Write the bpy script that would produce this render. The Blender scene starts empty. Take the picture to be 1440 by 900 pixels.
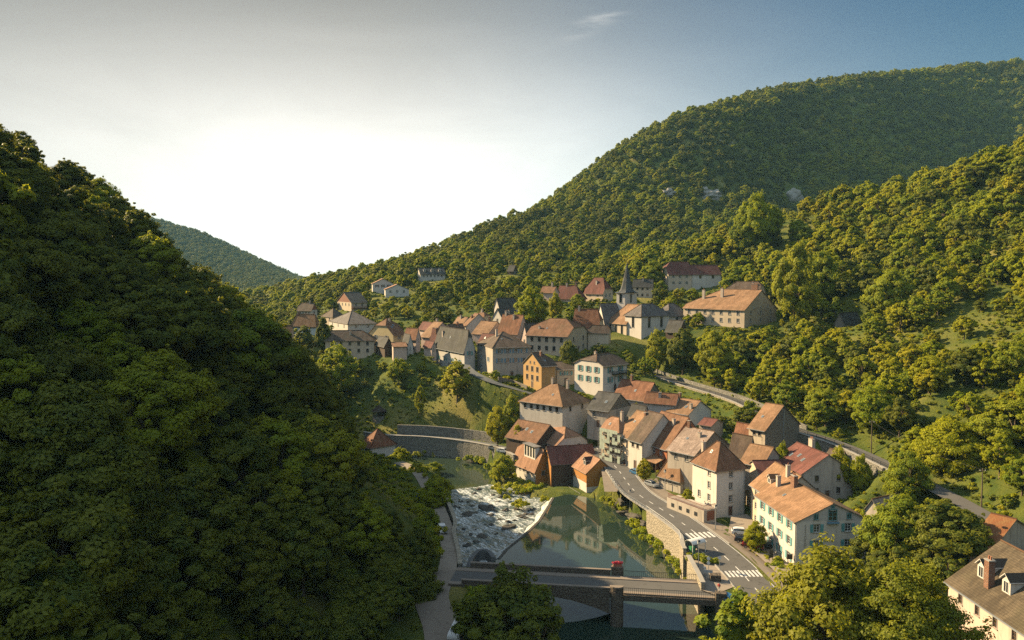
import bpy, bmesh, math, random
import numpy as np
from mathutils import Vector, Matrix
SC = bpy.context.scene
COL = SC.collection
R = math.radians
random.seed(7); RNG = np.random.default_rng(7)

# ---------------------------------------------------------------- camera, sky, sun, exposure
CAMZ, FPX, HOR = 60.0, 1100.0, 385.0
PITCH = math.atan((450 - HOR) / FPX)
cd = bpy.data.cameras.new('camera'); cam = bpy.data.objects.new('camera', cd); COL.objects.link(cam)
cam.location = (0, 0, CAMZ); cam.rotation_euler = (math.pi / 2 - PITCH, 0, 0)
cd.sensor_width = 36; cd.lens = 36 * FPX / 1440; cd.clip_start = 0.5; cd.clip_end = 20000
SC.camera = cam
SUN_AZ, SUN_EL = -62.0, 30.0            # degrees; azimuth from +Y, negative towards -X
w = bpy.data.worlds.new('World'); SC.world = w; w.use_nodes = True
nt = w.node_tree; nt.nodes.clear()
wo = nt.nodes.new('ShaderNodeOutputWorld'); bg = nt.nodes.new('ShaderNodeBackground')
sky = nt.nodes.new('ShaderNodeTexSky'); sky.sky_type = 'NISHITA'; sky.sun_disc = False
sky.sun_elevation = R(SUN_EL); sky.sun_rotation = R(SUN_AZ); sky.air_density = 1.3; sky.dust_density = 1.2; sky.ozone_density = 2.5
# thin bright veil of cirrus low over the valley, in world directions
tc = nt.nodes.new('ShaderNodeTexCoord')
def wn(t, **k):
    n = nt.nodes.new(t)
    for a, b in k.items(): setattr(n, a, b)
    return n
def wm(op, x, y=None, clamp=False):
    n_ = wn('ShaderNodeMath', operation=op, use_clamp=clamp)
    for k_, v_ in enumerate((x, y)):
        if v_ is None: continue
        if isinstance(v_, (int, float)): n_.inputs[k_].default_value = v_
        else: nt.links.new(v_, n_.inputs[k_])
    return n_.outputs[0]
def wmix(f, A_, B_, blend='MIX'):
    n_ = wn('ShaderNodeMix', data_type='RGBA', blend_type=blend, clamp_factor=True); s_ = [q for q in n_.inputs if q.type == 'RGBA']
    for v_, q in ((f, n_.inputs['Factor']), (A_, s_[0]), (B_, s_[1])):
        if isinstance(v_, (int, float)): q.default_value = v_
        elif isinstance(v_, tuple): q.default_value = (*v_, 1)
        else: nt.links.new(v_, q)
    return [q for q in n_.outputs if q.type == 'RGBA'][0]
sx_ = wn('ShaderNodeSeparateXYZ'); nt.links.new(tc.outputs['Generated'], sx_.inputs[0]); dx_, dy_, dz_ = sx_.outputs
def smooth(v_, lo, hi):
    n_ = wn('ShaderNodeMapRange', interpolation_type='SMOOTHSTEP'); n_.inputs['From Min'].default_value = lo; n_.inputs['From Max'].default_value = hi; nt.links.new(v_, n_.inputs['Value']); return n_.outputs['Result']
blue = wmix(1.0, sky.outputs['Color'], (.012, .145, .235), 'MULTIPLY')            # the clear part of the sky, deep and cool
veil = wmix(smooth(wm('MULTIPLY', dx_, -1.0), -.50, .22), blue, (.72, .69, .68))  # thin grey cloud sheet over the left
# wispy cloud structure
nz = wn('ShaderNodeTexNoise'); nz.inputs['Scale'].default_value = 3.2; nz.inputs['Detail'].default_value = 7; nz.inputs['Roughness'].default_value = .6; nz.inputs['Distortion'].default_value = .8
mp = wn('ShaderNodeMapping'); mp.inputs['Scale'].default_value = (1, .6, 3.2); mp.inputs['Rotation'].default_value = (0, R(18), 0)
nt.links.new(tc.outputs['Generated'], mp.inputs['Vector']); nt.links.new(mp.outputs['Vector'], nz.inputs['Vector'])
cl_ = wm('MULTIPLY_ADD', nz.outputs['Fac'], .5); cl_.node.inputs[2].default_value = .75
ex_ = wm('DIVIDE', wm('ADD', dx_, .21), .50); ez_ = wm('DIVIDE', wm('MAXIMUM', wm('SUBTRACT', dz_, .075), 0.0), .17)
d2_ = wm('ADD', wm('MULTIPLY', ex_, ex_), wm('MULTIPLY', ez_, ez_))
gl_ = wm('MULTIPLY', wm('POWER', 2.71828, wm('MULTIPLY', d2_, -.85)), wm('GREATER_THAN', dy_, 0.0))   # glow of the hidden sun, low over the valley
glow = wmix(1.0, (4.9, 4.65, 4.25), wm('MULTIPLY', gl_, cl_), 'MULTIPLY'); 
glow = wmix(1.0, veil, glow, 'ADD')
# one small wisp and an unseen bright patch added overhead and behind the viewer to fill the shade
wz_ = wn('ShaderNodeTexNoise'); wz_.inputs['Scale'].default_value = 26; wz_.inputs['Detail'].default_value = 6; mp2 = wn('ShaderNodeMapping'); mp2.inputs['Rotation'].default_value = (0, R(32), 0); mp2.inputs['Scale'].default_value = (.45, .45, 2.6)
nt.links.new(tc.outputs['Generated'], mp2.inputs['Vector']); nt.links.new(mp2.outputs['Vector'], wz_.inputs['Vector'])
wx_ = wm('DIVIDE', wm('SUBTRACT', dx_, .098), .030); wy_ = wm('DIVIDE', wm('SUBTRACT', wm('SUBTRACT', dz_, .298), wm('MULTIPLY', wm('SUBTRACT', dx_, .098), .35)), .0085)
wis = wm('MULTIPLY', wm('POWER', 2.71828, wm('MULTIPLY', wm('ADD', wm('MULTIPLY', wx_, wx_), wm('MULTIPLY', wy_, wy_)), -1.0)), smooth(wz_.outputs['Fac'], .42, .62))
glow = wmix(wm('MULTIPLY', wis, .7), glow, (2.9, 2.85, 2.8))
d3_ = wn('ShaderNodeVectorMath', operation='DOT_PRODUCT'); nt.links.new(tc.outputs['Generated'], d3_.inputs[0]); d3_.inputs[1].default_value = (math.sin(R(-160)) * math.cos(R(55)), math.cos(R(-160)) * math.cos(R(55)), math.sin(R(55)))
full = wmix(smooth(d3_.outputs['Value'], .30, .95), glow, (4.0, 5.0, 6.0))
nt.links.new(full, bg.inputs['Color']); bg.inputs['Strength'].default_value = 0.065
nt.links.new(bg.outputs['Background'], wo.inputs['Surface'])
sl = bpy.data.lights.new('sun', 'SUN'); sl.energy = 5.0; sl.angle = R(0.5); sl.color = (1.0, 0.76, 0.44)
so = bpy.data.objects.new('sun', sl); COL.objects.link(so)
SDIR = Vector((math.sin(R(SUN_AZ)) * math.cos(R(SUN_EL)), math.cos(R(SUN_AZ)) * math.cos(R(SUN_EL)), math.sin(R(SUN_EL))))
so.rotation_euler = SDIR.to_track_quat('Z', 'Y').to_euler(); so.location = (-200, 200, 300)
SC.view_settings.view_transform = 'Standard'; SC.view_settings.look = 'None'
SC.view_settings.exposure = 1.95; SC.view_settings.gamma = 1.0; SC.view_settings.use_curve_mapping = False
SC.render.engine = 'CYCLES'
SC.cycles.use_denoising = False; SC.cycles.sample_clamp_indirect = 3.0
SC.cycles.max_bounces = 6; SC.cycles.diffuse_bounces = 3; SC.cycles.glossy_bounces = 3; SC.cycles.transmission_bounces = 4; SC.cycles.volume_bounces = 0
SC.cycles.use_adaptive_sampling = False

# ---------------------------------------------------------------- the photograph's pixels as rays (1440 x 900)
cP, sP = math.cos(PITCH), math.sin(PITCH)
def ray(px, py):
    u, v = (px - 720) / FPX, (450 - py) / FPX
    return Vector((u, cP + v * sP, -sP + v * cP))
def P(px, py, D):
    d = ray(px, py); return Vector((0, 0, CAMZ)) + d * (D / d.y)
def G(px, py, z):
    d = ray(px, py); return Vector((0, 0, CAMZ)) + d * ((z - CAMZ) / d.z)
def Zat(py, Y):
    d = ray(720, py); return CAMZ + d.z * Y / d.y
def proj(x, y, z):
    zz = z - CAMZ; f = y * cP - zz * sP
    return 720 + FPX * x / f, 450 - FPX * (y * sP + zz * cP) / f

# ---------------------------------------------------------------- objects and meshes
def tag(o, label=None, cat=None, group=None, kind=None):
    if label: o['label'] = label
    if cat: o['category'] = cat
    if group: o['group'] = group
    if kind: o['kind'] = kind
    return o
def empty(name, loc=(0, 0, 0), rz=0.0):
    o = bpy.data.objects.new(name, None); COL.objects.link(o); o.location = loc; o.rotation_euler = (0, 0, rz); o.empty_display_size = .1
    return o
def link(name, me, parent=None, loc=None, rot=None):
    o = bpy.data.objects.new(name, me); COL.objects.link(o)
    if parent: o.parent = parent
    if loc is not None: o.location = loc
    if rot is not None: o.rotation_euler = rot
    return o
class MB:
    """collects faces for ONE mesh; slots are material names"""
    def __init__(s): s.v = []; s.f = []; s.m = []; s.uv = []
    def poly(s, pts, m=0, uv=None):
        i = len(s.v); s.v += [tuple(p) for p in pts]; s.f.append(tuple(range(i, i + len(pts)))); s.m.append(m)
        s.uv.append(uv if uv else [(0, 0)] * len(pts))
    def box(s, lo, hi, m=0, M=None):
        x0, y0, z0 = lo; x1, y1, z1 = hi
        c = [Vector(p) for p in ((x0,y0,z0),(x1,y0,z0),(x1,y1,z0),(x0,y1,z0),(x0,y0,z1),(x1,y0,z1),(x1,y1,z1),(x0,y1,z1))]
        if M is not None: c = [M @ p for p in c]
        for q in ((0,3,2,1),(4,5,6,7),(0,1,5,4),(1,2,6,5),(2,3,7,6),(3,0,4,7)): s.poly([c[k] for k in q], m)
    def bar(s, a, b, r, m=0, up=(0, 0, 1)):
        a, b = Vector(a), Vector(b); d = b - a; L = d.length
        if L < 1e-6: return
        M = Matrix.Translation(a) @ d.to_track_quat('Z', 'Y').to_matrix().to_4x4()
        rx, ry = (r, r) if not isinstance(r, tuple) else r
        s.box((-rx, -ry, 0), (rx, ry, L), m, M)
    def tube(s, pts, rads, n=6, m=0, cap=True):
        rings = []
        pts = [Vector(p) for p in pts]
        for i, p in enumerate(pts):
            d = (pts[min(i + 1, len(pts) - 1)] - pts[max(i - 1, 0)]).normalized()
            q = d.to_track_quat('Z', 'Y')
            rings.append([p + q @ Vector((math.cos(2 * math.pi * k / n) * rads[i], math.sin(2 * math.pi * k / n) * rads[i], 0)) for k in range(n)])
        for i in range(len(pts) - 1):
            for k in range(n):
                s.poly([rings[i][k], rings[i][(k + 1) % n], rings[i + 1][(k + 1) % n], rings[i + 1][k]], m)
        if cap: s.poly(rings[-1], m); s.poly(rings[0][::-1], m)
    def lathe(s, prof, n=12, m=0, c=(0, 0, 0)):
        c = Vector(c)
        R_ = [[c + Vector((r * math.cos(2 * math.pi * k / n), r * math.sin(2 * math.pi * k / n), z)) for k in range(n)] for r, z in prof]
        for i in range(len(prof) - 1):
            for k in range(n): s.poly([R_[i][k], R_[i][(k + 1) % n], R_[i + 1][(k + 1) % n], R_[i + 1][k]], m)
        s.poly(R_[-1], m); s.poly(R_[0][::-1], m)
    def prism(s, pts, z0, z1, m=0):
        n = len(pts); lo = [Vector((p[0], p[1], z0)) for p in pts]; hi = [Vector((p[0], p[1], z1)) for p in pts]
        s.poly(hi, m); s.poly(lo[::-1], m)
        for k in range(n): s.poly([lo[k], lo[(k + 1) % n], hi[(k + 1) % n], hi[k]], m)
    def mesh(s, name, mats, smooth=False, weld=False):
        me = bpy.data.meshes.new(name); me.from_pydata(s.v, [], s.f)
        for m in mats: me.materials.append(M(m) if isinstance(m, str) else m)
        me.polygons.foreach_set('material_index', s.m)
        uvl = me.uv_layers.new(name='UVMap'); flat = [c for u in s.uv for p in u for c in p]
        uvl.data.foreach_set('uv', flat)
        if weld or smooth:
            b = bmesh.new(); b.from_mesh(me); bmesh.ops.remove_doubles(b, verts=b.verts, dist=1e-4); bmesh.ops.recalc_face_normals(b, faces=b.faces); b.to_mesh(me); b.free()
        if smooth: me.polygons.foreach_set('use_smooth', [True] * len(me.polygons))
        me.update(); return me
    def build(s, name, mats, parent=None, loc=None, rot=None, **k):
        if isinstance(mats, str): mats = [mats]
        return link(name, s.mesh(name, mats, **k), parent, loc, rot)
def np_mesh(name, V, F, mats, attr=None):
    me = bpy.data.meshes.new(name); n, k = F.shape
    me.vertices.add(len(V)); me.vertices.foreach_set('co', V.astype(np.float32).ravel())
    me.loops.add(n * k); me.loops.foreach_set('vertex_index', F.astype(np.int32).ravel())
    me.polygons.add(n); me.polygons.foreach_set('loop_start', np.arange(0, n * k, k, dtype=np.int32))
    for m in mats: me.materials.append(M(m))
    me.update(calc_edges=True)
    for nm, (dom, arr) in (attr or {}).items():
        a = me.attributes.new(nm, 'FLOAT', dom); a.data.foreach_set('value', arr.astype(np.float32))
    return me

# ---------------------------------------------------------------- materials
_MD = {}; MATDEF = {}
def M(name):
    if name not in _MD: _MD[name] = MATDEF[name](name)
    return _MD[name]
class N:
    def __init__(s, name):
        s.m = bpy.data.materials.new(name); s.m.use_nodes = True; s.t = s.m.node_tree
        s.t.nodes.clear(); s.out = s.n('ShaderNodeOutputMaterial')
        s.tc = s.n('ShaderNodeTexCoord'); s._seed = sum(ord(c) for c in name)
    def n(s, t, **k):
        x = s.t.nodes.new(t)
        for a, b in k.items(): setattr(x, a, b)
        return x
    def l(s, a, b): s.t.links.new(a, b); return s
    def noise(s, scale, det=4, vec='Object', rough=.6, stretch=None, dist=0):
        n_ = s.n('ShaderNodeTexNoise'); n_.inputs['Scale'].default_value = scale; n_.inputs['Detail'].default_value = det; n_.inputs['Roughness'].default_value = rough; n_.inputs['Distortion'].default_value = dist
        src = s.tc.outputs[vec] if isinstance(vec, str) else vec
        mp_ = s.n('ShaderNodeMapping'); mp_.inputs['Scale'].default_value = stretch or (1, 1, 1); mp_.inputs['Location'].default_value = (s._seed % 17, s._seed % 11, s._seed % 7)
        s.l(src, mp_.inputs['Vector']); s.l(mp_.outputs['Vector'], n_.inputs['Vector'])
        return n_.outputs['Fac']
    def wpos(s): return s.n('ShaderNodeNewGeometry').outputs['Position']
    def ramp(s, fac, stops, interp='LINEAR'):
        r = s.n('ShaderNodeValToRGB'); cr = r.color_ramp; cr.interpolation = interp
        while len(cr.elements) < len(stops): cr.elements.new(.5)
        for e, (p, c) in zip(cr.elements, stops): e.position = p; e.color = (*c, 1) if len(c) == 3 else c
        s.l(fac, r.inputs['Fac']); return r.outputs['Color']
    def mix(s, f, a, b, mode='MIX'):
        x = s.n('ShaderNodeMix', data_type='RGBA', blend_type=mode, clamp_factor=True)
        for v, k in ((f, 'Factor'), (a, 'A'), (b, 'B')):
            sock = [i for i in x.inputs if i.name == k and (i.type == 'RGBA' if k != 'Factor' else i.type == 'VALUE')][0]
            if isinstance(v, (int, float)): sock.default_value = v
            elif isinstance(v, tuple): sock.default_value = (*v, 1)
            else: s.l(v, sock)
        return [o for o in x.outputs if o.type == 'RGBA'][0]
    def math(s, op, a, b=None, c=None):
        x = s.n('ShaderNodeMath', operation=op)
        for i, v in enumerate((a, b, c)):
            if v is None: continue
            if isinstance(v, (int, float)): x.inputs[i].default_value = v
            else: s.l(v, x.inputs[i])
        return x.outputs[0]
    def sep(s, v):
        x = s.n('ShaderNodeSeparateXYZ'); s.l(v, x.inputs[0]); return x.outputs
    def bsdf(s, color, rough=.8, spec=.3, bump=None, strength=.4, dist=.05, metal=0, **k):
        b = s.n('ShaderNodeBsdfPrincipled')
        if not s.m.name.startswith(('leaf', 'ground', 'water', 'rapids', 'foam', 'bark', 'cliff')): color = s.mix(1.0, color, (.66, .66, .66) if s.m.name.startswith('wall') else (.575, .575, .575), 'MULTIPLY')
        if isinstance(color, tuple): b.inputs['Base Color'].default_value = (*color, 1)
        else: s.l(color, b.inputs['Base Color'])
        if isinstance(rough, (int, float)): b.inputs['Roughness'].default_value = rough
        else: s.l(rough, b.inputs['Roughness'])
        b.inputs['Specular IOR Level'].default_value = spec; b.inputs['Metallic'].default_value = metal
        if bump is not None:
            bp = s.n('ShaderNodeBump'); bp.inputs['Strength'].default_value = strength; bp.inputs['Distance'].default_value = dist
            s.l(bump, bp.inputs['Height']); s.l(bp.outputs['Normal'], b.inputs['Normal'])
        for a, v in k.items(): b.inputs[a.replace('_', ' ')].default_value = v
        s.b = b; return b.outputs['BSDF']
    def done(s, sh): s.l(sh, s.out.inputs['Surface']); return s.m
def sc(c, k): return tuple(min(1, x * k) for x in c)
def plain(c, rough=.6, spec=.4, metal=0, var=.15, scale=3):
    def f(name):
        n = N(name); col = n.mix(n.noise(scale), sc(c, 1 - var), sc(c, 1 + var)); return n.done(n.bsdf(col, rough, spec, metal=metal))
    return f
def plaster(c, stain=.45, streak=(.22, .19, .15)):
    def f(name):
        n = N(name); w_ = n.wpos()
        big = n.noise(.35, 5, w_); fine = n.noise(3.5, 6, w_, .7); st = n.noise(.9, 5, w_, .65, (1.6, 1.6, .16))
        col = n.mix(big, sc(c, .8), sc(c, 1.12))
        col = n.mix(n.math('MULTIPLY', n.ramp(st, [(.5, (0, 0, 0)), (.78, (1, 1, 1))]), stain), col, streak)
        pat = n.ramp(n.noise(.55, 6, w_, .7, (1, 1, 1.4), 1.2), [(.60, (0, 0, 0)), (.66, (1, 1, 1))])
        col = n.mix(n.math('MULTIPLY', pat, .55), col, sc(c, .58))
        return n.done(n.bsdf(col, .92, .15, bump=fine, strength=.35, dist=.04))
    return f
def stonewall(c1, c2, mortar, scale=1.6):
    def f(name):
        n = N(name); w_ = n.wpos()
        v = n.n('ShaderNodeTexVoronoi', feature='F1'); v.inputs['Scale'].default_value = scale
        mp_ = n.n('ShaderNodeMapping'); mp_.inputs['Scale'].default_value = (1, 1, 1.7); n.l(w_, mp_.inputs['Vector']); n.l(mp_.outputs['Vector'], v.inputs['Vector'])
        v2 = n.n('ShaderNodeTexVoronoi', feature='DISTANCE_TO_EDGE'); v2.inputs['Scale'].default_value = scale; n.l(mp_.outputs['Vector'], v2.inputs['Vector'])
        rnd = n.sep(v.outputs['Color'])[0]
        col = n.mix(rnd, c1, c2); e = n.ramp(v2.outputs['Distance'], [(.02, (1, 1, 1)), (.09, (0, 0, 0))])
        col = n.mix(e, col, mortar); col = n.mix(n.math('MULTIPLY', n.noise(.3, 5, w_), .5), col, sc(c1, .6))
        hgt = n.ramp(v2.outputs['Distance'], [(0, (0, 0, 0)), (.15, (1, 1, 1))])
        return n.done(n.bsdf(col, .95, .1, bump=hgt, strength=.7, dist=.12))
    return f
def tiles(c, c2, moss=.3, mosscol=(.10, .10, .05), row=.34, wdt=.22):
    def f(name):
        n = N(name); uv = n.tc.outputs['UV']; w_ = n.wpos()
        b = n.n('ShaderNodeTexBrick'); b.offset = .5; b.inputs['Scale'].default_value = 1
        b.inputs['Brick Width'].default_value = wdt; b.inputs['Row Height'].default_value = row; b.inputs['Mortar Size'].default_value = .018; b.inputs['Bias'].default_value = 0
        b.inputs['Color1'].default_value = (0, 0, 0, 1); b.inputs['Color2'].default_value = (1, 1, 1, 1); b.inputs['Mortar'].default_value = (.5, .5, .5, 1)
        n.l(uv, b.inputs['Vector'])
        rnd = n.sep(b.outputs['Color'])[0]
        col = n.mix(rnd, sc(c, .78), c2)
        strk = n.noise(.5, 6, uv, .7, (1.8, .35, 1)); col = n.mix(n.ramp(strk, [(.38, (0, 0, 0)), (.62, (1, 1, 1))]), sc(c, .58), col); pt2 = n.ramp(n.noise(.45, 4, uv, .6), [(.52, (0, 0, 0)), (.6, (1, 1, 1))]); col = n.mix(n.math('MULTIPLY', pt2, .35), col, sc(c2, 1.25))
        pat = n.ramp(n.noise(.22, 5, w_, .6), [(.5, (0, 0, 0)), (.72, (1, 1, 1))])
        col = n.mix(n.math('MULTIPLY', pat, moss), col, mosscol)
        spk = n.ramp(n.noise(5.5, 3, w_, .8), [(.58, (0, 0, 0)), (.7, (1, 1, 1))]); col = n.mix(n.math('MULTIPLY', spk, .35), col, sc(c2, 1.35))
        col = n.mix(b.outputs['Fac'], col, sc(c, .35))
        uvs = n.sep(uv); saw = n.math('FRACT', n.math('DIVIDE', uvs[1], row))
        return n.done(n.bsdf(col, .88, .2, bump=n.math('ADD', saw, n.math('MULTIPLY', rnd, .4)), strength=.6, dist=.05))
    return f
def wood(c, c2, plank=.18):
    def f(name):
        n = N(name); o = n.tc.outputs['Object']; s_ = n.sep(o); t = n.math('ADD', s_[0], s_[1])
        pl = n.math('FLOOR', n.math('DIVIDE', t, plank)); wn_ = n.n('ShaderNodeTexWhiteNoise', noise_dimensions='1D'); n.l(pl, wn_.inputs['W'])
        fr = n.math('FRACT', n.math('DIVIDE', t, plank)); gap = n.ramp(fr, [(0, (1, 1, 1)), (.1, (0, 0, 0))])
        col = n.mix(wn_.outputs['Value'], c, c2); col = n.mix(n.math('MULTIPLY', n.noise(2.5, 5, o, .7, (3, 3, .4)), .5), col, sc(c, .6)); col = n.mix(gap, col, sc(c, .3))
        return n.done(n.bsdf(col, .75, .25))
    return f
def glass(name):
    n = N(name); r = n.noise(.7, 2, n.wpos()); return n.done(n.bsdf(n.mix(r, (.012, .016, .02), (.05, .055, .06)), .08, .6))
def leaf(ca, cb, cc, trans=.36):
    def f(name):
        n = N(name); oi = n.n('ShaderNodeObjectInfo'); at = n.n('ShaderNodeAttribute', attribute_name='lv')
        col = n.ramp(oi.outputs['Random'], [(0, ca), (.5, cb), (1, cc)])
        col = n.mix(at.outputs['Fac'], n.mix(.28, col, (.03, .06, .008)), n.mix(.35, col, (.30, .28, .012)))
        b = n.bsdf(col, .6, .12); tr = n.n('ShaderNodeBsdfTranslucent'); n.l(n.mix(.5, col, (.40, .40, .015)), tr.inputs['Color'])
        ms = n.n('ShaderNodeMixShader'); ms.inputs[0].default_value = trans; n.l(b, ms.inputs[1]); n.l(tr.outputs[0], ms.inputs[2])
        return n.done(ms.outputs[0])
    return f
D_ = MATDEF
D_['leaf_dark'] = leaf((.011, .028, .008), (.017, .038, .008), (.034, .046, .008), .32)  # darkened so the shade of the left hillside is partly in the leaf colour
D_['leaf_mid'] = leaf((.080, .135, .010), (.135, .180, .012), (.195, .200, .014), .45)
D_['leaf_bright'] = leaf((.150, .205, .006), (.230, .245, .008), (.300, .255, .010), .5)
D_['leaf_olive'] = leaf((.060, .085, .008), (.085, .105, .009), (.110, .115, .010), .42)
D_['leaf_red'] = leaf((.22, .03, .02), (.26, .05, .02), (.20, .06, .02), .4)
D_['bark'] = plain((.09, .07, .05), .95, .1, var=.4, scale=2)
D_['wall_white'] = plaster((.58, .54, .48)); D_['wall_cream'] = plaster((.56, .46, .34)); D_['wall_grey'] = plaster((.46, .44, .41), .5)
D_['wall_pink'] = plaster((.58, .45, .38)); D_['wall_orange'] = plaster((.46, .285, .12), .35); D_['wall_red'] = plaster((.40, .15, .075), .3)
D_['wall_old'] = plaster((.44, .39, .33), .8, (.15, .13, .11)); D_['wall_blue'] = plaster((.50, .58, .60), .25); D_['wall_yellow'] = plaster((.58, .47, .26), .3); D_['wall_bright'] = plaster((.63, .59, .53), .3)
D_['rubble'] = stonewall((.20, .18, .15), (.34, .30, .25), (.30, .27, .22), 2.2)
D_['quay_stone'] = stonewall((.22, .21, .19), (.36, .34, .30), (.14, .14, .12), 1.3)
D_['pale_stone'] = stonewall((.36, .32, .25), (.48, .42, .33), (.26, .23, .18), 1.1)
D_['wood_orange'] = wood((.44, .19, .045), (.52, .24, .06)); D_['wood_dark'] = wood((.085, .055, .04), (.12, .075, .05)); D_['wood_red'] = wood((.26, .10, .06), (.32, .13, .08)); D_['wood_grey'] = wood((.22, .19, .16), (.30, .26, .22))
D_['tile_tan'] = tiles((.35, .195, .105), (.43, .25, .145), .25); D_['tile_brown'] = tiles((.25, .125, .07), (.32, .165, .095), .3); D_['tile_red'] = tiles((.29, .125, .07), (.36, .17, .095), .35)
D_['tile_dark'] = tiles((.135, .095, .075), (.19, .135, .10), .35); D_['tile_slate'] = tiles((.085, .085, .085), (.13, .125, .12), .3); D_['tile_maroon'] = tiles((.20, .075, .06), (.26, .10, .08), .1)
D_['tile_olive'] = tiles((.115, .088, .058), (.155, .12, .078), .5, (.11, .10, .05)); D_['tile_pink'] = tiles((.37, .27, .22), (.52, .40, .33), .4, (.22, .17, .13)); D_['tile_moss'] = tiles((.36, .13, .05), (.30, .17, .07), .75, (.20, .15, .05))
D_['tile_new'] = tiles((.44, .235, .14), (.50, .28, .175), .08); D_['tile_church'] = tiles((.17, .15, .145), (.23, .20, .19), .3)
D_['slate_spire'] = tiles((.10, .11, .12), (.15, .155, .16), .1, (.1, .1, .1), .25, .3)
D_['metal_sheet'] = plain((.45, .47, .48), .35, .5, .6); D_['zinc'] = plain((.42, .45, .47), .45, .5, .5); D_['iron'] = plain((.035, .035, .04), .5, .4, .4)
D_['glass'] = glass; D_['pane_green'] = plain((.05, .40, .30), .3, .5); D_['white_paint'] = plain((.72, .71, .68), .5, .4, var=.06); D_['brown_paint'] = plain((.13, .07, .045), .6)
D_['shutter_green'] = plain((.10, .26, .22), .6); D_['shutter_blue'] = plain((.14, .26, .36), .6); D_['shutter_brown'] = plain((.15, .08, .05), .6); D_['shutter_grey'] = plain((.34, .36, .36), .6); D_['shutter_teal'] = plain((.12, .34, .36), .6)
D_['chimney_brick'] = stonewall((.30, .15, .10), (.38, .20, .13), (.30, .26, .22), 4); D_['chimney_plaster'] = plaster((.55, .46, .38)); D_['chimney_pot'] = plain((.40, .17, .09), .8)
D_['concrete'] = plaster((.36, .34, .31), .5); D_['bridge_stone'] = stonewall((.13, .105, .085), (.20, .165, .13), (.09, .075, .06), 1.6); D_['bridge_cap'] = plaster((.27, .22, .18), .6); D_['concrete_dark'] = plaster((.15, .15, .15), .5, (.06, .06, .06))
def asphalt(c=.062, warm=(1.05, 1, .95)):
    def f(name):
        n = N(name); w_ = n.wpos(); a = n.noise(.25, 5, w_); b = n.noise(9, 4, w_); base = tuple(c * k for k in warm)
        col = n.mix(a, sc(base, .75), sc(base, 1.3)); col = n.mix(n.math('MULTIPLY', b, .5), col, sc(base, 1.5))
        cr = n.ramp(n.noise(.12, 3, w_, .5, None, 2), [(.49, (0, 0, 0)), (.5, (1, 1, 1)), (.51, (0, 0, 0))]); col = n.mix(n.math('MULTIPLY', cr, .6), col, sc(base, .4))
        return n.done(n.bsdf(col, .9, .2, bump=b, strength=.3, dist=.02))
    return f
D_['asphalt'] = asphalt(.10); D_['asphalt_light'] = asphalt(.17, (1.22, 1, .80)); D_['paving'] = asphalt(.22, (1.2, 1, .80)); D_['lane'] = asphalt(.11, (.95, 1, 1.05))
def paint(name):
    n = N(name); w_ = n.wpos(); return n.done(n.bsdf(n.mix(n.ramp(n.noise(4, 5, w_), [(.35, (0, 0, 0)), (.6, (1, 1, 1))]), (.45, .43, .40), (.80, .79, .76)), .7, .3))
D_['road_paint'] = paint
def rock(name):
    n = N(name); w_ = n.wpos(); col = n.mix(n.noise(1.2, 6, w_), (.030, .027, .022), (.12, .105, .085)); return n.done(n.bsdf(col, .85, .3, bump=n.noise(3, 6, w_), strength=.7, dist=.15))
D_['rock'] = rock
def cliff(name):
    n = N(name); w_ = n.wpos(); col = n.mix(n.noise(.08, 6, w_, .65, (1, 1, 3)), (.13, .125, .11), (.32, .30, .27)); return n.done(n.bsdf(col, .95, .1, bump=n.noise(.2, 6, w_, .7, (1, 1, 3)), strength=1, dist=2))
D_['cliff_rock'] = cliff
def ground(name):
    n = N(name); w_ = n.wpos()
    big = n.noise(.035, 5, w_); mid = n.noise(.25, 5, w_); fine = n.noise(2.0, 5, w_, .75)
    col = n.mix(n.ramp(mid, [(.35, (0, 0, 0)), (.7, (1, 1, 1))]), (.035, .056, .010), (.100, .105, .018))
    col = n.mix(n.ramp(big, [(.5, (0, 0, 0)), (.68, (1, 1, 1))]), col, (.16, .135, .038))
    col = n.mix(n.math('MULTIPLY', n.ramp(fine, [(.4, (0, 0, 0)), (.65, (1, 1, 1))]), .6), col, (.03, .045, .010))
    return n.done(n.bsdf(col, .95, .1, bump=fine, strength=1, dist=.5))
D_['ground'] = ground
def water(deep, rough, bscale, bstr, stretch=(1, 1, 1)):
    def f(name):
        n = N(name); w_ = n.wpos(); b = n.noise(bscale, 4, w_, .6, stretch)
        return n.done(n.bsdf(n.mix(n.noise(.06, 3, w_), deep, sc(deep, 1.8)), rough, .5, bump=b, strength=bstr, dist=.05, IOR=1.95))
    return f
D_['water_calm'] = water((.010, .018, .013), .03, .9, .07); D_['water_dark'] = water((.014, .022, .013), .06, 1.3, .14)
def rapids(name):
    n = N(name); w_ = n.wpos()
    mp_ = n.n('ShaderNodeMapping'); mp_.inputs['Rotation'].default_value = (0, 0, R(-32)); n.l(w_, mp_.inputs['Vector']); v = mp_.outputs['Vector']
    a = n.noise(.9, 7, v, .68, (1.5, .32, 1), .9); b = n.noise(2.4, 6, v, .7, (1.4, .45, 1), .7); c = n.noise(.16, 3, w_, .5)
    f_ = n.math('ADD', n.math('MULTIPLY', a, .55), n.math('ADD', n.math('MULTIPLY', b, .40), n.math('MULTIPLY', c, .22)))
    fm = n.ramp(f_, [(.545, (0, 0, 0)), (.60, (.30, .30, .30)), (.70, (1, 1, 1))])
    col = n.mix(fm, (.045, .064, .062), (.54, .56, .56))
    rg = n.math('MULTIPLY_ADD', n.sep(fm)[0], .5, .15)
    return n.done(n.bsdf(col, rg, .5, bump=f_, strength=.6, dist=.2))
D_['rapids'] = rapids
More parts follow.
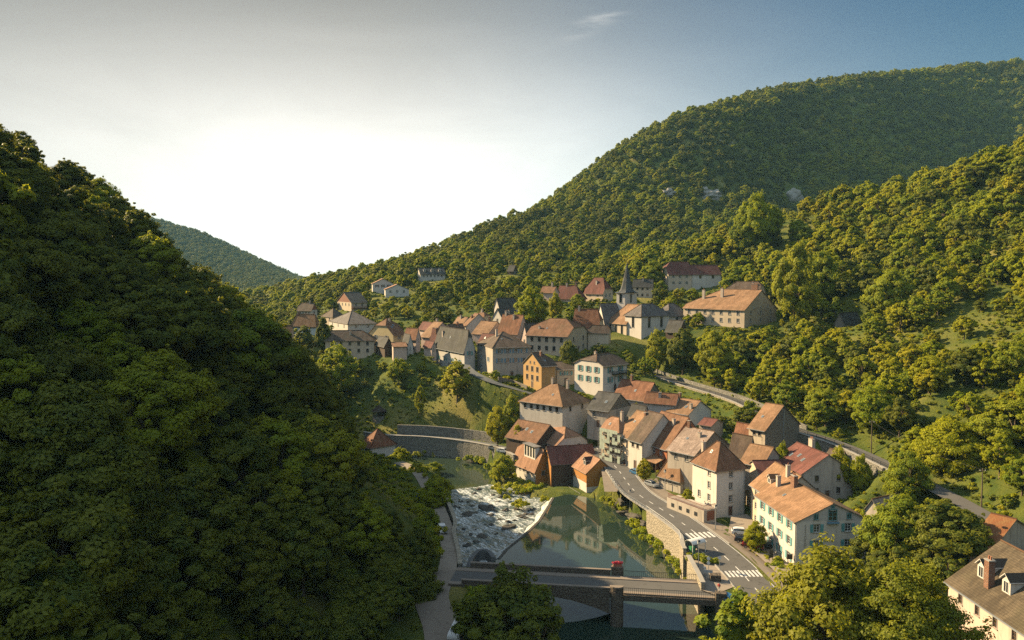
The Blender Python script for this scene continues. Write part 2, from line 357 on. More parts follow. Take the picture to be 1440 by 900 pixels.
def foam(name):
    n = N(name); w_ = n.wpos(); f_ = n.noise(1.4, 6, w_, .7, (1, 1, .3), .4); return n.done(n.bsdf(n.mix(n.ramp(f_, [(.40, (0, 0, 0)), (.60, (1, 1, 1))]), (.10, .12, .115), (.40, .41, .40)), .55, .4, bump=f_, strength=.8, dist=.2))
D_['foam'] = foam
D_['rubber'] = plain((.02, .02, .02), .8); D_['chrome'] = plain((.6, .6, .6), .3, .5, .8); D_['car_white'] = plain((.75, .75, .74), .25, .5, var=.03); D_['car_blue'] = plain((.03, .13, .28), .25, .5, var=.03)
D_['car_grey'] = plain((.38, .40, .42), .25, .5, .3, var=.03); D_['car_dark'] = plain((.025, .028, .035), .25, .5, var=.03); D_['car_red'] = plain((.28, .03, .03), .25, .5, var=.03)
D_['lamp_red'] = plain((.4, .02, .02), .3, .5); D_['lamp_clear'] = plain((.75, .75, .7), .2, .5); D_['flower_red'] = plain((.62, .02, .05), .7, var=.5, scale=6); D_['sign_white'] = plain((.78, .78, .76), .5); D_['sign_grey'] = plain((.45, .48, .5), .5); D_['bin_green'] = plain((.04, .22, .09), .5)
D_['net_green'] = plain((.40, .46, .38), .8, .2, var=.5, scale=1.2); D_['skin'] = plain((.48, .29, .20), .6, var=.05); D_['cloth_red'] = plain((.55, .05, .04), .9); D_['cloth_white'] = plain((.72, .70, .68), .9); D_['hair'] = plain((.06, .04, .03), .8)
D_['tarp_blue'] = plain((.14, .36, .50), .6); D_['faded_letters'] = plain((.30, .27, .24), .95, .1, var=.35, scale=8); D_['planter'] = plain((.34, .13, .08), .8)
# ---------------------------------------------------------------- the houses as surveyed: near corner, eaves, base, left and right ends
HS = []
def H(label, cx, ey, by, lx, rx, a, D, rd='y', ry=None, hip=(1, 1), wall='wall_white', roof='tile_brown', L=(0, 0), Rw=(0, 0), shut=None, chim=(), w1=None, w2=None,
      name='house', cat='house', frame='white_paint', door=None, ctrl=True, win=(.95, 1.4), gwall=None, gap=2.9, **ex):
    a = R(a); E = P(cx, ey, D); zb = Zat(by, D); d2 = Vector((math.cos(a), math.sin(a))); d1 = Vector((-math.sin(a), math.cos(a)))
    def reach(px, d):
        u = (px - 720) / FPX; return (u * (E.y * cP - (E.z - CAMZ) * sP) - E.x) / (d.x - u * d.y * cP)
    if w1 is None: w1 = reach(lx, d1)
    if w2 is None: w2 = reach(rx, d2)
    if not (1 < w1 < 60 and 1 < w2 < 60): print('HOUSE SIZE', label, round(w1, 1), round(w2, 1))
    w1 = min(max(w1, 2), 60); w2 = min(max(w2, 2), 60)
    h = E.z - zb; rise = None
    c = Vector((E.x, E.y)) + d1 * w1 * .5 + d2 * w2 * .5
    if ry is not None: rise = Zat(ry, c.y) - E.z
    else: rise = .36 * min(w1, w2)
    if not .5 < rise < 12: print('HOUSE RISE', label, round(rise, 1), round(w1, 1), round(w2, 1))
    rise = min(max(rise, .8), 12)
    HS.append(dict(label=label, E=E, zb=zb, a=a, d1=d1, d2=d2, w1=w1, w2=w2, h=h, rise=rise, rd=rd, hip=hip, wall=wall, roof=roof, L=L, R=Rw, shut=shut, chim=chim, name=name, cat=cat,
                   frame=frame, door=door, ctrl=ctrl, D=D, win=win, gwall=gwall, gap=gap, bb=(min(lx if lx else cx, cx), (ry if ry else ey) - 2, max(rx if rx else cx, cx), by), ex=ex))
    return HS[-1]
# far slope of the village
H('small white house with brown gable at the far left edge of the village', 438, 436, 447, 418, 446, 62, 398, 'y', 426.5, (0, .5), 'wall_white', 'tile_dark', (1, 4), (1, 1), None, [(.5, .3)], gwall='wood_red')
H('pale blue house with tan hipped roof below the small brown gabled house', 444, 456, 471, 411, 450, 66, 345, 'y', 442, (1, 1), 'wall_blue', 'tile_tan', (1, 5), (1, 1), 'shutter_blue', [(.5, .8)])
H('low cottage with dull red roof half hidden at the left edge of the village', 409, 466, 478, 377, 411, 70, 335, 'y', 457, (0, 0), 'wall_pink', 'tile_brown', (0, 0), (0, 0))
H('chalet with reddish wooden gable and long balcony above the slate roofs', 494, 425.5, 437, 474, 516, 34, 405, 'x', 411, (0, 0), 'wall_cream', 'tile_slate', (1, 4), (1, 2), None, [(.6, .5)], gwall='wood_red', balcony=1)
H('large house with grey hipped roof split into a light and a dark slope', 489, 456, 468, 463, 529, 30, 350, 'x', 438, (1, 1), 'wall_white', 'tile_church', (1, 3), (1, 2), None)
H('long low house with dark tile roof behind the bright yellow tree', 457.5, 479, 498, 455, 526, 6, 315, 'x', 465, (.3, 1), 'wall_cream', 'tile_dark', (0, 0), (2, 5), None, [(.3, .5)], w1=11, frame='brown_paint')
H('broad house with brown half hipped roof and small rooftop skylights', 553, 471, 489, 519, 570, 52, 322, 'x', 448, (.45, .45), 'wall_yellow', 'tile_brown', (1, 2), (1, 1), 'shutter_grey', [(.4, .5)], skylights=2)
H('little dark gabled shed between the long low house and the broad brown house', 541, 486, 499, 528, 552, 30, 309, 'y', 474, (0, 0), 'wood_dark', 'tile_slate', (0, 0), (0, 0), name='shed', cat='shed')
H('small boxy pinkish outbuilding with a shallow roof below the broad brown house', 553, 488, 504, 549, 572, 12, 300, 'x', 484, (0, 0), 'wall_pink', 'tile_brown', (0, 0), (0, 1), name='outbuilding', cat='outbuilding')
H('white gabled house with orange roof, upper of the two on the far hillside', 524, 399, 411, 522, 553, 12, 440, 'y', 392, (0, 0), 'wall_white', 'tile_new', (0, 0), (1, 3), 'shutter_brown', [], w1=14)
H('white gabled house with orange roof, lower of the two on the far hillside', 542, 407, 417, 540.5, 575, 12, 425, 'y', 400, (0, 0), 'wall_bright', 'tile_new', (0, 0), (1, 3), None, [], w1=13)
H('large villa with slate roof and white dormers high among the hillside trees', 591, 385.5, 394, 589, 626, 16, 480, 'x', 377, (0, 0), 'wall_white', 'tile_slate', (0, 0), (1, 6), None, [], w1=11, dorm=3)
H('tiny dark A-frame cabin half hidden below the mountain ridge', 579, 373, 378, 574, 584, 40, 520, 'y', 366, (0, 0), 'wood_dark', 'tile_slate', (0, 0), (1, 1), name='cabin', cat='cabin')
H('tiny dark A-frame cabin on the meadow above the church', 722, 380, 386, 714, 727, 55, 450, 'y', 373, (0, 0), 'wood_dark', 'tile_slate', (0, 0), (1, 1), name='cabin', cat='cabin')
# village core
H('tall pale house with big dark hipped roof above the bright yellow tree', 653, 492, 523, 611, 668, 30, 292, 'y', 462, (.35, .35), 'wall_grey', 'tile_slate', (2, 4), (1, 1), 'shutter_teal', [(.3, .8, 1.2)], win=(1.1, 1.5), gap=3.6)
H('weathered house with brown hipped roof and ivy by the lane', 693, 489, 531.5, 671, 746, 18, 280, 'x', 467, (1, 1), 'wall_old', 'tile_dark', (3, 2), (2, 4), 'shutter_blue', [(.45, .3, 1.4)], win=(1.2, 1.6), gap=3.4)
H('orange gabled house with three rows of brown windows', 761.5, 515, 548, 736, 782, 32, 262, 'x', 496, (0, .6), 'wall_orange', 'tile_dark', (3, 3), (0, 0), None, [(.35, .4, 1.6)], frame='brown_paint', win=(1.3, 1.7), gap=3.0, attic=2)
H('cream house with teal shutters squeezed between the orange and white houses', 783, 520, 541, 781, 809, 14, 268, 'x', 509, (0, 0), 'wall_cream', 'tile_dark', (0, 0), (2, 2), 'shutter_teal', [], w1=11)
H('white half hipped house with grey green shutters and a side balcony', 848, 515, 552, 808, 882, 40, 250, 'x', 498, (.6, .3), 'wall_bright', 'tile_dark', (2, 3), (2, 2), 'shutter_teal', [(.6, .4, 1.2)], win=(1.1, 1.8), gap=3.2, attic=3, balcony=1)
H('grey white gabled house with lit verge among the red roofs', 656, 458, 476, 651, 690, 24, 326, 'y', 441, (0, 0), 'wall_grey', 'tile_brown', (0, 0), (0, 0), None, [(.3, .5)])
H('small white gabled house with dark green slate roof in the old cluster', 706, 447, 462, 693, 730, 42, 332, 'x', 434, (0, 0), 'wall_white', 'tile_slate', (1, 1), (0, 0), None, [(.2, .5, 1.3)])
H('white house with dark roof standing left of the pale tree', 702, 432, 443, 695, 728, 35, 352, 'x', 419.5, (0, .4), 'wall_white', 'tile_slate', (0, 0), (1, 2), None, [])
H('long low house with sunlit tan roof and a broad grey chimney', 686, 470, 482, 664, 712, 58, 312, 'y', 452, (0, 0), 'wall_pink', 'tile_tan', (0, 0), (0, 0), None, [(.5, .5, 1.8)])
H('narrow house with long orange roof rising to the right', 728, 468, 480, 700, 743, 52, 307, 'y', 443, (0, 0), 'wall_pink', 'tile_red', (0, 0), (1, 1), None, [(.4, .4, 1.3), (.5, .85, 1.3)])
H('pink gabled house with dark roof behind the weathered ivy house', 742, 476, 491, 733, 764, 34, 298, 'x', 455, (0, 0), 'wall_pink', 'tile_slate', (1, 1), (1, 1), None, [])
H('narrow house with red roof next to the tall pale house', 620, 476, 492, 606, 626, 45, 318, 'y', 462, (0, 0), 'wall_pink', 'tile_maroon', (1, 1), (1, 1), None, [(.3, .6, 1.4)])
H('house with steep tan roof and blue chimney left of the red roofed house', 604, 474, 492, 592, 640, 48, 324, 'y', 453, (0, 0), 'wall_pink', 'tile_tan', (0, 0), (0, 0), None, [(.55, .8, 1.6)])
H('small reddish house with sharp gable at the left end of the old cluster', 585, 474, 491, 569, 591, 48, 317, 'y', 462, (0, 0), 'wall_pink', 'tile_red', (1, 2), (1, 1), None)
H('low house with dark red lean roof in front of the red roofed row', 607, 487, 500, 596, 613, 40, 306, 'y', 480, (0, 0), 'wall_pink', 'tile_maroon', (0, 0), (1, 1), None)
H('big cream house with half hipped red roof below the church', 798, 473.5, 498, 740, 828, 62, 285, 'y', 448.5, (.5, .5), 'wall_cream', 'tile_brown', (2, 5), (2, 2), None, [(.65, .5, 1.0)], win=(1.15, 1.6), gap=3.2, frame='brown_paint')
# around the church
H('house with steep red tile roof left of the church nave', 842, 458, 480, 806, 848, 60, 306, 'y', 435, (.7, 0), 'wall_cream', 'tile_red', (0, 0), (0, 0), None, [(.5, .85, 1.0)])
H('low cream annex with dark lean roof at the foot of the red tile house', 856, 467, 482, 827, 859, 68, 298, 'y', 458, (.6, .6), 'wall_cream', 'tile_dark', (0, 0), (0, 0), name='annex', cat='annex')
H('small white house with dark roof behind the church spire', 917, 402.5, 418, 890, 919, 72, 360, 'y', 393, (0, 0), 'wall_cream', 'tile_slate', (2, 3), (0, 0), None, [(.4, .5, 1.0)], win=(.9, 1.2), frame='brown_paint')
H('manor with dark red mansard roof above the church garden', 848, 411.5, 423, 822, 862, 44, 355, 'y', 391, (.75, .75), 'wall_cream', 'tile_maroon', (1, 2), (1, 2), None, [(.3, .5, 1.2)])
H('long low wing with red roofs left of the mansard manor', 815, 419, 425, 783, 824, 58, 352, 'y', 402, (1, 0), 'wall_pink', 'tile_maroon', (0, 0), (0, 0), None, [(.5, .3, 1.3), (.5, .7, 1.0)], name='house_wing', cat='house')
H('little house with reddish roof and big pale chimney behind the pale tree', 778, 411, 420, 760, 786, 55, 350, 'y', 403, (0, 0), 'wall_pink', 'tile_brown', (0, 0), (0, 0), None, [(.5, .3, 1.8)])
H('tall left half of the white farmhouse with bright red roof', 940, 385.5, 408, 937, 973, 8, 385, 'x', 368.5, (.5, 0), 'wall_cream', 'tile_maroon', (0, 0), (2, 3), None, [(.65, .55, .9)], w1=12, win=(1.1, 1.4), gap=3.1)
H('lower right half of the white farmhouse with red roof and barn door', 973.5, 385.5, 404, 973, 1014, 8, 387, 'x', 373, (0, 0), 'wall_white', 'tile_maroon', (0, 0), (1, 2), None, [], w1=11.5, win=(1.2, 1.6), frame='brown_paint')
H('long cream house with huge tan roof and tall chimneys on the terrace', 1047, 436, 460, 961, 1092, 44, 300, 'y', 407.5, (0, .8), 'wall_cream', 'tile_tan', (2, 7), (2, 3), None, [(.25, .80, 3.4, 1.1), (.3, .52, 3.4, 1.1), (.5, .1, 2.2, 2.6)], win=(1.1, 1.5), attic=3)
H('tall rear block with dark slope behind the long cream house', 1062, 424, 445, 1008, 1080, 56, 316, 'y', 396.5, (.2, .6), 'wall_cream', 'tile_dark', (0, 0), (0, 0), None, [(.4, .2, 1.4)], name='house_block', cat='house')
H('dark gabled hut at the foot of the church choir', 955, 466, 476, 936, 966, 45, 293, 'y', 451, (0, 0), 'wood_dark', 'tile_slate', (0, 0), (0, 0), name='hut', cat='hut')
# slope between lane and road
H('house with big sunlit hipped tan roof behind the dark barn', 791, 571, 598, 731, 829, 50, 235, 'y', 540, (1, 1), 'wall_white', 'tile_tan', (1, 6), (1, 2), None, [(.5, .55, 1.6), (.5, .2, 1.5)], win=(1.0, 1.5), frame='brown_paint')
H('old stone house with mossy dark slate roof and bare rubble gable', 856, 578, 603, 826, 887, 50, 231, 'y', 552.5, (0, 0), 'wall_old', 'tile_slate', (2, 2), (0, 0), None, [], gwall='rubble', win=(1.1, 1.7), skylights=1)
H('house with rust red roof and grey gable below the white shuttered house', 907, 563, 580, 863, 931, 46, 238, 'y', 536, (0, 0), 'wall_grey', 'tile_red', (0, 0), (0, 0), None, [(.5, .7, 1.5)], gwall='rubble')
H('low barn with long rusty red roof right of the grey gable', 950, 568, 584, 907, 956, 62, 226, 'y', 553, (0, 0), 'wall_grey', 'tile_red', (0, 2), (0, 0), None, [(.3, .55, 1.1)], name='barn', cat='barn')
H('low lean-to with dark roof between old stone house and scaffolded house', 903, 585, 600, 884, 914, 40, 219, 'y', 570, (0, 0), 'wall_old', 'tile_slate', (0, 0), (0, 0), name='outbuilding', cat='outbuilding')
H('white gabled house with sunlit tan roof behind the brown row houses', 968, 583, 600, 938, 1000, 42, 221, 'y', 562, (0, 0), 'wall_bright', 'tile_tan', (0, 0), (0, 0), None, [(.5, .95, 1.4), (.2, .1, 1.3)], skylights=1)
H('low garage with dark red sheet roof below the white gable', 1000, 599, 612, 983, 1017, 45, 209, 'y', 589, (0, 0), 'wall_old', 'tile_maroon', (0, 0), (0, 0), name='garage', cat='garage')
H('low shed with red tile roof leaning on the tall stone house', 1050, 618, 632, 1032, 1060, 36, 196, 'y', 596, (0, 0), 'wall_old', 'tile_red', (0, 0), (0, 0), name='shed', cat='shed')
H('tall bare stone house with blank shaded gable by the upper road', 1076, 605, 642, 1053, 1124, 36, 192, 'y', 569, (0, 0), 'wall_cream', 'tile_tan', (1, 2), (0, 0), None, [], gwall='rubble', rwall='rubble', win=(.8, 1.1), frame='brown_paint', pipe=1)
# street row
H('dark wooden barn with long brown tile roof and two skylights by the river wall', 755, 622, 640, 712, 790, 46, 229, 'y', 594, (0, 0), 'wood_dark', 'tile_brown', (0, 0), (0, 0), None, [], name='barn', cat='barn', skylights=2)
H('scaffolded house wrapped in green netting at the far end of the street', 871, 607, 653, 846, 893, 38, 216, 'y', 588, (1, .3), 'wall_cream', 'tile_new', (0, 0), (3, 1), None, [(.5, .3, 1.8)], ctrl=True, scaffold=1)
H('narrow sunlit house with tan roof next to the scaffolding', 889, 617, 661, 878, 900, 28, 211, 'y', 580, (0, 0), 'wall_cream', 'tile_tan', (3, 2), (0, 0), None, [(.4, .2, 1.4)], w2=14, gap=3.0, w1=7)
H('narrow house with grey brown roof left of the red fronted house', 903, 622, 662, 889, 903, 28, 206.5, 'y', 581, (0, 0), 'wall_white', 'tile_dark', (2, 2), (0, 0), None, [], w2=14, gap=3.2, w1=6, frame='brown_paint')
H('red fronted house with broad brown roof and white framed windows', 938, 631, 664, 902, 945, 28, 203, 'y', 583, (0, 0), 'wall_red', 'tile_brown', (2, 3), (0, 0), None, [(.35, .3, 1.4)], w2=14, win=(1.0, 1.6), gap=3.4, awning=1)
H('wide house with pinkish weathered tile roof behind the pyramid roof', 977, 640, 668, 939, 1028, 40, 188, 'y', 604, (0, 0), 'wall_old', 'tile_pink', (1, 2), (0, 0), None, [(.5, .9, 1.6), (.35, .3, 1.0)], gwall='wood_grey')
H('low stone house with steep pyramid roof beside the white tower house', 957, 673, 694, 927, 976, 36, 190, 'y', 638, (1, 1), 'wall_old', 'tile_tan', (1, 3), (0, 0), None, [], pyramid=1)
H('tall white house with brown hipped roof standing on the main street', 1008, 660, 728, 974, 1048, 22, 173.5, 'y', 622, (1, 1), 'wall_bright', 'tile_brown', (3, 2), (3, 1), None, [(.3, .9, 1.2)], win=(.9, 1.5), gap=2.9)
H('cream house with dark maroon roof attached right of the tall white house', 1075, 679, 728, 1046, 1080, 5, 172, 'x', 648, (0, 0), 'wall_cream', 'tile_maroon', (0, 0), (2, 2), 'shutter_green', [], w1=13, w2=6, win=(1.0, 1.5), gap=3.3, lead=1)
H('house with dark brown roof behind the tall white house', 1052, 640, 660, 1026, 1062, 40, 185, 'y', 612, (0, 0), 'wall_old', 'tile_dark', (0, 0), (0, 0), None, [])
H('house with small sunlit tan roof and pale verges behind the maroon roof', 1072, 655, 670, 1042, 1100, 42, 178, 'y', 627, (0, 0), 'wall_old', 'tile_tan', (0, 0), (0, 0), None, [])
# right end of the street
H('inn with tan roof and pale shaded gable facing the bridge', 1120, 734, 806, 1090, 1221, 6, 141, 'y', 690, (0, 0), 'wall_white', 'tile_tan', (3, 4), (2, 2), 'shutter_teal', [(.42, .75, 2.2, 1.5), (.3, .95, 2.0)], win=(1.15, 1.5), gap=3.0, inn=1, w1=17.5, gwall='wall_grey')
H('sunlit row house with small roof dormer just behind the inn', 1090, 702, 776, 1073, 1150, 6, 158.8, 'y', 660, (0, 0), 'wall_cream', 'tile_tan', (3, 3), (0, 0), None, [(.4, .3, 2.2)], w1=12, win=(1.0, 1.4), gap=2.9, ctrl=False, inndorm=1, w2=11)
H('house with maroon roofs and blue tarred chimney behind the inn', 1128, 666, 705, 1112, 1200, 10, 172, 'y', 631, (0, 0), 'wall_old', 'tile_maroon', (0, 0), (2, 2), None, [(.55, .6, 2.2, 1.6)], w1=13, frame='brown_paint', skylights=3)
H('house with dark roof against the wall of the upper road', 1165, 668, 690, 1146, 1208, 24, 182, 'y', 634, (0, 0), 'wall_old', 'tile_dark', (0, 0), (0, 0), None, [])
H('low house with flat pinkish grey roof right of the inn', 1240, 727, 742, 1214, 1280, 30, 152, 'x', 698, (0, 0), 'wall_old', 'tile_pink', (0, 0), (0, 0), None, [])
H('old house with mossy orange tile roof behind the big dormered house', 1395, 772, 800, 1364, 1455, 34, 116, 'y', 727, (0, 0), 'wall_old', 'tile_moss', (0, 0), (0, 0), None, [])
# left bank
H('small house with bright red roof half hidden by the left bank trees', 521, 629, 646, 506, 556, 38, 255, 'y', 603.5, (1, 1), 'wall_bright', 'tile_red', (0, 0), (0, 1), None, [])
# the wooden mill
H('tan hipped rear house of the mill with white gable wall', 783, 626, 640, 745, 826, 34, 228, 'y', 598.5, (.55, 1), 'wall_bright', 'tile_new', (0, 0), (1, 2), None, [], name='mill_house', cat='mill', ctrl=False, frame='brown_paint')
H('low timber wing of the mill with tan roof and window band', 753, 661, 681, 721, 775, 30, 222, 'y', 627, (0, 0), 'wood_orange', 'tile_new', (1, 5), (1, 1), None, [], name='mill_wing', cat='mill', win=(1.0, 1.2), frame='brown_paint', sill=.9, lwall='wall_white', dormer=1)
H('main timber mill hall with maroon roof standing over the race', 775, 652, 682, 764, 842, 14, 219, 'x', 627, (0, 0), 'wood_orange', 'tile_maroon', (1, 1), (1, 1), None, [], name='mill_hall', cat='mill', rwall='wood_dark', w2=13.5, frame='shutter_green')  # shade of the front wall is put into its darker wood
H('front mill building with orange plank gable above a plaster base', 825, 665, 697, 806, 862, 20, 210.5, 'y', 641, (0, 0), 'wall_white', 'tile_new', (1, 4), (0, 0), None, [], name='timber_mill', cat='mill', ctrl=True, frame='shutter_teal', plank=1, dormer2=1, win=(.9, 1.6))

H('big corner house with dull brown roof, two white dormers and narrow windows', 1590, 986, 1150, 1334, None, 2, 71, 'y', None, (0, 0), 'wall_pink', 'tile_olive', (3, 8), (0, 0), None, [], w2=14, win=(.75, 1.35), gap=3.1, corner=1, frame='brown_paint', ctrl=False)
H('dark roofed wooden cabin among the trees on the right hillside', 1187, 455, 464, 1174, 1211, 40, 272, 'x', 440, (0, 0), 'wood_grey', 'tile_slate', (0, 0), (0, 0), name='cabin', cat='cabin')

H('low house with dark red roof squeezed between the two tall pale houses', 690, 484, 498, 672, 704, 45, 297, 'y', 470, (0, 0), 'wall_pink', 'tile_maroon', (0, 0), (0, 0), None, [])
H('little lean house with sunlit tan roof behind the orange gabled house', 758, 475, 487, 745, 772, 50, 291, 'y', 464, (0, 0), 'wall_old', 'tile_tan', (0, 0), (0, 0), None, [(.5, .5, 1.2)])
H('house with dark slate roof behind the tall pale house', 636, 470, 484, 624, 656, 40, 320, 'x', 456, (0, 0), 'wall_pink', 'tile_dark', (0, 0), (0, 0), None, [(.4, .6, 1.5)])
H('narrow white gabled house left of the red roofed cluster', 573, 486, 500, 565, 581, 24, 311, 'y', 470, (0, 0), 'wall_white', 'tile_slate', (0, 0), (1, 1), None, [])
H('small house with brown roof between the old cluster and the pale tree', 742, 449, 462, 728, 756, 48, 334, 'x', 438, (0, 0), 'wall_pink', 'tile_brown', (0, 0), (0, 1), None, [(.5, .6, 1.2)])
H('cream house with dark hipped roof far left below the chalet', 468, 446, 457, 452, 486, 40, 378, 'x', 434, (1, 1), 'wall_cream', 'tile_dark', (1, 2), (1, 2), None, [])

H('small house with pale tan roof high behind the dark slate roofed house', 650, 457, 470, 637, 665, 42, 340, 'y', 446, (0, 0), 'wall_white', 'tile_tan', (0, 0), (1, 1), None, [(.4, .6, 1.2)])
H('house with brown half hipped roof behind the lit white gable', 677, 450, 463, 664, 692, 48, 346, 'y', 439, (.5, .5), 'wall_cream', 'tile_brown', (0, 0), (0, 1), None, [(.5, .5, 1.2)])
H('little house with dark red roof at the upper left of the old cluster', 601, 463, 476, 589, 613, 40, 337, 'y', 453, (0, 0), 'wall_pink', 'tile_maroon', (0, 0), (1, 1), None, [])
# ---------------------------------------------------------------- terrain: one sheet through surveyed points
def xfoot(y):
    return float(np.interp(y, [0, 50, 100, 148, 190, 225, 260], [-32, -29, -24, -18, -29, -41, -50]))
CT = []
def cp(px, py, D, dz=0.0): p = P(px, py, D); CT.append((p.x, p.y, p.z + dz))
for h in HS:
    if h['ctrl']:
        E, d1, d2 = h['E'], h['d1'], h['d2']; CT.append((E.x, E.y, h['zb']))
        q = Vector((E.x, E.y)) + d1 * h['w1']; CT.append((q.x, q.y, h['zb'] + .3)); q = Vector((E.x, E.y)) + d2 * h['w2']; CT.append((q.x, q.y, h['zb'] + .3))
for y in (0, 50, 100, 150, 190, 215):                      # left hill, a 45 degree slope
    for d in (0, 15, 40, 80, 120): CT.append((xfoot(y) - d, y, 4 + (d if d < 50 else 50 + (d - 50) * .78)))
CT += [(-330, 120, 190), (-300, 20, 190), (-60, 246, 7), (-85, 246, 22), (-120, 250, 40), (-60, 290, 5), (-120, 300, 9), (-220, 300, 60), (-200, 380, 30), (-330, 300, 150), (-320, 430, 80)]
CT += [(-36, 260, 4), (-44, 275, 4), (-20, 200, 4), (-17, 168, 4), (-14, 148, 4.6), (-14, 135, 5), (-10, 110, 3.5), (-6, 80, 3), (0, 40, 6), (40, 60, 12), (90, 60, 22), (20, 100, 3), (-10, 20, 16), (60, 20, 24), (150, 40, 55), (0, -60, 30), (-150, -60, 160), (200, -60, 80)]
ROAD_UP = [(900, 519, 24.2), (960, 540, 22.5), (1040, 565, 21), (1110, 600, 19), (1200, 632, 17.5), (1340, 700, 16), (1440, 760, 15)]
ROAD_MAIN = [(838, 628, 8.5), (868, 658, 6.9), (893, 690, 6.2), (925, 712, 6.0), (960, 735, 5.8), (1020, 782, 5.6), (1066, 830, 5.5), (1110, 890, 5.5), (1135, 940, 5.6)]
LANE = [(650, 508, 26.5), (662, 522, 25.2), (690, 536, 23.5), (722, 546, 21.5), (757, 556, 19.3), (800, 566, 18.2)]
def g3(t): return tuple(G(*t))
road_up = [g3(t) for t in ROAD_UP]; road_main = [g3(t) for t in ROAD_MAIN]; lane = [g3(t) for t in LANE]
for L_ in (road_up, road_main, lane): CT += L_
bridgeL = G(652, 811, 5.2); bridgeR = G(1004, 829, 5.4)
left_road = [tuple(G(1004, 829, 5.42)), tuple(bridgeL), tuple(G(622, 812, 5.0)), tuple(G(607, 840, 5.0)), tuple(G(622, 885, 5.2)), tuple(G(632, 960, 5.6))]
quay_path = [tuple(G(628, 806, 4.9)), tuple(G(632, 770, 4.3)), tuple(G(622, 730, 4.1)), tuple(G(604, 690, 4.0)), tuple(G(585, 662, 4.0)), tuple(G(560, 650, 4.0))]
CT += left_road[2:] + quay_path + [tuple(G(*t)) for t in ((545, 612, 4.1), (597, 614, 4.0), (647, 619, 4.0), (680, 624, 4.2), (712, 631, 4.6))]
# bank below the lane and the river wall
WALLP = [(548, 597, 7.6), (600, 600, 7.2), (650, 606, 7.0), (690, 613, 6.6), (714, 620, 6.2)]
CT += [g3(t) for t in WALLP]
for a in ((560, 560, 285), (620, 560, 280), (680, 570, 268), (600, 530, 296), (560, 500, 310), (520, 560, 300), (500, 520, 330), (470, 530, 330), (720, 590, 255), (520, 596, 280), (690, 600, 256)): cp(*a)
# right hillside
for a in ((1440, 222, 358), (1330, 262, 400), (1200, 286, 430), (1085, 306, 432), (1000, 358, 412), (950, 388, 400), (1300, 405, 260), (1200, 405, 290), (1440, 400, 240), (1440, 500, 195), (1300, 555, 190), (1200, 525, 235),
          (1100, 440, 320), (1100, 505, 268), (1050, 500, 285), (1000, 520, 275), (1440, 655, 150), (1300, 645, 172), (1150, 320, 405), (1120, 360, 375), (1440, 310, 300), (1330, 330, 330), (1190, 455, 270), (920, 500, 285), (880, 505, 285), (1200, 575, 212), (1330, 610, 180), (1040, 545, 258)): cp(*a)
# lower right, near
for a in ((1200, 905, 108), (1340, 890, 100), (1260, 760, 142), (1290, 720, 148), (1180, 830, 136), (1120, 830, 134), (1040, 900, 122), (1440, 905, 95), (1250, 700, 160), (1240, 670, 168)): cp(*a)
CT += [(120, 100, 30), (160, 160, 50), (250, 200, 110), (330, 300, 150), (90, 95, 17)]
# saddle behind the right hill, then the mountain
CT += [(150, 530, 66), (280, 540, 100), (420, 470, 150), (90, 490, 57), (500, 350, 200), (600, 200, 260)]
for a in ((720, 390, 480), (850, 352, 560), (1000, 306, 700), (1115, 306, 770), (1300, 262, 960), (1440, 240, 1000), (1440, 91, 1260), (1360, 99, 1230), (1290, 105, 1200), (1240, 111, 1160), (1190, 117, 1110), (1140, 126, 1060), (1090, 137, 1010), (1045, 148, 950), (930, 186, 875), (1000, 158, 900), (860, 220, 850), (800, 263, 800),
          (700, 317, 720), (600, 370, 620), (545, 392, 560), (1000, 225, 820), (1100, 225, 930), (1200, 200, 1040), (1400, 175, 1140), (1115, 262, 850), (850, 285, 720), (720, 355, 560), (650, 385, 500), (1250, 310, 780), (640, 400, 455), (760, 402, 430), (800, 392, 440), (700, 405, 420), (860, 380, 450)): cp(*a)
for a in ((1440, 135, 1600), (1290, 150, 1550), (1090, 190, 1350), (860, 275, 1100), (700, 350, 950), (600, 392, 850), (1440, 200, 2500), (1000, 260, 2500)): cp(*a)
CT += [(1500, 1300, 420), (1800, 500, 450), (1000, 100, 330), (2500, 2000, 400)]
# far left of the village
for a in ((605, 398, 470), (540, 424, 425), (495, 440, 398), (430, 450, 412), (460, 405, 590), (415, 408, 620), (360, 424, 650), (340, 450, 540), (380, 440, 500), (500, 398, 580), (380, 480, 360), (440, 500, 325), (400, 455, 430)): cp(*a)
for a in ((200, 310, 2000), (260, 320, 2000), (330, 350, 2000), (385, 378, 1980), (425, 400, 1950), (0, 262, 2100), (100, 285, 2050), (-300, 200, 2200), (300, 395, 1500), (100, 380, 1300), (415, 410, 1000), (250, 420, 900), (100, 430, 700)): cp(*a)
CT += [(-1500, 3200, 60), (-500, 3300, -60), (-700, 2500, -60), (-300, 2400, -60), (-900, 2700, -40), (-1100, 2600, 60), (-200, 1500, 10), (-100, 1100, 30), (-30, 850, 40), (100, 3000, 0), (0, 4500, -60), (3000, 4500, 150), (-3500, 4500, 0), (-4000, 500, 300), (-1200, 500, 200), (-900, 1000, 150), (-500, 500, 110), (-4000, -1000, 300), (4000, -1000, 400), (0, -1200, 100), (4000, 2000, 400), (-420, 700, 60)]
CT = np.array(CT)
keep = []
for i, p in enumerate(CT):
    if all((p[0] - CT[j][0]) ** 2 + (p[1] - CT[j][1]) ** 2 > (3.0 if p[1] < 500 else 60) for j in keep): keep.append(i)
CT = CT[keep]
def _ker(r): return r
_n = len(CT); _S = 1.0
_A = np.zeros((_n + 3, _n + 3)); _d = np.hypot(CT[:, None, 0] - CT[None, :, 0], CT[:, None, 1] - CT[None, :, 1])
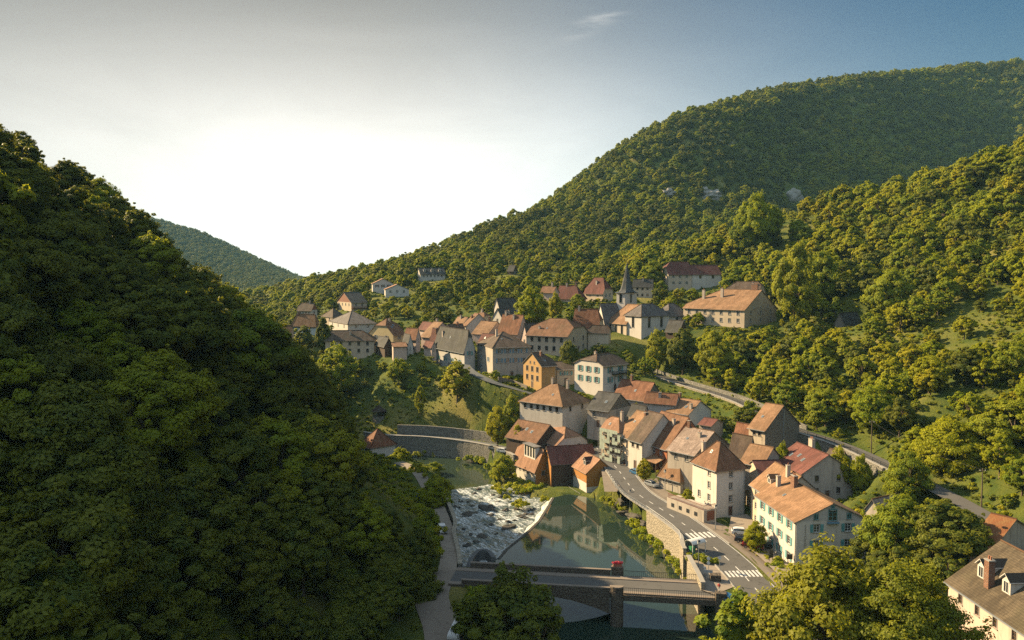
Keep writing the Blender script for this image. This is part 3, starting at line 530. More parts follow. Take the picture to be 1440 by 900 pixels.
_A[:_n, :_n] = _ker(_d) - 2.5 * np.eye(_n); _A[:_n, _n] = 1; _A[:_n, _n + 1] = CT[:, 0] / 1000; _A[:_n, _n + 2] = CT[:, 1] / 1000; _A[_n:, :_n] = _A[:_n, _n:].T
_w = np.linalg.solve(_A, np.concatenate([CT[:, 2], [0, 0, 0]]))
def rbf(x, y):
    x = np.asarray(x, float).ravel(); y = np.asarray(y, float).ravel(); out = np.empty(len(x))
    for i in range(0, len(x), 20000):
        s_ = slice(i, i + 20000)
        out[s_] = _ker(np.hypot(x[s_, None] - CT[:, 0], y[s_, None] - CT[:, 1])) @ _w[:_n] + _w[_n] + _w[_n + 1] * x[s_] / 1000 + _w[_n + 2] * y[s_] / 1000
    return out
# water outlines (plan)
ZP, ZR = 0.0, -1.7
CREST = [(700, 786), (712, 772), (737, 752), (757, 733), (769, 714), (777, 700)]
def g2(px, py, z): p = G(px, py, z); return (p.x, p.y)
crest = [g2(a, b, ZP) for a, b in CREST]
QR = [(862, 692), (885, 704), (909, 722), (935, 741), (955, 758), (957, 770), (966, 787), (980, 813), (986, 826)]
quayR = [tuple(G(a, b, 5.9)) for a, b in QR]
QL = [(630, 704), (642, 736), (640, 750), (646, 775), (649, 797)]
quayL = [tuple(G(a, b, 4.3)) for a, b in QL]
bankR = [g2(a, b, ZP) for a, b in ((800, 697), (836, 703), (858, 712), (876, 722))] + [(p[0], p[1]) for p in quayR[2:]]
pool = crest + bankR + [(36, 120), (38, 95), (36, 60), (30, 20), (4, 20), (-2, 60), (-1, 95), (-2, 120), g2(690, 840, ZP), g2(688, 800, ZP)]
RIVROAD = [(520, 608, 4.2), (545, 612, 4.1), (597, 614, 4.0), (647, 619, 4.0), (680, 624, 4.2), (712, 631, 4.6), (735, 642, 5.0)]
riv_road = [g3(t) for t in RIVROAD]
rapid = [(p[0], p[1]) for p in quayL[::-1]] + [g2(a, b, ZR) for a, b in ((624, 688), (618, 674), (600, 660), (570, 652), (540, 648), (512, 640))] + \
        [(p[0], p[1] - 2.7) for p in riv_road[:5]] + [g2(a, b, ZR) for a, b in ( (694, 664), (690, 680), (720, 688), (745, 700), (772, 704))] + [c for c in crest[::-1]] + [g2(688, 800, ZP)]
def inpoly(x, y, poly):
    x = np.asarray(x, float); y = np.asarray(y, float); r = np.zeros(x.shape, bool); n = len(poly); j = n - 1
    for i in range(n):
        xi, yi = poly[i]; xj, yj = poly[j]
        if yi != yj: r ^= ((yi > y) != (yj > y)) & (x < (xj - xi) * (y - yi) / (yj - yi) + xi)
        j = i
    return r
def segdist(x, y, pl, closed=False):
    """distance to a polyline and the interpolated z along it (if the points carry z)"""
    x = np.asarray(x, float); y = np.asarray(y, float); best = np.full(x.shape, 1e9); bz = np.zeros(x.shape)
    pts = list(pl) + ([pl[0]] if closed else [])
    for a, b in zip(pts[:-1], pts[1:]):
        dx, dy = b[0] - a[0], b[1] - a[1]; L2 = dx * dx + dy * dy + 1e-9
        t = np.clip(((x - a[0]) * dx + (y - a[1]) * dy) / L2, 0, 1); d = np.hypot(x - a[0] - t * dx, y - a[1] - t * dy)
        m = d < best; best = np.where(m, d, best)
        if len(a) > 2: bz = np.where(m, a[2] + t * (b[2] - a[2]), bz)
    return best, bz
ROADS = [(road_up, 2.6), (road_main, 3.9), (lane, 2.0), (left_road[1:], 3.4), (quay_path, 2.2)]; ROADS_LATE = True
plaza = [(p[0], p[1]) for p in quayR[4:]] + [g2(a, b, 5.5) for a, b in ((1004, 836), (1030, 826), (1032, 806), (1012, 790), (985, 772))]
court = [g2(a, b, 5.9) for a, b in ((1028, 726), (1050, 722), (1082, 748), (1118, 806), (1100, 812), (1068, 782), (1046, 764), (1024, 748))]
yard = [g2(a, b, 6.6) for a, b in ((845, 655), (868, 648), (878, 665), (868, 690), (850, 690))]
FLAT = [(plaza, 5.42), (court, 5.75), (yard, 6.3)]
def heights(x, y):
    x = np.asarray(x, float); y = np.asarray(y, float); z = rbf(x, y).reshape(x.shape)
    near = (y < 420) & (np.abs(x) < 260)
    for pl, hw in ROADS + [(riv_road, 2.2)]:
        d, bz = segdist(x, y, pl); t = np.clip((d - hw - .6) / 5.0, 0, 1); t = t * t * (3 - 2 * t); z = np.where(near, (bz - .12) * (1 - t) + z * t, z)
    for poly, zf in FLAT:
        d, _ = segdist(x, y, poly, True); t = np.where(inpoly(x, y, poly), 0, np.clip((d - .5) / 4, 0, 1)); z = np.where(near, zf * (1 - t) + z * t, z)
    for h in HS:
        bx, by_ = h['E'].x, h['E'].y; k = (np.abs(x - bx) < 60) & (np.abs(y - by_) < 60)
        if not k.any(): continue
        dx, dy = x[k] - bx, y[k] - by_; lx = dx * h['d2'].x + dy * h['d2'].y; ly = dx * h['d1'].x + dy * h['d1'].y
        d = np.hypot(np.maximum(np.maximum(-lx, lx - h['w2']), 0), np.maximum(np.maximum(-ly, ly - h['w1']), 0)); t = np.clip((d - 1.5) / 5, 0, 1); t = t * t * (3 - 2 * t)
        if not h['ex'].get('corner'): zz_ = z[k]; z[k] = np.minimum(zz_, (h['zb'] - .1) * (1 - t) + zz_ * t)
    rough = 1.2 * np.sin(x * .11 + 1.7 * np.sin(y * .05)) * np.sin(y * .093 + 1.3 * np.sin(x * .07))
    z = z + np.where(near, .15, 1) * rough * np.clip((y - 200) / 500, .1, 4)
    for poly, zw, dep in ((pool, ZP, 1.6), (rapid, ZR, 1.0)):
        ins = inpoly(x, y, poly); d, _ = segdist(x, y, poly, True)
        z = np.where(ins | (d < 1.0), np.minimum(z, zw - dep), z)
        z = np.where(~ins & (d >= 1.0) & (d < 9), np.maximum(z, zw + .25), z)
    return z
def hz(x, y): return float(heights(np.array([x]), np.array([y]))[0])
def axis(lo, hi, step, far_lo, far_hi, grow=1.09):
    a = list(np.arange(lo, hi + .1, step)); s = step
    while a[-1] < far_hi: s *= grow; a.append(a[-1] + s)
    s = step; pre = []
    v = lo
    while v > far_lo: s *= grow; v -= s; pre.append(v)
    return np.array(pre[::-1] + a)
XS = axis(-130, 190, 1.6, -5200, 5200, 1.07); YS = axis(60, 330, 1.6, -1500, 6500, 1.05)
XX, YY = np.meshgrid(XS, YS); ZZ = heights(XX, YY)
V = np.stack([XX.ravel(), YY.ravel(), ZZ.ravel()], 1); nx, ny = len(XS), len(YS)
ii, jj = np.meshgrid(np.arange(nx - 1), np.arange(ny - 1)); b0 = (jj * nx + ii).ravel()
F = np.stack([b0, b0 + 1, b0 + nx + 1, b0 + nx], 1)
me = np_mesh('terrain', V, F, ['ground']); me.polygons.foreach_set('use_smooth', [True] * len(me.polygons))
tag(link('terrain', me), kind='structure')
def tz(x, y):
    """height of the built sheet, bilinear"""
    x = np.asarray(x, float); y = np.asarray(y, float)
    i = np.clip(np.searchsorted(XS, x) - 1, 0, nx - 2); j = np.clip(np.searchsorted(YS, y) - 1, 0, ny - 2)
    fx = (x - XS[i]) / (XS[i + 1] - XS[i]); fy = (y - YS[j]) / (YS[j + 1] - YS[j])
    return ZZ[j, i] * (1 - fx) * (1 - fy) + ZZ[j, i + 1] * fx * (1 - fy) + ZZ[j + 1, i] * (1 - fx) * fy + ZZ[j + 1, i + 1] * fx * fy
def tz1(x, y): return float(tz(np.array([x]), np.array([y]))[0])

# ---------------------------------------------------------------- water
def sheet(name, poly, z, mat, kind='structure'):
    b = bmesh.new(); vs = [b.verts.new((p[0], p[1], z)) for p in poly]; f = b.faces.new(vs); f.normal_update()
    if f.normal.z < 0: f.normal_flip()
    bmesh.ops.triangulate(b, faces=[f]); me_ = bpy.data.meshes.new(name); b.to_mesh(me_); b.free(); me_.materials.append(M(mat)); return tag(link(name, me_), kind=kind)
def grow(poly, d):
    c = np.mean(poly, 0); return [tuple(np.array(p) + (np.array(p) - c) / np.hypot(*(np.array(p) - c)) * d) for p in poly]
sheet('pool_water', crest + [tuple(p) for p in grow(pool, 1.5)[len(crest):]], ZP, 'water_calm')
far_y = G(660, 690, ZR).y
rap_near = [p for p in rapid]
# the rapids are the stretch below the weir; beyond them the river lies still
cut = [g2(628, 690, ZR), g2(690, 682, ZR)]
sheet('river_water', [cut[0], g2(622, 672, ZR), g2(590, 652, ZR), g2(540, 645, ZR), g2(500, 645, ZR), g2(490, 628, ZR), g2(545, 628, ZR), g2(600, 634, ZR), g2(650, 640, ZR), g2(694, 644, ZR), g2(702, 664, ZR), cut[1]], ZR + .004, 'water_dark')
def rapids_sheet():
    poly = [g2(a, b, ZR) for a, b in ((655, 806), (640, 770), (630, 730), (622, 700))] + [cut[0], cut[1]] + [g2(a, b, ZR) for a, b in ((735, 688), (790, 700))] + [crest[-1]] + crest[::-1][1:] + [g2(690, 800, ZR)]
    xs = np.arange(-45, 12, .5); ys = np.arange(140, 235, .5); X, Y = np.meshgrid(xs, ys)
    z = ZR + .12 * np.sin(X * 1.1 + 2 * np.sin(Y * .35)) * np.sin(Y * .8 + 1.5 * np.sin(X * .5)) + .09 * np.sin(X * 2.3 + Y * .9) * np.sin(Y * 1.9 - X * .6) + .12
    dc, _ = segdist(X, Y, crest); z = z + np.clip(1 - dc / 5, 0, 1) * .5
    idx = np.arange(X.size).reshape(X.shape); cx_ = (X[:-1, :-1] + .25); cy_ = Y[:-1, :-1] + .25; ins = inpoly(cx_, cy_, poly)
    Fq = np.stack([idx[:-1, :-1][ins], idx[:-1, 1:][ins], idx[1:, 1:][ins], idx[1:, :-1][ins]], 1)
    u, inv = np.unique(Fq, return_inverse=True); Vv = np.stack([X.ravel()[u], Y.ravel()[u], z.ravel()[u]], 1)
    m_ = np_mesh('river_rapids', Vv, inv.reshape(Fq.shape), ['rapids']); m_.polygons.foreach_set('use_smooth', [True] * len(m_.polygons)); tag(link('river_rapids', m_), kind='structure')
rapids_sheet()
# weir: a low curved sill of stone with the water sliding down its lit left face
def weir():
    root = empty('weir', (crest[2][0], crest[2][1], ZP)); tag(root, 'curved low stone weir with white water sliding over it', 'weir')
    mb = MB(); fb = MB(); n = len(crest); o = Vector((crest[2][0], crest[2][1], ZP))
    pts = []
    for i in range(n - 1):
        for t in np.linspace(0, 1, 8, endpoint=False): pts.append(Vector(crest[i]).lerp(Vector(crest[i + 1]), t))
    pts.append(Vector(crest[-1])); N_ = len(pts); rows = []
    for i, p in enumerate(pts):
        d = (pts[min(i + 1, N_ - 1)] - pts[max(i - 1, 0)]).normalized(); nrm = Vector((-d.y, d.x))      # towards the rapids
        if nrm.x > 0: nrm = -nrm
        wd = 2.4 + .4 * math.sin(i * .9)
        rows.append([(p - nrm * .55, -.06), (p - nrm * .5, .10), (p + nrm * .1, .12), (p + nrm * wd * .35, -.35 + .06 * math.sin(i * 1.7)), (p + nrm * wd * .7, -.95 + .08 * math.sin(i * 2.3)), (p + nrm * wd, -1.75)])
    for i in range(N_ - 1):
        for k in range(5):
            q = [rows[i][k], rows[i + 1][k], rows[i + 1][k + 1], rows[i][k + 1]]
            (mb if k < 2 else fb).poly([(v[0].x - o.x, v[0].y - o.y, v[1]) for v in q])
    mb.build('sill', 'rock', root, weld=True); fb.build('spill', 'foam', root, smooth=True)
weir()

# ---------------------------------------------------------------- roads
def resample(pl, step=2.0):
    pts = [Vector(p) for p in pl]; out = []
    n = len(pts)
    for i in range(n - 1):
        p0, p1, p2, p3 = pts[max(i - 1, 0)], pts[i], pts[i + 1], pts[min(i + 2, n - 1)]
        k = max(2, int((p2 - p1).length / step))
        for t in np.linspace(0, 1, k, endpoint=False):
            t2, t3 = t * t, t * t * t
            out.append(.5 * ((2 * p1) + (p2 - p0) * t + (2 * p0 - 5 * p1 + 4 * p2 - p3) * t2 + (3 * p1 - p0 - 3 * p2 + p3) * t3))
    out.append(pts[-1]); return out
def side(pts, i):
    d = (pts[min(i + 1, len(pts) - 1)] - pts[max(i - 1, 0)]); d.z = 0; d.normalize(); return Vector((d.y, -d.x, 0))      # to the right of travel
def ribbon(name, pl, l, r, lift, mat, thick=0.0, kind='structure', i0=0, i1=None):
    pts = resample(pl)[i0:i1]; mb = MB()
    for i in range(len(pts) - 1):
        a, b = pts[i], pts[i + 1]; sa, sb = side(pts, i), side(pts, i + 1); zl = Vector((0, 0, lift))
        q = [a + sa * l + zl, b + sb * l + zl, b + sb * r + zl, a + sa * r + zl]
        mb.poly(q[::-1])
        if thick:
            dn = Vector((0, 0, -thick)); mb.poly([q[0], q[1], q[1] + dn, q[0] + dn]); mb.poly([q[3], q[2], q[2] + dn, q[3] + dn][::-1])
    o = mb.build(name, mat, weld=True); return tag(o, kind=kind) if kind else o
ribbon('road', road_main, -3.6, 3.6, .02, 'asphalt')
ribbon('road', road_up, -2.1, 2.1, .03, 'asphalt')
ribbon('lane', lane, -1.8, 1.8, .03, 'lane')
ribbon('road', left_road[1:], -2.9, 2.9, .03, 'asphalt_light')
ribbon('path', quay_path, -1.7, 1.7, .045, 'paving')
ribbon('kerb', road_main, 3.6, 3.85, .14, 'concrete', .3, i0=10); ribbon('kerb', road_main, -3.85, -3.6, .14, 'concrete', .3, i1=38)

ribbon('road', riv_road, -1.9, 1.9, .03, 'lane')
sheet('plaza', plaza, 5.50, 'paving'); sheet('forecourt', court, 5.80, 'paving'); sheet('yard', yard, 6.36, 'asphalt_light')

def side_walk():
    pts = resample(road_main, 2.0); mb = MB(); offs_ = (-3.86, -5.2, -6.6, -8.2)
    for i in range(14, len(pts) - 12):
        a, b = pts[i], pts[i+1]; sa, sb = side(pts, i), side(pts, i + 1)
        def q(p, s, o): x, y = p.x + s.x * o, p.y + s.y * o; return (x, y, max(tz1(x, y) + .05, p.z + .06 if o > -4 else -9))
        for o0, o1 in zip(offs_[:-1], offs_[1:]): mb.poly([q(a, sa, o0), q(b, sb, o0), q(b, sb, o1), q(a, sa, o1)])
    tag(mb.build('pavement', 'asphalt_light', weld=True), kind='structure')
side_walk()
# ---------------------------------------------------------------- house kit
_WC = {}
def window_meshes(w, h, frame, proud, surround='concrete'):
    k = (round(w, 2), round(h, 2), frame, proud, surround)
    if k in _WC: return _WC[k]
    f = MB(); y0, y1 = (-.05, 0.0) if proud else (.08, .15)
    t = .09; yf = -.035
    for x0, x1, z0, z1 in ((-w/2-.12, -w/2, -.1, h+.14), (w/2, w/2+.12, -.1, h+.14), (-w/2, w/2, h, h+.14)): f.box((x0, yf, z0), (x1, .012, z1), 1)       # stone surround, proud of the plaster
    for x0, x1, z0, z1 in ((-w/2, -w/2+t, 0, h), (w/2-t, w/2, 0, h), (-w/2+t, w/2-t, 0, t), (-w/2+t, w/2-t, h-t, h), (-.035, .035, t, h-t)): f.box((x0, y0, z0), (x1, y1, z1), 0)
    for zz in (h*.36, h*.68): f.box((-w/2+t, y0+.01, zz-.02), (-.035, y1-.01, zz+.02), 0); f.box((.035, y0+.01, zz-.02), (w/2-t, y1-.01, zz+.02), 0)
    p = MB(); yp = -.012 if proud else .125; p.poly([(-w/2+.02, yp, .02), (w/2-.02, yp, .02), (w/2-.02, yp, h-.02), (-w/2+.02, yp, h-.02)])
    s = MB(); s.box((-w/2-.18, -.13, -.1), (w/2+.18, -.036, -.005)); sh = MB(); sh.box((0, -.085, .02), (w/2, -.04, h+.02))
    for zz in np.arange(.12, h - .05, .16): sh.box((.05, -.1, zz), (w/2-.05, -.085, zz+.07))
    _WC[k] = (f.mesh('window', [frame, surround]), p.mesh('pane', ['glass']), s.mesh('sill', [surround]), sh)
    return _WC[k]
_SC = {}
def add_window(root, loc, rz, w, h, frame, proud=False, shut=None, detail=True, pane=None):
    f, p, s, sh = window_meshes(w, h, frame, proud)
    o = link('window', f, root, loc, (0, 0, rz)); q = link('pane', p, o)
    if detail: link('sill', s, o)
    if shut:
        k = (round(w, 2), round(h, 2), shut)
        if k not in _SC: _SC[k] = sh.mesh('shutter', [shut])
        link('shutter', _SC[k], o, (w/2 + .13, 0, 0)); link('shutter', _SC[k], o, (-w/2 - .13 - w/2, 0, 0))
    return o
_DC = {}
def add_door(root, loc, rz, w=1.05, h=2.1, mat='brown_paint'):
    k = (w, h, mat)
    if k not in _DC:
        d = MB(); d.box((-w/2, .06, 0), (w/2, .12, h)); 
        for zz in (.2, 1.1): d.box((-w/2+.15, .04, zz), (w/2-.15, .06, zz+.75))
        for x0, x1, z0, z1 in ((-w/2-.14, -w/2, 0, h+.16), (w/2, w/2+.14, 0, h+.16), (-w/2, w/2, h, h+.16)): d.box((x0, -.04, z0), (x1, .012, z1), 1)
        hd = MB(); hd.bar((w/2-.15, .03, 1.0), (w/2-.03, .03, 1.0), .025)
        _DC[k] = (d.mesh('door', [mat, 'concrete']), hd.mesh('handle', ['iron']))
    o = link('door', _DC[k][0], root, loc, (0, 0, rz)); link('handle', _DC[k][1], o); return o
def wall_panel(mb, O, u, length, z0, z1, holes, m=0, depth=.2):
    """wall from O along unit u, outward = u x z rotated (-y when u = +x); holes (uc, z, w, h)"""
    u = Vector((u[0], u[1], 0)); n_in = Vector((-u.y, u.x, 0))
    us = sorted({0, length} | {a for c, z, w_, h_ in holes for a in (c - w_/2, c + w_/2)}); zs = sorted({z0, z1} | {a for c, z, w_, h_ in holes for a in (z, z + h_)})
    O = Vector((O[0], O[1], 0))
    pt = lambda a, z, d=0: O + u * a + n_in * d + Vector((0, 0, z))
    for i in range(len(us) - 1):
        for j in range(len(zs) - 1):
            uc, zc = (us[i] + us[i+1]) / 2, (zs[j] + zs[j+1]) / 2
            if any(abs(uc - c) < w_/2 and z < zc < z + h_ for c, z, w_, h_ in holes): continue
            mb.poly([pt(us[i], zs[j]), pt(us[i+1], zs[j]), pt(us[i+1], zs[j+1]), pt(us[i], zs[j+1])], m)
    for c, z, w_, h_ in holes:
        a, b, z2 = c - w_/2, c + w_/2, z + h_
        for q in ((pt(a, z), pt(b, z), pt(b, z, depth), pt(a, z, depth)), (pt(a, z2), pt(a, z2, depth), pt(b, z2, depth), pt(b, z2)), (pt(a, z), pt(a, z, depth), pt(a, z2, depth), pt(a, z2)), (pt(b, z), pt(b, z2), pt(b, z2, depth), pt(b, z, depth)),
                  (pt(a, z, depth), pt(b, z, depth), pt(b, z2, depth), pt(a, z2, depth))): mb.poly(q, m)
def layout(length, h, rows, cols, win, gap, margin=.9):
    out = []
    if rows == 0 or cols == 0: return out
    ww, wh = win; span = length - 2 * margin; ww = min(ww, span / cols * .62)
    for r in range(rows):
        z = h - .6 - wh - r * gap
        if z < .35: continue
        for c in range(cols): out.append((margin + span * (c + .5) / cols, z, ww, wh, r, c))
    return out
def roof_part(root, name, W, Ln, rise, hip, rd, h, mat, loc, rz, ov=.5, vg=.3, thick=.14):
    k = rise / (W / 2); drop = k * ov; sl = math.sqrt(1 + k * k); Rt, Lft, hips = [], [], []
    ends = []
    for e in (0, 1):
        q = hip[e]; g = 1 - q; d = min(q * W / 2, Ln * .48)
        T = (lambda t: t) if e == 0 else (lambda t: Ln - t)
        if q > .99: o2 = drop / (rise / d); ends.append(dict(A=(T(-o2)), C=None, R=T(d), kind='full', hs=rise / d))
        elif q > .01: ends.append(dict(A=T(-vg), C=(g * W / 2, T(-vg), g * rise), R=T(d), kind='half', hs=(1 - g) * rise / (d + vg)))
        else: ends.append(dict(A=T(-vg), C=None, R=T(-vg), kind='gable'))
    mp_ = (lambda s, t, z: (s, t, z)) if rd == 'y' else (lambda s, t, z: (t, s, z))
    mb = MB()
    def slope(flip):
        S = (lambda s: s) if not flip else (lambda s: W - s)
        pts = [(-ov, ends[0]['A'], -drop)]
        if ends[0]['C']: pts.append(ends[0]['C'])
        pts += [(W/2, ends[0]['R'], rise), (W/2, ends[1]['R'], rise)]
        if ends[1]['C']: pts.append(ends[1]['C'])
        pts.append((-ov, ends[1]['A'], -drop))
        mb.poly([mp_(S(s), t, z) for s, t, z in pts], 0, [(t, s * sl) for s, t, z in pts])
    slope(False); slope(True)
    for e, en in enumerate(ends):
        if en['kind'] == 'gable': continue
        hsl = math.sqrt(1 + en['hs'] ** 2)
        pts = [(-ov, en['A'], -drop), (W + ov, en['A'], -drop)] if en['kind'] == 'full' else [en['C'], (W - en['C'][0], en['C'][1], en['C'][2])]
        pts.append((W/2, en['R'], rise)); mb.poly([mp_(*p) for p in pts], 0, [(s, abs(t - en['A']) * hsl) for s, t, z in pts])
    me_ = bpy.data.meshes.new(name); b = bmesh.new(); uvl = b.loops.layers.uv.new('UVMap'); vm = {}
    def gv(p):
        kk = tuple(round(c, 4) for c in p)
        if kk not in vm: vm[kk] = b.verts.new(kk)
        return vm[kk]
    top = []
    for pts, uv in zip([[mb.v[i] for i in f] for f in mb.f], mb.uv):
        f = b.faces.new([gv(p) for p in pts]); top.append(f)
        for lp, c in zip(f.loops, uv): lp[uvl].uv = c
    b.normal_update()
    for f in top:
        if f.normal.z < 0: f.normal_flip()
    low = {v: b.verts.new((v.co.x, v.co.y, v.co.z - thick)) for v in list(b.verts)}
    bnd = [(e_.verts[0], e_.verts[1]) for e_ in b.edges if len(e_.link_faces) == 1]
    for f in top:
        b.faces.new([low[v] for v in reversed(f.verts)]).material_index = 1
    for v0, v1 in bnd:
        try: b.faces.new([v0, v1, low[v1], low[v0]]).material_index = 1
        except ValueError: pass
    # ridge and hip capping tiles
    def cap(p, q):
        p, q = Vector(p), Vector(q); d = q - p
        if d.length < .3: return
        Mx = Matrix.Translation(p) @ d.to_track_quat('Z', 'Y').to_matrix().to_4x4(); r = .14; prof = [(r * math.cos(a_), r * math.sin(a_)) for a_ in np.linspace(0, 2 * math.pi, 6, endpoint=False)]
        v0 = [b.verts.new(Mx @ Vector((x, y, 0))) for x, y in prof]; v1 = [b.verts.new(Mx @ Vector((x, y, d.length))) for x, y in prof]
        for i in range(6): b.faces.new([v0[i], v0[(i+1) % 6], v1[(i+1) % 6], v1[i]]).material_index = 2
        b.faces.new(v0[::-1]).material_index = 2; b.faces.new(v1).material_index = 2
    r0, r1 = mp_(W/2, ends[0]['R'], rise), mp_(W/2, ends[1]['R'], rise); cap(r0, r1)
    for e, en in enumerate(ends):
        rr = (r0, r1)[e]
        if en['kind'] == 'full':
            for s in (-ov, W + ov): cap(mp_(s, en['A'], -drop), rr)
        elif en['kind'] == 'half':
            for s in (en['C'][0], W - en['C'][0]): cap(mp_(s, en['C'][1], en['C'][2]), rr)
    b.to_mesh(me_); b.free()
    for m_ in (mat, 'wood_grey', RIDGE.get(mat, 'tile_tan')): me_.materials.append(M(m_))
    Mz = Matrix.Rotation(rz, 4, 'Z')
    o = link(name, me_, root, Vector(loc) + Vector((0, 0, h + thick + .02)), (0, 0, rz)); o['_k'] = k
    del o['_k']; return o, k
RIDGE = {'tile_slate': 'tile_dark', 'tile_church': 'tile_dark', 'slate_spire': 'zinc', 'tile_dark': 'tile_brown', 'tile_brown': 'tile_brown', 'tile_red': 'tile_red', 'tile_maroon': 'tile_maroon', 'tile_moss': 'tile_red'}
_CH = {}
def chimney(roof, W, Ln, rise, rd, f, rnd):
    fs, ft, hgt = f[0], f[1], (f[2] if len(f) > 2 else 1.1); wd = f[3] if len(f) > 3 else .75
    zr = rise * (1 - abs(2 * fs - 1)); k = (round(hgt, 1), round(wd, 1), rnd % 3)
    if k not in _CH:
        mb = MB(); a, c = wd / 2, min(wd, .8) / 2; mb.box((-a, -c, -1.2), (a, c, hgt), 0); mb.box((-a - .07, -c - .07, hgt), (a + .07, c + .07, hgt + .12), 1)
        nb = max(1, int(wd / .42))
        for i in range(nb):
            x = (i - (nb - 1) / 2) * .4; mb.lathe([(.12, hgt + .12), (.1, hgt + .5), (.13, hgt + .55)], 8, 2, (x, 0, 0))
        _CH[k] = mb.mesh('chimney', [('chimney_plaster', 'chimney_brick', 'chimney_plaster')[rnd % 3], 'concrete', 'chimney_pot'])
    s, t = fs * W, ft * Ln
    return link('chimney', _CH[k], roof, (s, t, zr) if rd == 'y' else (t, s, zr), (0, 0, 0 if rd == 'x' else math.pi / 2))
def slope_matrix(W, rise, rd, s, t):
    """frame on the visible slope: x along the eaves, y up the slope, z out of it"""
    k = rise / (W / 2); up = Vector((1, 0, k)).normalized() if rd == 'y' else Vector((0, 1, k)).normalized(); al = Vector((0, -1, 0)) if rd == 'y' else Vector((1, 0, 0))
    z = al.cross(up); Mx = Matrix((al, up, z)).transposed().to_4x4(); p = Vector((s, t, k * s)) if rd == 'y' else Vector((t, s, k * s))
    return Matrix.Translation(p) @ Mx
def skylight(roof, W, rise, rd, fs, t, w=.8, l=1.1):
    mb = MB(); mb.box((-w/2, -l/2, -.05), (w/2, l/2, .09), 0); mb.poly([(-w/2+.08, -l/2+.08, .096), (w/2-.08, -l/2+.08, .096), (w/2-.08, l/2-.08, .096), (-w/2+.08, l/2-.08, .096)], 1)
    o = mb.build('skylight', ['zinc', 'sky_glass'], roof); o.matrix_local = slope_matrix(W, rise, rd, fs * W / 2, t); return o
D_['sky_glass'] = plain((.16, .2, .24), .06, .8, .2)
def dormer(roof, W, rise, rd, fs, t, w=1.3, hgt=1.5, wallm='wall_white', roofm='tile_slate'):
    """a gabled dormer on the visible slope: cheeks, face, pane, little roof"""
    k = rise / (W / 2); s = fs * W / 2; dep = hgt / k; rz = math.pi / 2 if False else 0
    root = empty('dormer'); root.parent = roof
    # local: x along the eaves, y into the roof, z up, origin where the face stands on the slope
    root.location = (s, t, k * s) if rd == 'y' else (t, s, k * s); root.rotation_euler = (0, 0, -math.pi / 2 if rd == 'y' else 0)
    hw = w / 2; mb = MB(); g = .45 * w
    mb.poly([(-hw, 0, -.2), (hw, 0, -.2), (hw, 0, hgt), (0, 0, hgt + g), (-hw, 0, hgt)])
    mb.poly([(-hw, 0, -.2), (-hw, 0, hgt), (-hw, dep, hgt)]); mb.poly([(hw, 0, -.2), (hw, dep, hgt), (hw, 0, hgt)])
    f = mb.build('dormer_wall', wallm, roof); f.matrix_local = root.matrix_basis
    d2 = (hgt + g) / k; rb = MB(); o = .2; g2_ = g * (1 + o / hw) 
    for sx in (-1, 1):
        a = [(sx * (hw + o), -.25, hgt - g * o / hw), (0, -.25, hgt + g), (0, d2, hgt + g), (sx * (hw + o), dep - .1, hgt - g * o / hw)]
        rb.poly(a if sx < 0 else a[::-1]); lo = [(p[0], p[1], p[2] - .09) for p in a]; rb.poly(lo[::-1] if sx < 0 else lo, 1)
        for i in range(4): rb.poly([a[i], a[(i+1) % 4], lo[(i+1) % 4], lo[i]], 1)
    r_ = rb.build('dormer_roof', [roofm, 'white_paint'], roof); r_.matrix_local = root.matrix_basis @ Matrix.Translation((0, 0, .1))
    wf, wp, _, _ = window_meshes(w * .55, hgt * .75, 'white_paint', True, 'white_paint')
    q = MB(); q.poly([(-w*.27, -.012, .15), (w*.27, -.012, .15), (w*.27, -.012, .15 + hgt * .75), (-w*.27, -.012, .15 + hgt * .75)], 0)
    for x0, x1, z0, z1 in ((-w*.33, -w*.27, .1, .2 + hgt*.75), (w*.27, w*.33, .1, .2 + hgt*.75), (-w*.27, w*.27, .15 + hgt*.75, .23 + hgt*.75), (-w*.27, w*.27, .07, .15), (-.03, .03, .15, .15 + hgt*.75)): q.box((x0, -.05, z0), (x1, .01, z1), 1)
    p_ = q.build('dormer_window', ['glass', 'white_paint'], roof); p_.matrix_local = root.matrix_basis
    bpy.data.objects.remove(root)
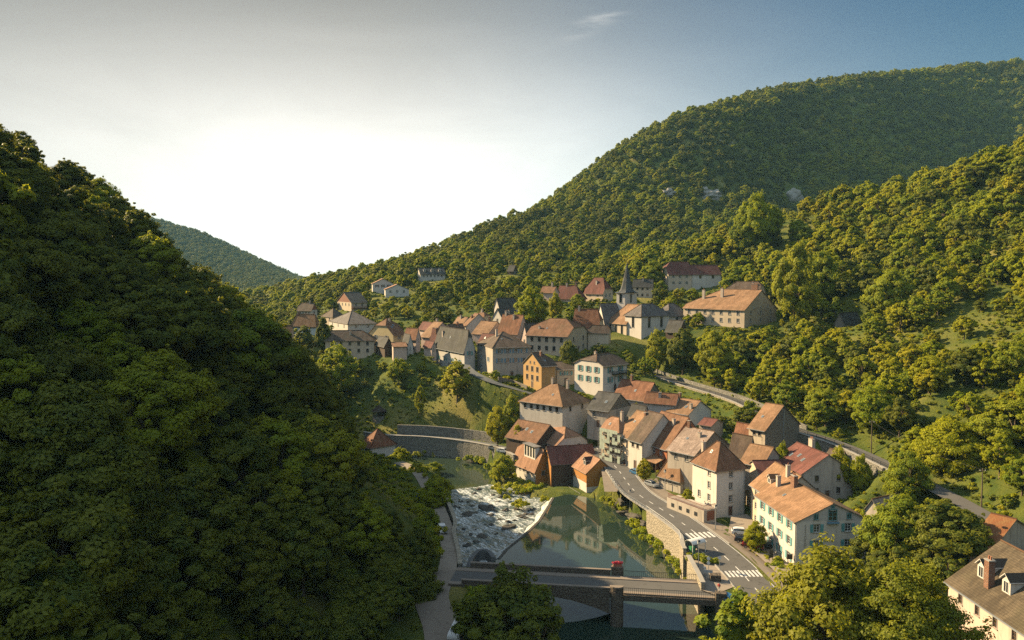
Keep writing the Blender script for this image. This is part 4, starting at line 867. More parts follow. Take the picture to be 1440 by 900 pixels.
def volume(root, w1, w2, h, rise, rd, hip, wall, roof, L=(0, 0), Rw=(0, 0), shut=None, chim=(), frame='white_paint', door=False, win=(.95, 1.4), gap=2.9, gwall=None, lwall=None, rwall=None,
           loc=(0, 0, 0), rz=0, detail=True, attic=0, names=('wall', 'roof'), seed=0, below=4.0, ov=.5, arch=False, gwin=True):
    rnd = random.Random(seed); loc = Vector(loc); Rz = Matrix.Rotation(rz, 4, 'Z')
    mats = [wall, gwall or wall, lwall or wall, rwall or wall]; mb = MB()
    wl = layout(w1, h, *L, win, gap); wr = layout(w2, h, *Rw, win, gap)
    wl = [q for q in wl if rnd.random() > .06]; wr = [q for q in wr if rnd.random() > .06]
    doors = []
    for lst, wname, lng in ((wr, 'R', w2), (wl, 'L', w1)):
        if door == wname or (door is True and lst is wr):
            c = lng * .5; lst[:] = [q for q in lst if not (abs(q[0] - c) < q[2] / 2 + .75 and q[1] < 2.6)]; doors.append((wname, c))
    hl = [q[:4] for q in wl] + [(c, .02, 1.05, 2.1) for n_, c in doors if n_ == 'L']; hr = [q[:4] for q in wr] + [(c, .02, 1.05, 2.1) for n_, c in doors if n_ == 'R']
    wall_panel(mb, (0, 0), (1, 0), w2, -below, h, hr, 3)
    wall_panel(mb, (0, w1), (0, -1), w1, -below, h, [(w1 - c if False else c, z, a, b) for c, z, a, b in hl], 2)
    wall_panel(mb, (w2, 0), (0, 1), w1, -below, h, [], 0); wall_panel(mb, (w2, w1), (-1, 0), w2, -below, h, [], 0)
    W, Ln = (w2, w1) if rd == 'y' else (w1, w2)
    for e in (0, 1):
        g = 1 - hip[e]; t = 0 if e == 0 else Ln
        if g < .01: continue
        pts = [(0, h), (W, h), (W/2, h + rise)] if g > .99 else [(0, h), (W, h), (W - g * W / 2, h + g * rise), (g * W / 2, h + g * rise)]
        q = [(s, t, z) if rd == 'y' else (t, s, z) for s, z in pts]
        if (e == 0) != (rd == 'y'): q = q[::-1]
        mb.poly(q, 1)
        if e == 0 and attic and detail:
            for i in range(attic):
                s = W * (.5 + (i - (attic - 1) / 2) * .22); zz = h + .35
                if rise * (1 - abs(2 * s / W - 1)) > 1.5 and (g > .99 or zz + 1 < h + g * rise):
                    p = Rz @ Vector((s, 0, zz) if rd == 'y' else (0, s, zz)); add_window(root, loc + p, rz + (0 if rd == 'y' else -math.pi / 2), .7, .8, frame, True, None, detail)
    o = mb.build(names[0], mats, root, loc, (0, 0, rz))
    for c, z, a, b, r, cc in wr: add_window(root, loc + Rz @ Vector((c, 0, z)), rz, a, b, frame, False, shut, detail)
    for c, z, a, b, r, cc in wl: add_window(root, loc + Rz @ Vector((0, w1 - c, z)), rz - math.pi / 2, a, b, frame, False, shut, detail)
    for n_, c in doors:
        add_door(root, loc + Rz @ (Vector((c, 0, .02)) if n_ == 'R' else Vector((0, w1 - c, .02))), rz if n_ == 'R' else rz - math.pi / 2)
    rf, k = roof_part(root, names[1], W, Ln, rise, hip, rd, h, roof, loc, rz, ov)
    for i, f in enumerate(chim): chimney(rf, W, Ln, rise, rd, f, seed + i)
    return o, rf, W, Ln
def railing(mb, a, b, h=1.0, step=.18, m=0, r=.02):
    a, b = Vector(a), Vector(b); L_ = (b - a).length; up = Vector((0, 0, h)); mb.bar(a + up, b + up, r * 1.4, m); mb.bar(a + up * .1, b + up * .1, r, m)
    for i in range(int(L_ / step) + 1): p = a.lerp(b, min(1, i * step / L_)); mb.bar(p, p + up, r, m)
def build_house(i, h):
    root = empty(h['name'], (h['E'].x, h['E'].y, h['zb']), h['a']); tag(root, h['label'], h['cat']); ex = h['ex']; D = h['D']
    wall, rf, W, Ln = volume(root, h['w1'], h['w2'], h['h'], h['rise'], h['rd'], h['hip'], h['wall'], h['roof'], h['L'], h['R'], h['shut'], h['chim'], h['frame'],
        ('R' if h['R'][0] > 1 else ('L' if h['L'][0] > 1 else False)) if D < 300 and h['cat'] == 'house' and not ex.get('inn') else False, h['win'], h['gap'], h['gwall'], ex.get('lwall'), ex.get('rwall'), detail=D < 330, attic=ex.get('attic', 0), seed=i)
    for j in range(ex.get('skylights', 0)): skylight(rf, W, h['rise'], h['rd'], .45 + .1 * (j % 2), Ln * (.35 + .2 * j))
    for j in range(ex.get('dorm', 0)): dormer(rf, W, h['rise'], h['rd'], .35, Ln * (.2 + .3 * j), 1.5, 1.2)
    w1, w2, hh = h['w1'], h['w2'], h['h']; rq = random.Random(i * 13 + 5)
    if D < 300 and h['cat'] == 'house':
        mb = MB(); gx = w2 - .25 if rq.random() < .5 else .25; mb.bar((gx, -.1, -1.5), (gx, -.1, hh - .1), .05); mb.build('downpipe', 'zinc', root)
        if h['rd'] == 'y': ga, gb = (-.58, -.2, hh - .22), (-.58, w1 + .2, hh - .22)
        else: ga, gb = (-.2, -.58, hh - .22), (w2 + .2, -.58, hh - .22)
        kk = h['rise'] / (W / 2); dz_ = .16 + .02 - kk * .5; ga = (ga[0], ga[1], hh + dz_ - .08); gb = (gb[0], gb[1], hh + dz_ - .08); mb = MB(); mb.bar(ga, gb, .075); mb.build('gutter', 'zinc', root)
        if not ex.get('skylights') and not ex.get('pyramid') and rq.random() < .6: skylight(rf, W, h['rise'], h['rd'], rq.uniform(.35, .6), Ln * rq.uniform(.3, .7), .6, .8)
        if rq.random() < .4:
            mb = MB(); mb.bar((0, 0, -.3), (0, 0, 1.9), .025); [mb.bar((-.5, 0, z_), (.5, 0, z_), .015) for z_ in (1.2, 1.5, 1.8)]; s_, t_ = W / 2, Ln * .5
            mb.build('aerial', 'iron', rf, (s_, t_, h['rise']) if h['rd'] == 'y' else (t_, s_, h['rise']))
    if ex.get('balcony'):
        mb = MB(); z = max(.8, hh - 3.0); x0 = w2 * (.35 if h['label'].startswith('white half') else .02)
        mb.box((x0, -1.3, z), (w2 - .2, -.04, z + .16)); railing(mb, (x0, -1.25, z + .16), (w2 - .2, -1.25, z + .16)); railing(mb, (x0, -1.25, z + .16), (x0, -.1, z + .16))
        for x in np.linspace(x0 + .3, w2 - .5, 3): mb.bar((x, -1.2, -2), (x, -1.2, z), .07)
        mb.build('balcony', 'wood_red' if h['label'].startswith('chalet') else 'iron', root)
    if ex.get('pipe'):
        mb = MB(); mb.bar((w2 * .52, -.12, -2), (w2 * .52, -.12, hh + h['rise'] * .8), .11); mb.build('flue_pipe', 'zinc', root)
    if ex.get('awning'):
        mb = MB(); y0, y1 = w1 * .05, w1 * .55
        q = [(-3.2, y0, 2.5), (-3.2, y1, 2.5), (-.03, y1, 3.6), (-.03, y0, 3.6)]; mb.poly(q[::-1], 0, [(p[1], p[0]) for p in q[::-1]]); lo = [(p[0], p[1], p[2] - .12) for p in q]; mb.poly(lo, 1)
        for k in range(4): mb.poly([q[k], q[(k+1) % 4], lo[(k+1) % 4], lo[k]], 1)
        for y in (y0 + .2, y1 - .2): mb.bar((-3, y, -1), (-3, y, 2.45), .07, 1)
        mb.build('lean_to_roof', ['tile_tan', 'wood_dark'], root)
    if ex.get('lead'):
        mb = MB(); 
        for k in range(7): mb.box((w2 * .1 + k * .32, -1.4, -1), (w2 * .1 + (k + 1) * .32, -.05, .22 + k * .2))
        mb.build('outside_stair', 'concrete', root)
    if ex.get('corner'):
        for t in (Ln * .72, Ln * .885): dormer(rf, W, h['rise'], h['rd'], .3, t, 1.5, 1.7, 'wall_white', 'tile_slate')
        chimney(rf, W, Ln, h['rise'], h['rd'], (.13, .815, 3.2, .9), 1)
    if ex.get('inndorm'): dormer(rf, W, h['rise'], h['rd'], .3, Ln * .55, 1.6, 1.2, 'wall_cream', 'tile_tan')
    if ex.get('dormer'):    # raised lantern strip on the mill wing
        k = h['rise'] / (W / 2); mb = MB(); s0, s1 = W * .2, W * .48; t0, t1 = Ln * .15, Ln * .62; zt = h['rise'] + .5
        mb.box((s0, t0, k * s0 - .3), (s1, t1, zt), 1)
        mb.box((s0 - .5, t0 - .4, zt), (s1 + .4, t1 + .4, zt + .14), 0)
        for j in range(4): y = t0 + (t1 - t0) * (j + .5) / 4; mb.box((s0 - .03, y - .45, k * s0 + .5), (s0 - .004, y + .45, zt - .2), 2)
        mb.build('roof_lantern', ['metal_sheet', 'wall_bright', 'glass'], rf)
    if ex.get('dormer2'): dormer(rf, W, h['rise'], h['rd'], .32, Ln * .45, 1.8, 1.3, 'wood_dark', 'tile_maroon')
    if ex.get('plank'):     # orange planking over the gable, down to the plaster base
        mb = MB(); zb = 2.35
        mb.poly([(-.06, -.05, zb), (w2 + .06, -.05, zb), (w2 + .06, -.05, hh + .02), (w2 / 2, -.05, hh + h['rise'] + .0), (-.06, -.05, hh + .02)]); mb.poly([(-.06, -.05, zb), (-.06, .02, zb), (w2 + .06, .02, zb), (w2 + .06, -.05, zb)])
        for x in (-.06, w2 + .06): mb.poly([(x, -.05, zb), (x, -.05, hh), (x, .0, hh), (x, .0, zb)])
        mb.poly([(-.061, -.05, hh * .55), (-.061, w1, hh * .55), (-.061, w1, hh), (-.061, -.05, hh)][::-1])
        mb.build('plank_cladding', 'wood_orange', root)
        mb = MB(); mb.box((-2.2, -.3, -.35), (-.02, w1 * .9, -.1)); railing(mb, (-2.1, -.2, -.1), (-2.1, w1 * .85, -.1), .95, .5); mb.build('terrace', 'concrete', root)
    if ex.get('inn'):
        # proud gable windows, flower sills, the vertical faded lettering, hanging sign
        for x, z, a_, b_, fr in ((w2*.5, hh + h['rise'] * .62, .7, .9, 'shutter_teal'), (w2*.27, hh + .25, .9, 1.1, 'shutter_teal'), (w2*.73, hh + .25, .9, 1.1, 'shutter_teal'), (w2*.5, hh + .0, 1.7, 2.2, 'shutter_teal')): add_window(root, (x, 0, z), 0, a_, b_, fr, True)
        mb = MB(); 
        for x in np.linspace(-.9, .9, 2): mb.bar((w2*.5 + x, -.35, hh - .5), (w2*.5 + x, -.02, hh - .6), .04)
        mb.box((w2*.5 - 1.1, -.5, hh - .5), (w2*.5 + 1.1, -.14, hh - .2)); mb.build('window_box', 'shutter_blue', root)
        q = MB(); q.box((0, -.03, 0), (.9, -.006, 5.2)); 
        fc = bpy.data.curves.new('lettering', 'FONT'); fc.body = '\n'.join('RESTAURANT'); fc.size = .62; fc.space_line = .72; fc.align_x = 'CENTER'; fc.extrude = .008
        tmp = bpy.data.objects.new('lettering', fc); COL.objects.link(tmp); bpy.context.view_layer.update(); lm = bpy.data.meshes.new_from_object(tmp.evaluated_get(bpy.context.evaluated_depsgraph_get())); bpy.data.objects.remove(tmp); ob = link('lettering', lm, root); ob.location = (1.75, -.02, hh - 1.1); ob.rotation_euler = (math.pi / 2, 0, 0); lm.materials.clear(); lm.materials.append(M('faded_letters'))
        mb = MB(); mb.bar((-1.2, .9, 3.3), (0, .9, 3.3), .04); mb.box((-1.25, .86, 2.3), (-.15, .94, 3.2), 1); mb.build('hanging_sign', ['iron', 'wood_dark'], root)
        mb = MB(); mb.box((-.12, .12, -3), (-.02, .26, hh)); mb.build('downpipe', 'zinc', root)
        for y in (5.5, 9.5, 13): add_door(root, (0, y, .02), -math.pi / 2)
    return root
for i, h in enumerate(HS): h['root'] = build_house(i, h)
# ---------------------------------------------------------------- placing things on the ground
def on(px, py):
    d = ray(px, py); d = d / d.y; o = Vector((0, 0, CAMZ)); t = np.arange(30, 1500, .5)
    z = tz(d.x * t, t); hit = np.nonzero(CAMZ + d.z * t <= z)[0]
    k = t[hit[0]] if len(hit) else 300.0
    return Vector((d.x * k, k, tz1(d.x * k, k)))
# ---------------------------------------------------------------- church
def church():
    E0 = P(902, 444, 305); zb = Zat(483, 305); root = empty('church', (E0.x, E0.y, zb)); tag(root, 'pale stone church with square belfry and slender grey spire', 'church')
    def vol(cx, ey, D, lx, rx, a, **k):
        a_ = R(a); E = P(cx, ey, D); d2 = Vector((math.cos(a_), math.sin(a_))); d1 = Vector((-math.sin(a_), math.cos(a_)))
        def reach(px, d):
            u = (px - 720) / FPX; return (u * (E.y * cP - (E.z - CAMZ) * sP) - E.x) / (d.x - u * d.y * cP)
        w1 = k.pop('w1', None) or reach(lx, d1); w2 = k.pop('w2', None) or reach(rx, d2); c = Vector((E.x, E.y)) + d1 * w1 * .5 + d2 * w2 * .5
        ry = k.pop('ry', None); rise = Zat(ry, c.y) - E.z if ry else 1.0
        print('church', round(w1, 1), round(w2, 1), round(rise, 1), round(E.z - zb, 1))
        return E, w1, w2, volume(root, w1, w2, E.z - zb, max(rise, .6), wall=k.pop('wall', 'wall_white'), roof=k.pop('roof', 'tile_church'), loc=(E.x - E0.x, E.y - E0.y, 0), rz=a_, below=6, **k)
    vol(902, 444, 305, 879, 941, 35, rd='x', hip=(1, 1), ry=427.5, L=(1, 1), Rw=(1, 2), win=(1.3, 4.2), frame='iron', names=('choir_wall', 'choir_roof'), seed=3)
    vol(941, 444, 318, 930, 963, 35, rd='x', hip=(1, .4), ry=427, w1=9, Rw=(1, 1), win=(1.2, 3.6), frame='iron', names=('sacristy_wall', 'sacristy_roof'), seed=4)
    vol(881, 455, 311, 852, 890, 35, rd='y', hip=(0, 1), ry=428, w2=13, roof='tile_tan', L=(1, 3), win=(1.2, 3.8), frame='iron', names=('aisle_wall', 'aisle_roof'), wall='wall_cream', seed=8)
    vol(851, 458, 318, 838, 884, 22, rd='x', hip=(0, 0), ry=427, names=('nave_wall', 'nave_roof'), wall='wall_bright', seed=6)
    E, w1, w2, (ow, rf, W, Ln) = vol(879, 412, 322, 867, 895.5, 52, rd='y', hip=(1, 1), L=(1, 1), Rw=(1, 1), win=(1.2, 3.4), frame='iron', wall='wall_bright', roof='slate_spire', names=('tower_wall', 'tower_eaves'), seed=11, ov=.6)
    s = (w1 + w2) / 4; c = Vector((E.x - E0.x, E.y - E0.y, 0)) + Matrix.Rotation(R(52), 4, 'Z') @ Vector((w2 / 2, w1 / 2, 0)); z0 = E.z - zb + .3; zt = Zat(369, E.y) - zb
    mb = MB(); prof = [(s * 1.02, z0), (s * .78, z0 + 1.1), (s * .60, z0 + 3.0), (s * .30, z0 + (zt - z0) * .6), (.05, zt)]
    for i in range(len(prof) - 1):
        for k in range(8):
            a0, a1 = R(52 + 22.5 + 45 * k), R(52 + 22.5 + 45 * (k + 1)); q = lambda r, z, a: (c.x + r * math.cos(a), c.y + r * math.sin(a), z)
            mb.poly([q(prof[i][0], prof[i][1], a0), q(prof[i][0], prof[i][1], a1), q(prof[i+1][0], prof[i+1][1], a1), q(prof[i+1][0], prof[i+1][1], a0)], 0, [(k, prof[i][1]), (k + 1, prof[i][1]), (k + 1, prof[i+1][1]), (k, prof[i+1][1])])
    mb.build('spire', 'slate_spire', root)
    mb = MB(); mb.lathe([(.0, zt - .2), (.28, zt + .05), (.0, zt + .4)], 8, 0, (c.x, c.y, 0)); mb.bar((c.x, c.y, zt), (c.x, c.y, zt + 2.4), .06); mb.bar((c.x - .6, c.y, zt + 1.6), (c.x + .6, c.y, zt + 1.6), .06); mb.build('cross', 'iron', root)
church()

# ---------------------------------------------------------------- walls along river and roads
def wall_strip(name, label, pts, zbot, th, mat, cap=None, cat='wall', closed=False, out=1):
    pts = [Vector(p) for p in pts]; o = pts[0].copy(); root = empty(name, o); tag(root, label, cat); mb = MB(); cb = MB(); n = len(pts)
    nr = [side(pts, i) * th * out for i in range(n)]
    for i in range(n - 1):
        a, b = pts[i] - o, pts[i+1] - o; na, nb = nr[i], nr[i+1]
        za, zb_ = (zbot[i] - o.z, zbot[i+1] - o.z) if hasattr(zbot, '__len__') else (zbot - o.z, zbot - o.z)
        A = [a, b, b + nb, a + na]; lo = [Vector((p.x, p.y, z)) for p, z in zip(A, (za, zb_, zb_, za))]
        mb.poly(A); 
        for k in range(4): mb.poly([lo[k], lo[(k+1) % 4], A[(k+1) % 4], A[k]])
        if cap:
            e = .12; up = Vector((0, 0, .02)); ua = na.normalized() * e; ub = nb.normalized() * e; C = [a - ua + up, b - ub + up, b + nb + ub + up, a + na + ua + up]; T = [p + Vector((0, 0, .18)) for p in C]
            cb.poly(T); 
            for k in range(4): cb.poly([C[k], C[(k+1) % 4], T[(k+1) % 4], T[k]])
    mb.build('masonry', mat, root, weld=True)
    if cap: cb.build('coping', cap, root, weld=True)
    return root
def lift(pl, dz): return [(p[0], p[1], p[2] + dz) for p in pl]
qr = resample(lift(quayR, .75), 3)
QW = resample(lift(quayR[2:], .75), 3)
wall_strip('river_wall', 'sunlit stone river wall with pale coping below the main street', QW[:len(QW) // 2 + 2], -3, .6, 'pale_stone', 'concrete', out=-1)
wall_strip('river_wall', 'lower stretch of stone river wall beside the plaza at the bridge end', QW[len(QW) // 2 + 2:], -3, .6, 'pale_stone', 'concrete', out=-1)
wall_strip('quay_wall', 'pale topped quay wall along the left bank path beside the rapids', resample(lift(quayL, .5), 3), -4, .6, 'quay_stone', 'pale_stone', out=1)
def offs(pl, d):
    pts = resample(pl, 3); return [tuple(p + side(pts, i) * d) for i, p in enumerate(pts)]
rr_ = offs(riv_road, 2.3)
wall_strip('embankment_wall', 'long grey embankment wall rising from the far dark river pool', lift(rr_, .55), -3.5, .7, 'quay_stone', 'concrete', out=1)
up_ = offs(riv_road, -2.3)[3:-6]
wall_strip('retaining_wall', 'long retaining wall of rough stone below the grassy bank', lift(up_, 3.3), [p[2] - 1 for p in up_], .8, 'quay_stone', None, out=-1)
ru = offs(road_up, 2.6); nru = len(ru)
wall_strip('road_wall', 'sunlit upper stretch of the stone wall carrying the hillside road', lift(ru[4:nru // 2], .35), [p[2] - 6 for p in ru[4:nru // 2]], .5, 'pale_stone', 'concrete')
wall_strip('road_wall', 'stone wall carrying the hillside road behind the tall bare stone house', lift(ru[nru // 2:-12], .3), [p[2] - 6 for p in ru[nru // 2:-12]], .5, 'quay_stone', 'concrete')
wall_strip('hill_wall', 'low dry stone wall on the uphill side of the hillside road', lift(offs(road_up, -2.8)[2:nru // 2 + 3], 1.0), [p[2] - 1 for p in offs(road_up, -2.8)[2:nru // 2 + 3]], .5, 'quay_stone', None, out=-1)
sl_ = [tuple(G(a, b, .7)) for a, b in ((655, 797), (661, 783), (669, 774), (680, 771), (690, 774), (697, 783))]
wall_strip('sluice_wall', 'dark curved stone sluice wall between rapids and bridge', resample(sl_, 1), -2.5, .9, 'concrete_dark', None)
wall_strip('garden_wall', 'low pale garden wall at the foot of the ivy house beside the lane', [tuple(on(a, b) + Vector((0, 0, 1.6))) for a, b in ((700, 536), (722, 541), (742, 549))], 16, .4, 'rubble', None)
def fence(name, label, pts, h, mat, step=2.0, bars=2, cat='railing', pick=0):
    pts = [Vector(p) for p in pts]; o = pts[0].copy(); root = empty(name, o); tag(root, label, cat); mb = MB(); pb = MB(); posts = []; pb.bar((0, 0, 0), (0, 0, h + .05), .045)
    for i in range(len(pts) - 1):
        a, b = pts[i] - o, pts[i+1] - o
        for k in range(bars): z = h * (k + 1) / bars; mb.bar(a + Vector((0, 0, z)), b + Vector((0, 0, z)), .03)
        n = max(1, int((b - a).length / step))
        for k in range(n): posts.append(a.lerp(b, k / n))
        if pick:
            for k in range(int((b - a).length / pick)): p = a.lerp(b, k * pick / (b - a).length); mb.bar(p + Vector((0, 0, .1)), p + Vector((0, 0, h)), .014)
    mb.build('rail', mat, root); pm = pb.mesh('post', [mat])
    for p in posts[:95]: link('post', pm, root, p)
    return root
fence('road_railing', 'thin iron railing along the edge of the hillside road', lift(ru[2:-10], .5), .9, 'iron', 2.4, 2, pick=.3)
fence('street_railing', 'grey metal railing between main street and river bank', [tuple(Vector(p)) for p in offs(road_main, 4.2)[9:19]], 1.05, 'zinc', 2.0, 3)
fence('bank_railing', 'white post and rail fence on top of the sunlit river wall', lift(QW[:len(QW) // 2 + 1], .2), .8, 'white_paint', 2.2, 1)

# ---------------------------------------------------------------- bridge
def bridge():
    A, B = Vector(bridgeL), Vector(bridgeR); A.z = B.z = 0; u = (B - A).normalized(); A = A - u * 1.0; L_ = (B - A).length + 1.0; ang = math.atan2(u.y, u.x)
    zd = 5.25; root = empty('bridge', (A.x, A.y, zd), ang); tag(root, 'two span road bridge with stone parapets on the left span and railings on the right', 'bridge')
    hw = 3.9
    px_ = G(868, 815, 5.3); tp = (Vector((px_.x, px_.y, 0)) - A).dot(u)
    mb = MB(); mb.box((-1, -hw, -.75), (L_, hw, 0)); mb.build('deck', 'bridge_stone', root)
    mb = MB(); mb.box((-1, -hw + 1.15, .004), (L_, hw - 1.5, .02)); mb.build('roadway', 'asphalt', root)
    for y0, y1 in ((-hw + .05, -hw + 1.15), (hw - 1.5, hw - .05)):
        mb = MB(); mb.box((-1, y0, .004), (L_, y1, .15)); mb.build('sidewalk', 'bridge_cap', root)
    for sgn in (-1, 1):
        y0, y1 = (-hw - .45, -hw) if sgn < 0 else (hw, hw + .45)
        mb = MB(); mb.box((1.5, y0, .15), (tp - 1.2, y1, 1.05)); mb.box((1.45, y0 - .05, 1.05), (tp - 1.15, y1 + .05, 1.2), 1)
        n = 16; prev = None
        for i in range(n + 1):          # spandrel with a shallow arch below
            x = 1.5 + (tp - 2.7) * i / n; t = 2 * i / n - 1; zb = -.8 - 2.6 * t * t
            if prev: mb.poly([(prev[0], y0, prev[1]), (x, y0, zb), (x, y0, .15), (prev[0], y0, .15)]); mb.poly([(prev[0], y1, prev[1]), (x, y1, zb), (x, y1, .15), (prev[0], y1, .15)][::-1]); mb.poly([(prev[0], y0, prev[1]), (prev[0], y1, prev[1]), (x, y1, zb), (x, y0, zb)])
            prev = (x, zb)
        mb.build('parapet', ['bridge_stone', 'bridge_cap'], root)
        mb = MB(); yr = sgn * (hw - .0); railing(mb, (tp + 1.2, yr, .1), (L_ - 1.2, yr, .1), 1.05, .35, 0, .022); mb.build('railing', 'iron', root)
        mb = MB(); mb.box((tp + 1.1, y0 + .1, -1.0), (L_, y1 - .02, -.02)); mb.build('girder', 'bridge_stone', root)
        mb = MB(); mb.box((L_ - 1.2, sgn * (hw + .1) - .7, -5), (L_ + .6, sgn * (hw + .1) + .7, 1.35)); mb.build('end_pillar', 'bridge_stone', root)
    mb = MB(); n = 8
    pts = [(tp + 1.1 * math.cos(a), -hw - .4 + 1.0 * math.sin(a)) for a in np.linspace(math.pi, 2 * math.pi, n)] + [(tp + 1.1 * math.cos(a), hw + .4 + 1.0 * math.sin(a)) for a in np.linspace(0, math.pi, n)]
    mb.prism(pts, -8.5, -.8); mb.build('pier', 'bridge_stone', root)
    for sgn in (-1, 1):
        mb = MB(); pp = [(tp + 1.1 * math.cos(a), sgn * (hw + .35) + 1.05 * math.sin(a) * (1 if sgn > 0 else 1)) for a in (np.linspace(math.pi, 2 * math.pi, n) if sgn < 0 else np.linspace(0, math.pi, n))]
        mb.prism(pp, -.8, 1.45); mb.prism([(tp + (x - tp) * 1.08, y) for x, y in pp], 1.46, 1.66, 1); mb.build('pier_head', ['bridge_stone', 'bridge_cap'], root)
    for x0 in (-2.5, L_ - .8):
        mb = MB(); mb.box((x0, -hw - .2, -8), (x0 + 3.2, hw + .2, -.76)); mb.build('abutment', 'bridge_stone', root)
    f = root.matrix_basis @ Vector((0, 0, 0)); 
    Mx = Matrix.Translation(root.location) @ Matrix.Rotation(ang, 4, 'Z')
    return Mx, tp, hw
BM, BTP, BHW = bridge()
def flower_box(p, label, s=1.0, rz=0):
    r = empty('flower_box', p, rz); tag(r, label, 'flower box'); mb = MB(); mb.box((-.8*s, -.35*s, .0), (.8*s, .35*s, .45*s)); mb.build('trough', 'planter', r)
    V_, F_ = leaf_cloud(np.array([[x, 0, .62 * s] for x in np.linspace(-.6*s, .6*s, 4)]), np.full(4, .42 * s), 90, .13); link('flowers', np_mesh('flowers', V_, F_, ['flower_red']), r)
def leaf_cloud(cent, rad, per, size, flat=.75, up=.35, aspect=.62, rng=None, out=None):
    rng = rng or RNG; n = len(cent) * per
    d = rng.normal(size=(n, 3)); d /= np.linalg.norm(d, axis=1)[:, None]; r = np.repeat(rad, per)[:, None] * (rng.random((n, 1)) ** .45)
    pos = np.repeat(cent, per, 0) + d * r * np.array([1, 1, flat])
    nrm = d * .95 + rng.normal(size=(n, 3)) * .42 + np.array([0, 0, up]) + (0 if out is None else np.repeat(out, per, 0) * .6); nrm /= np.linalg.norm(nrm, axis=1)[:, None]
    t = np.cross(nrm, rng.normal(size=(n, 3))); t /= np.linalg.norm(t, axis=1)[:, None] + 1e-9; b = np.cross(nrm, t)
    s = size * (.65 + .7 * rng.random((n, 1))); t = t * s; b = b * s * aspect
    V_ = np.stack([pos - t, pos + b * .9 - t * .1, pos + t, pos - b * .9 - t * .1], 1).reshape(-1, 3)
    return V_, np.arange(n * 4).reshape(n, 4)
flower_box(BM @ Vector((BTP, BHW + .7, 1.68)), 'red flowers in a trough on the far head of the bridge pier')

# ---------------------------------------------------------------- road markings
def decal(pts, mat='road_paint', name='road_marking'):
    mb = MB(); mb.poly(pts); return mb
def on_road(px, py, pl, dz=.026):
    best = None
    z = 5.8
    for _ in range(6):
        p = G(px, py, z); d, bz = segdist(np.array([p.x]), np.array([p.y]), [tuple(q) for q in resample(pl)]); z = float(bz[0]) + dz
    return G(px, py, z)
RMs = resample(road_main, 1.0)
mk = MB()
def mark(i, off0, off1, ln):
    pts = RMs; a = pts[i]; k = min(len(pts) - 1, i + max(1, int(round(ln)))); b = pts[k]; sa, sb = side(pts, i), side(pts, k); z = Vector((0, 0, .026))
    mk.poly([a + sa * off0 + z, a + sa * off1 + z, b + sb * off1 + z, b + sb * off0 + z])
for i in range(2, len(RMs) - 4, 5): mark(i, .12, .30, 2)
for i in range(0, len(RMs) - 3, 2):
    if i < 60: mark(i, 3.25, 3.38, 1)
    mark(i, -3.38, -3.25, 2)
def crossing(px, py, n, off=(-3.0, 3.0)):
    p = on_road(px, py, road_main); i = min(range(len(RMs)), key=lambda k: (RMs[k] - p).length)
    for j in range(n): o = off[0] + (off[1] - off[0]) * (j + .1) / n; mark(i, o, o + .55 * (off[1] - off[0]) / n, 3)
crossing(978, 750, 6); crossing(1056, 803, 9, (-3.2, 3.4))
tag(mk.build('road_markings', 'road_paint'), kind='structure')

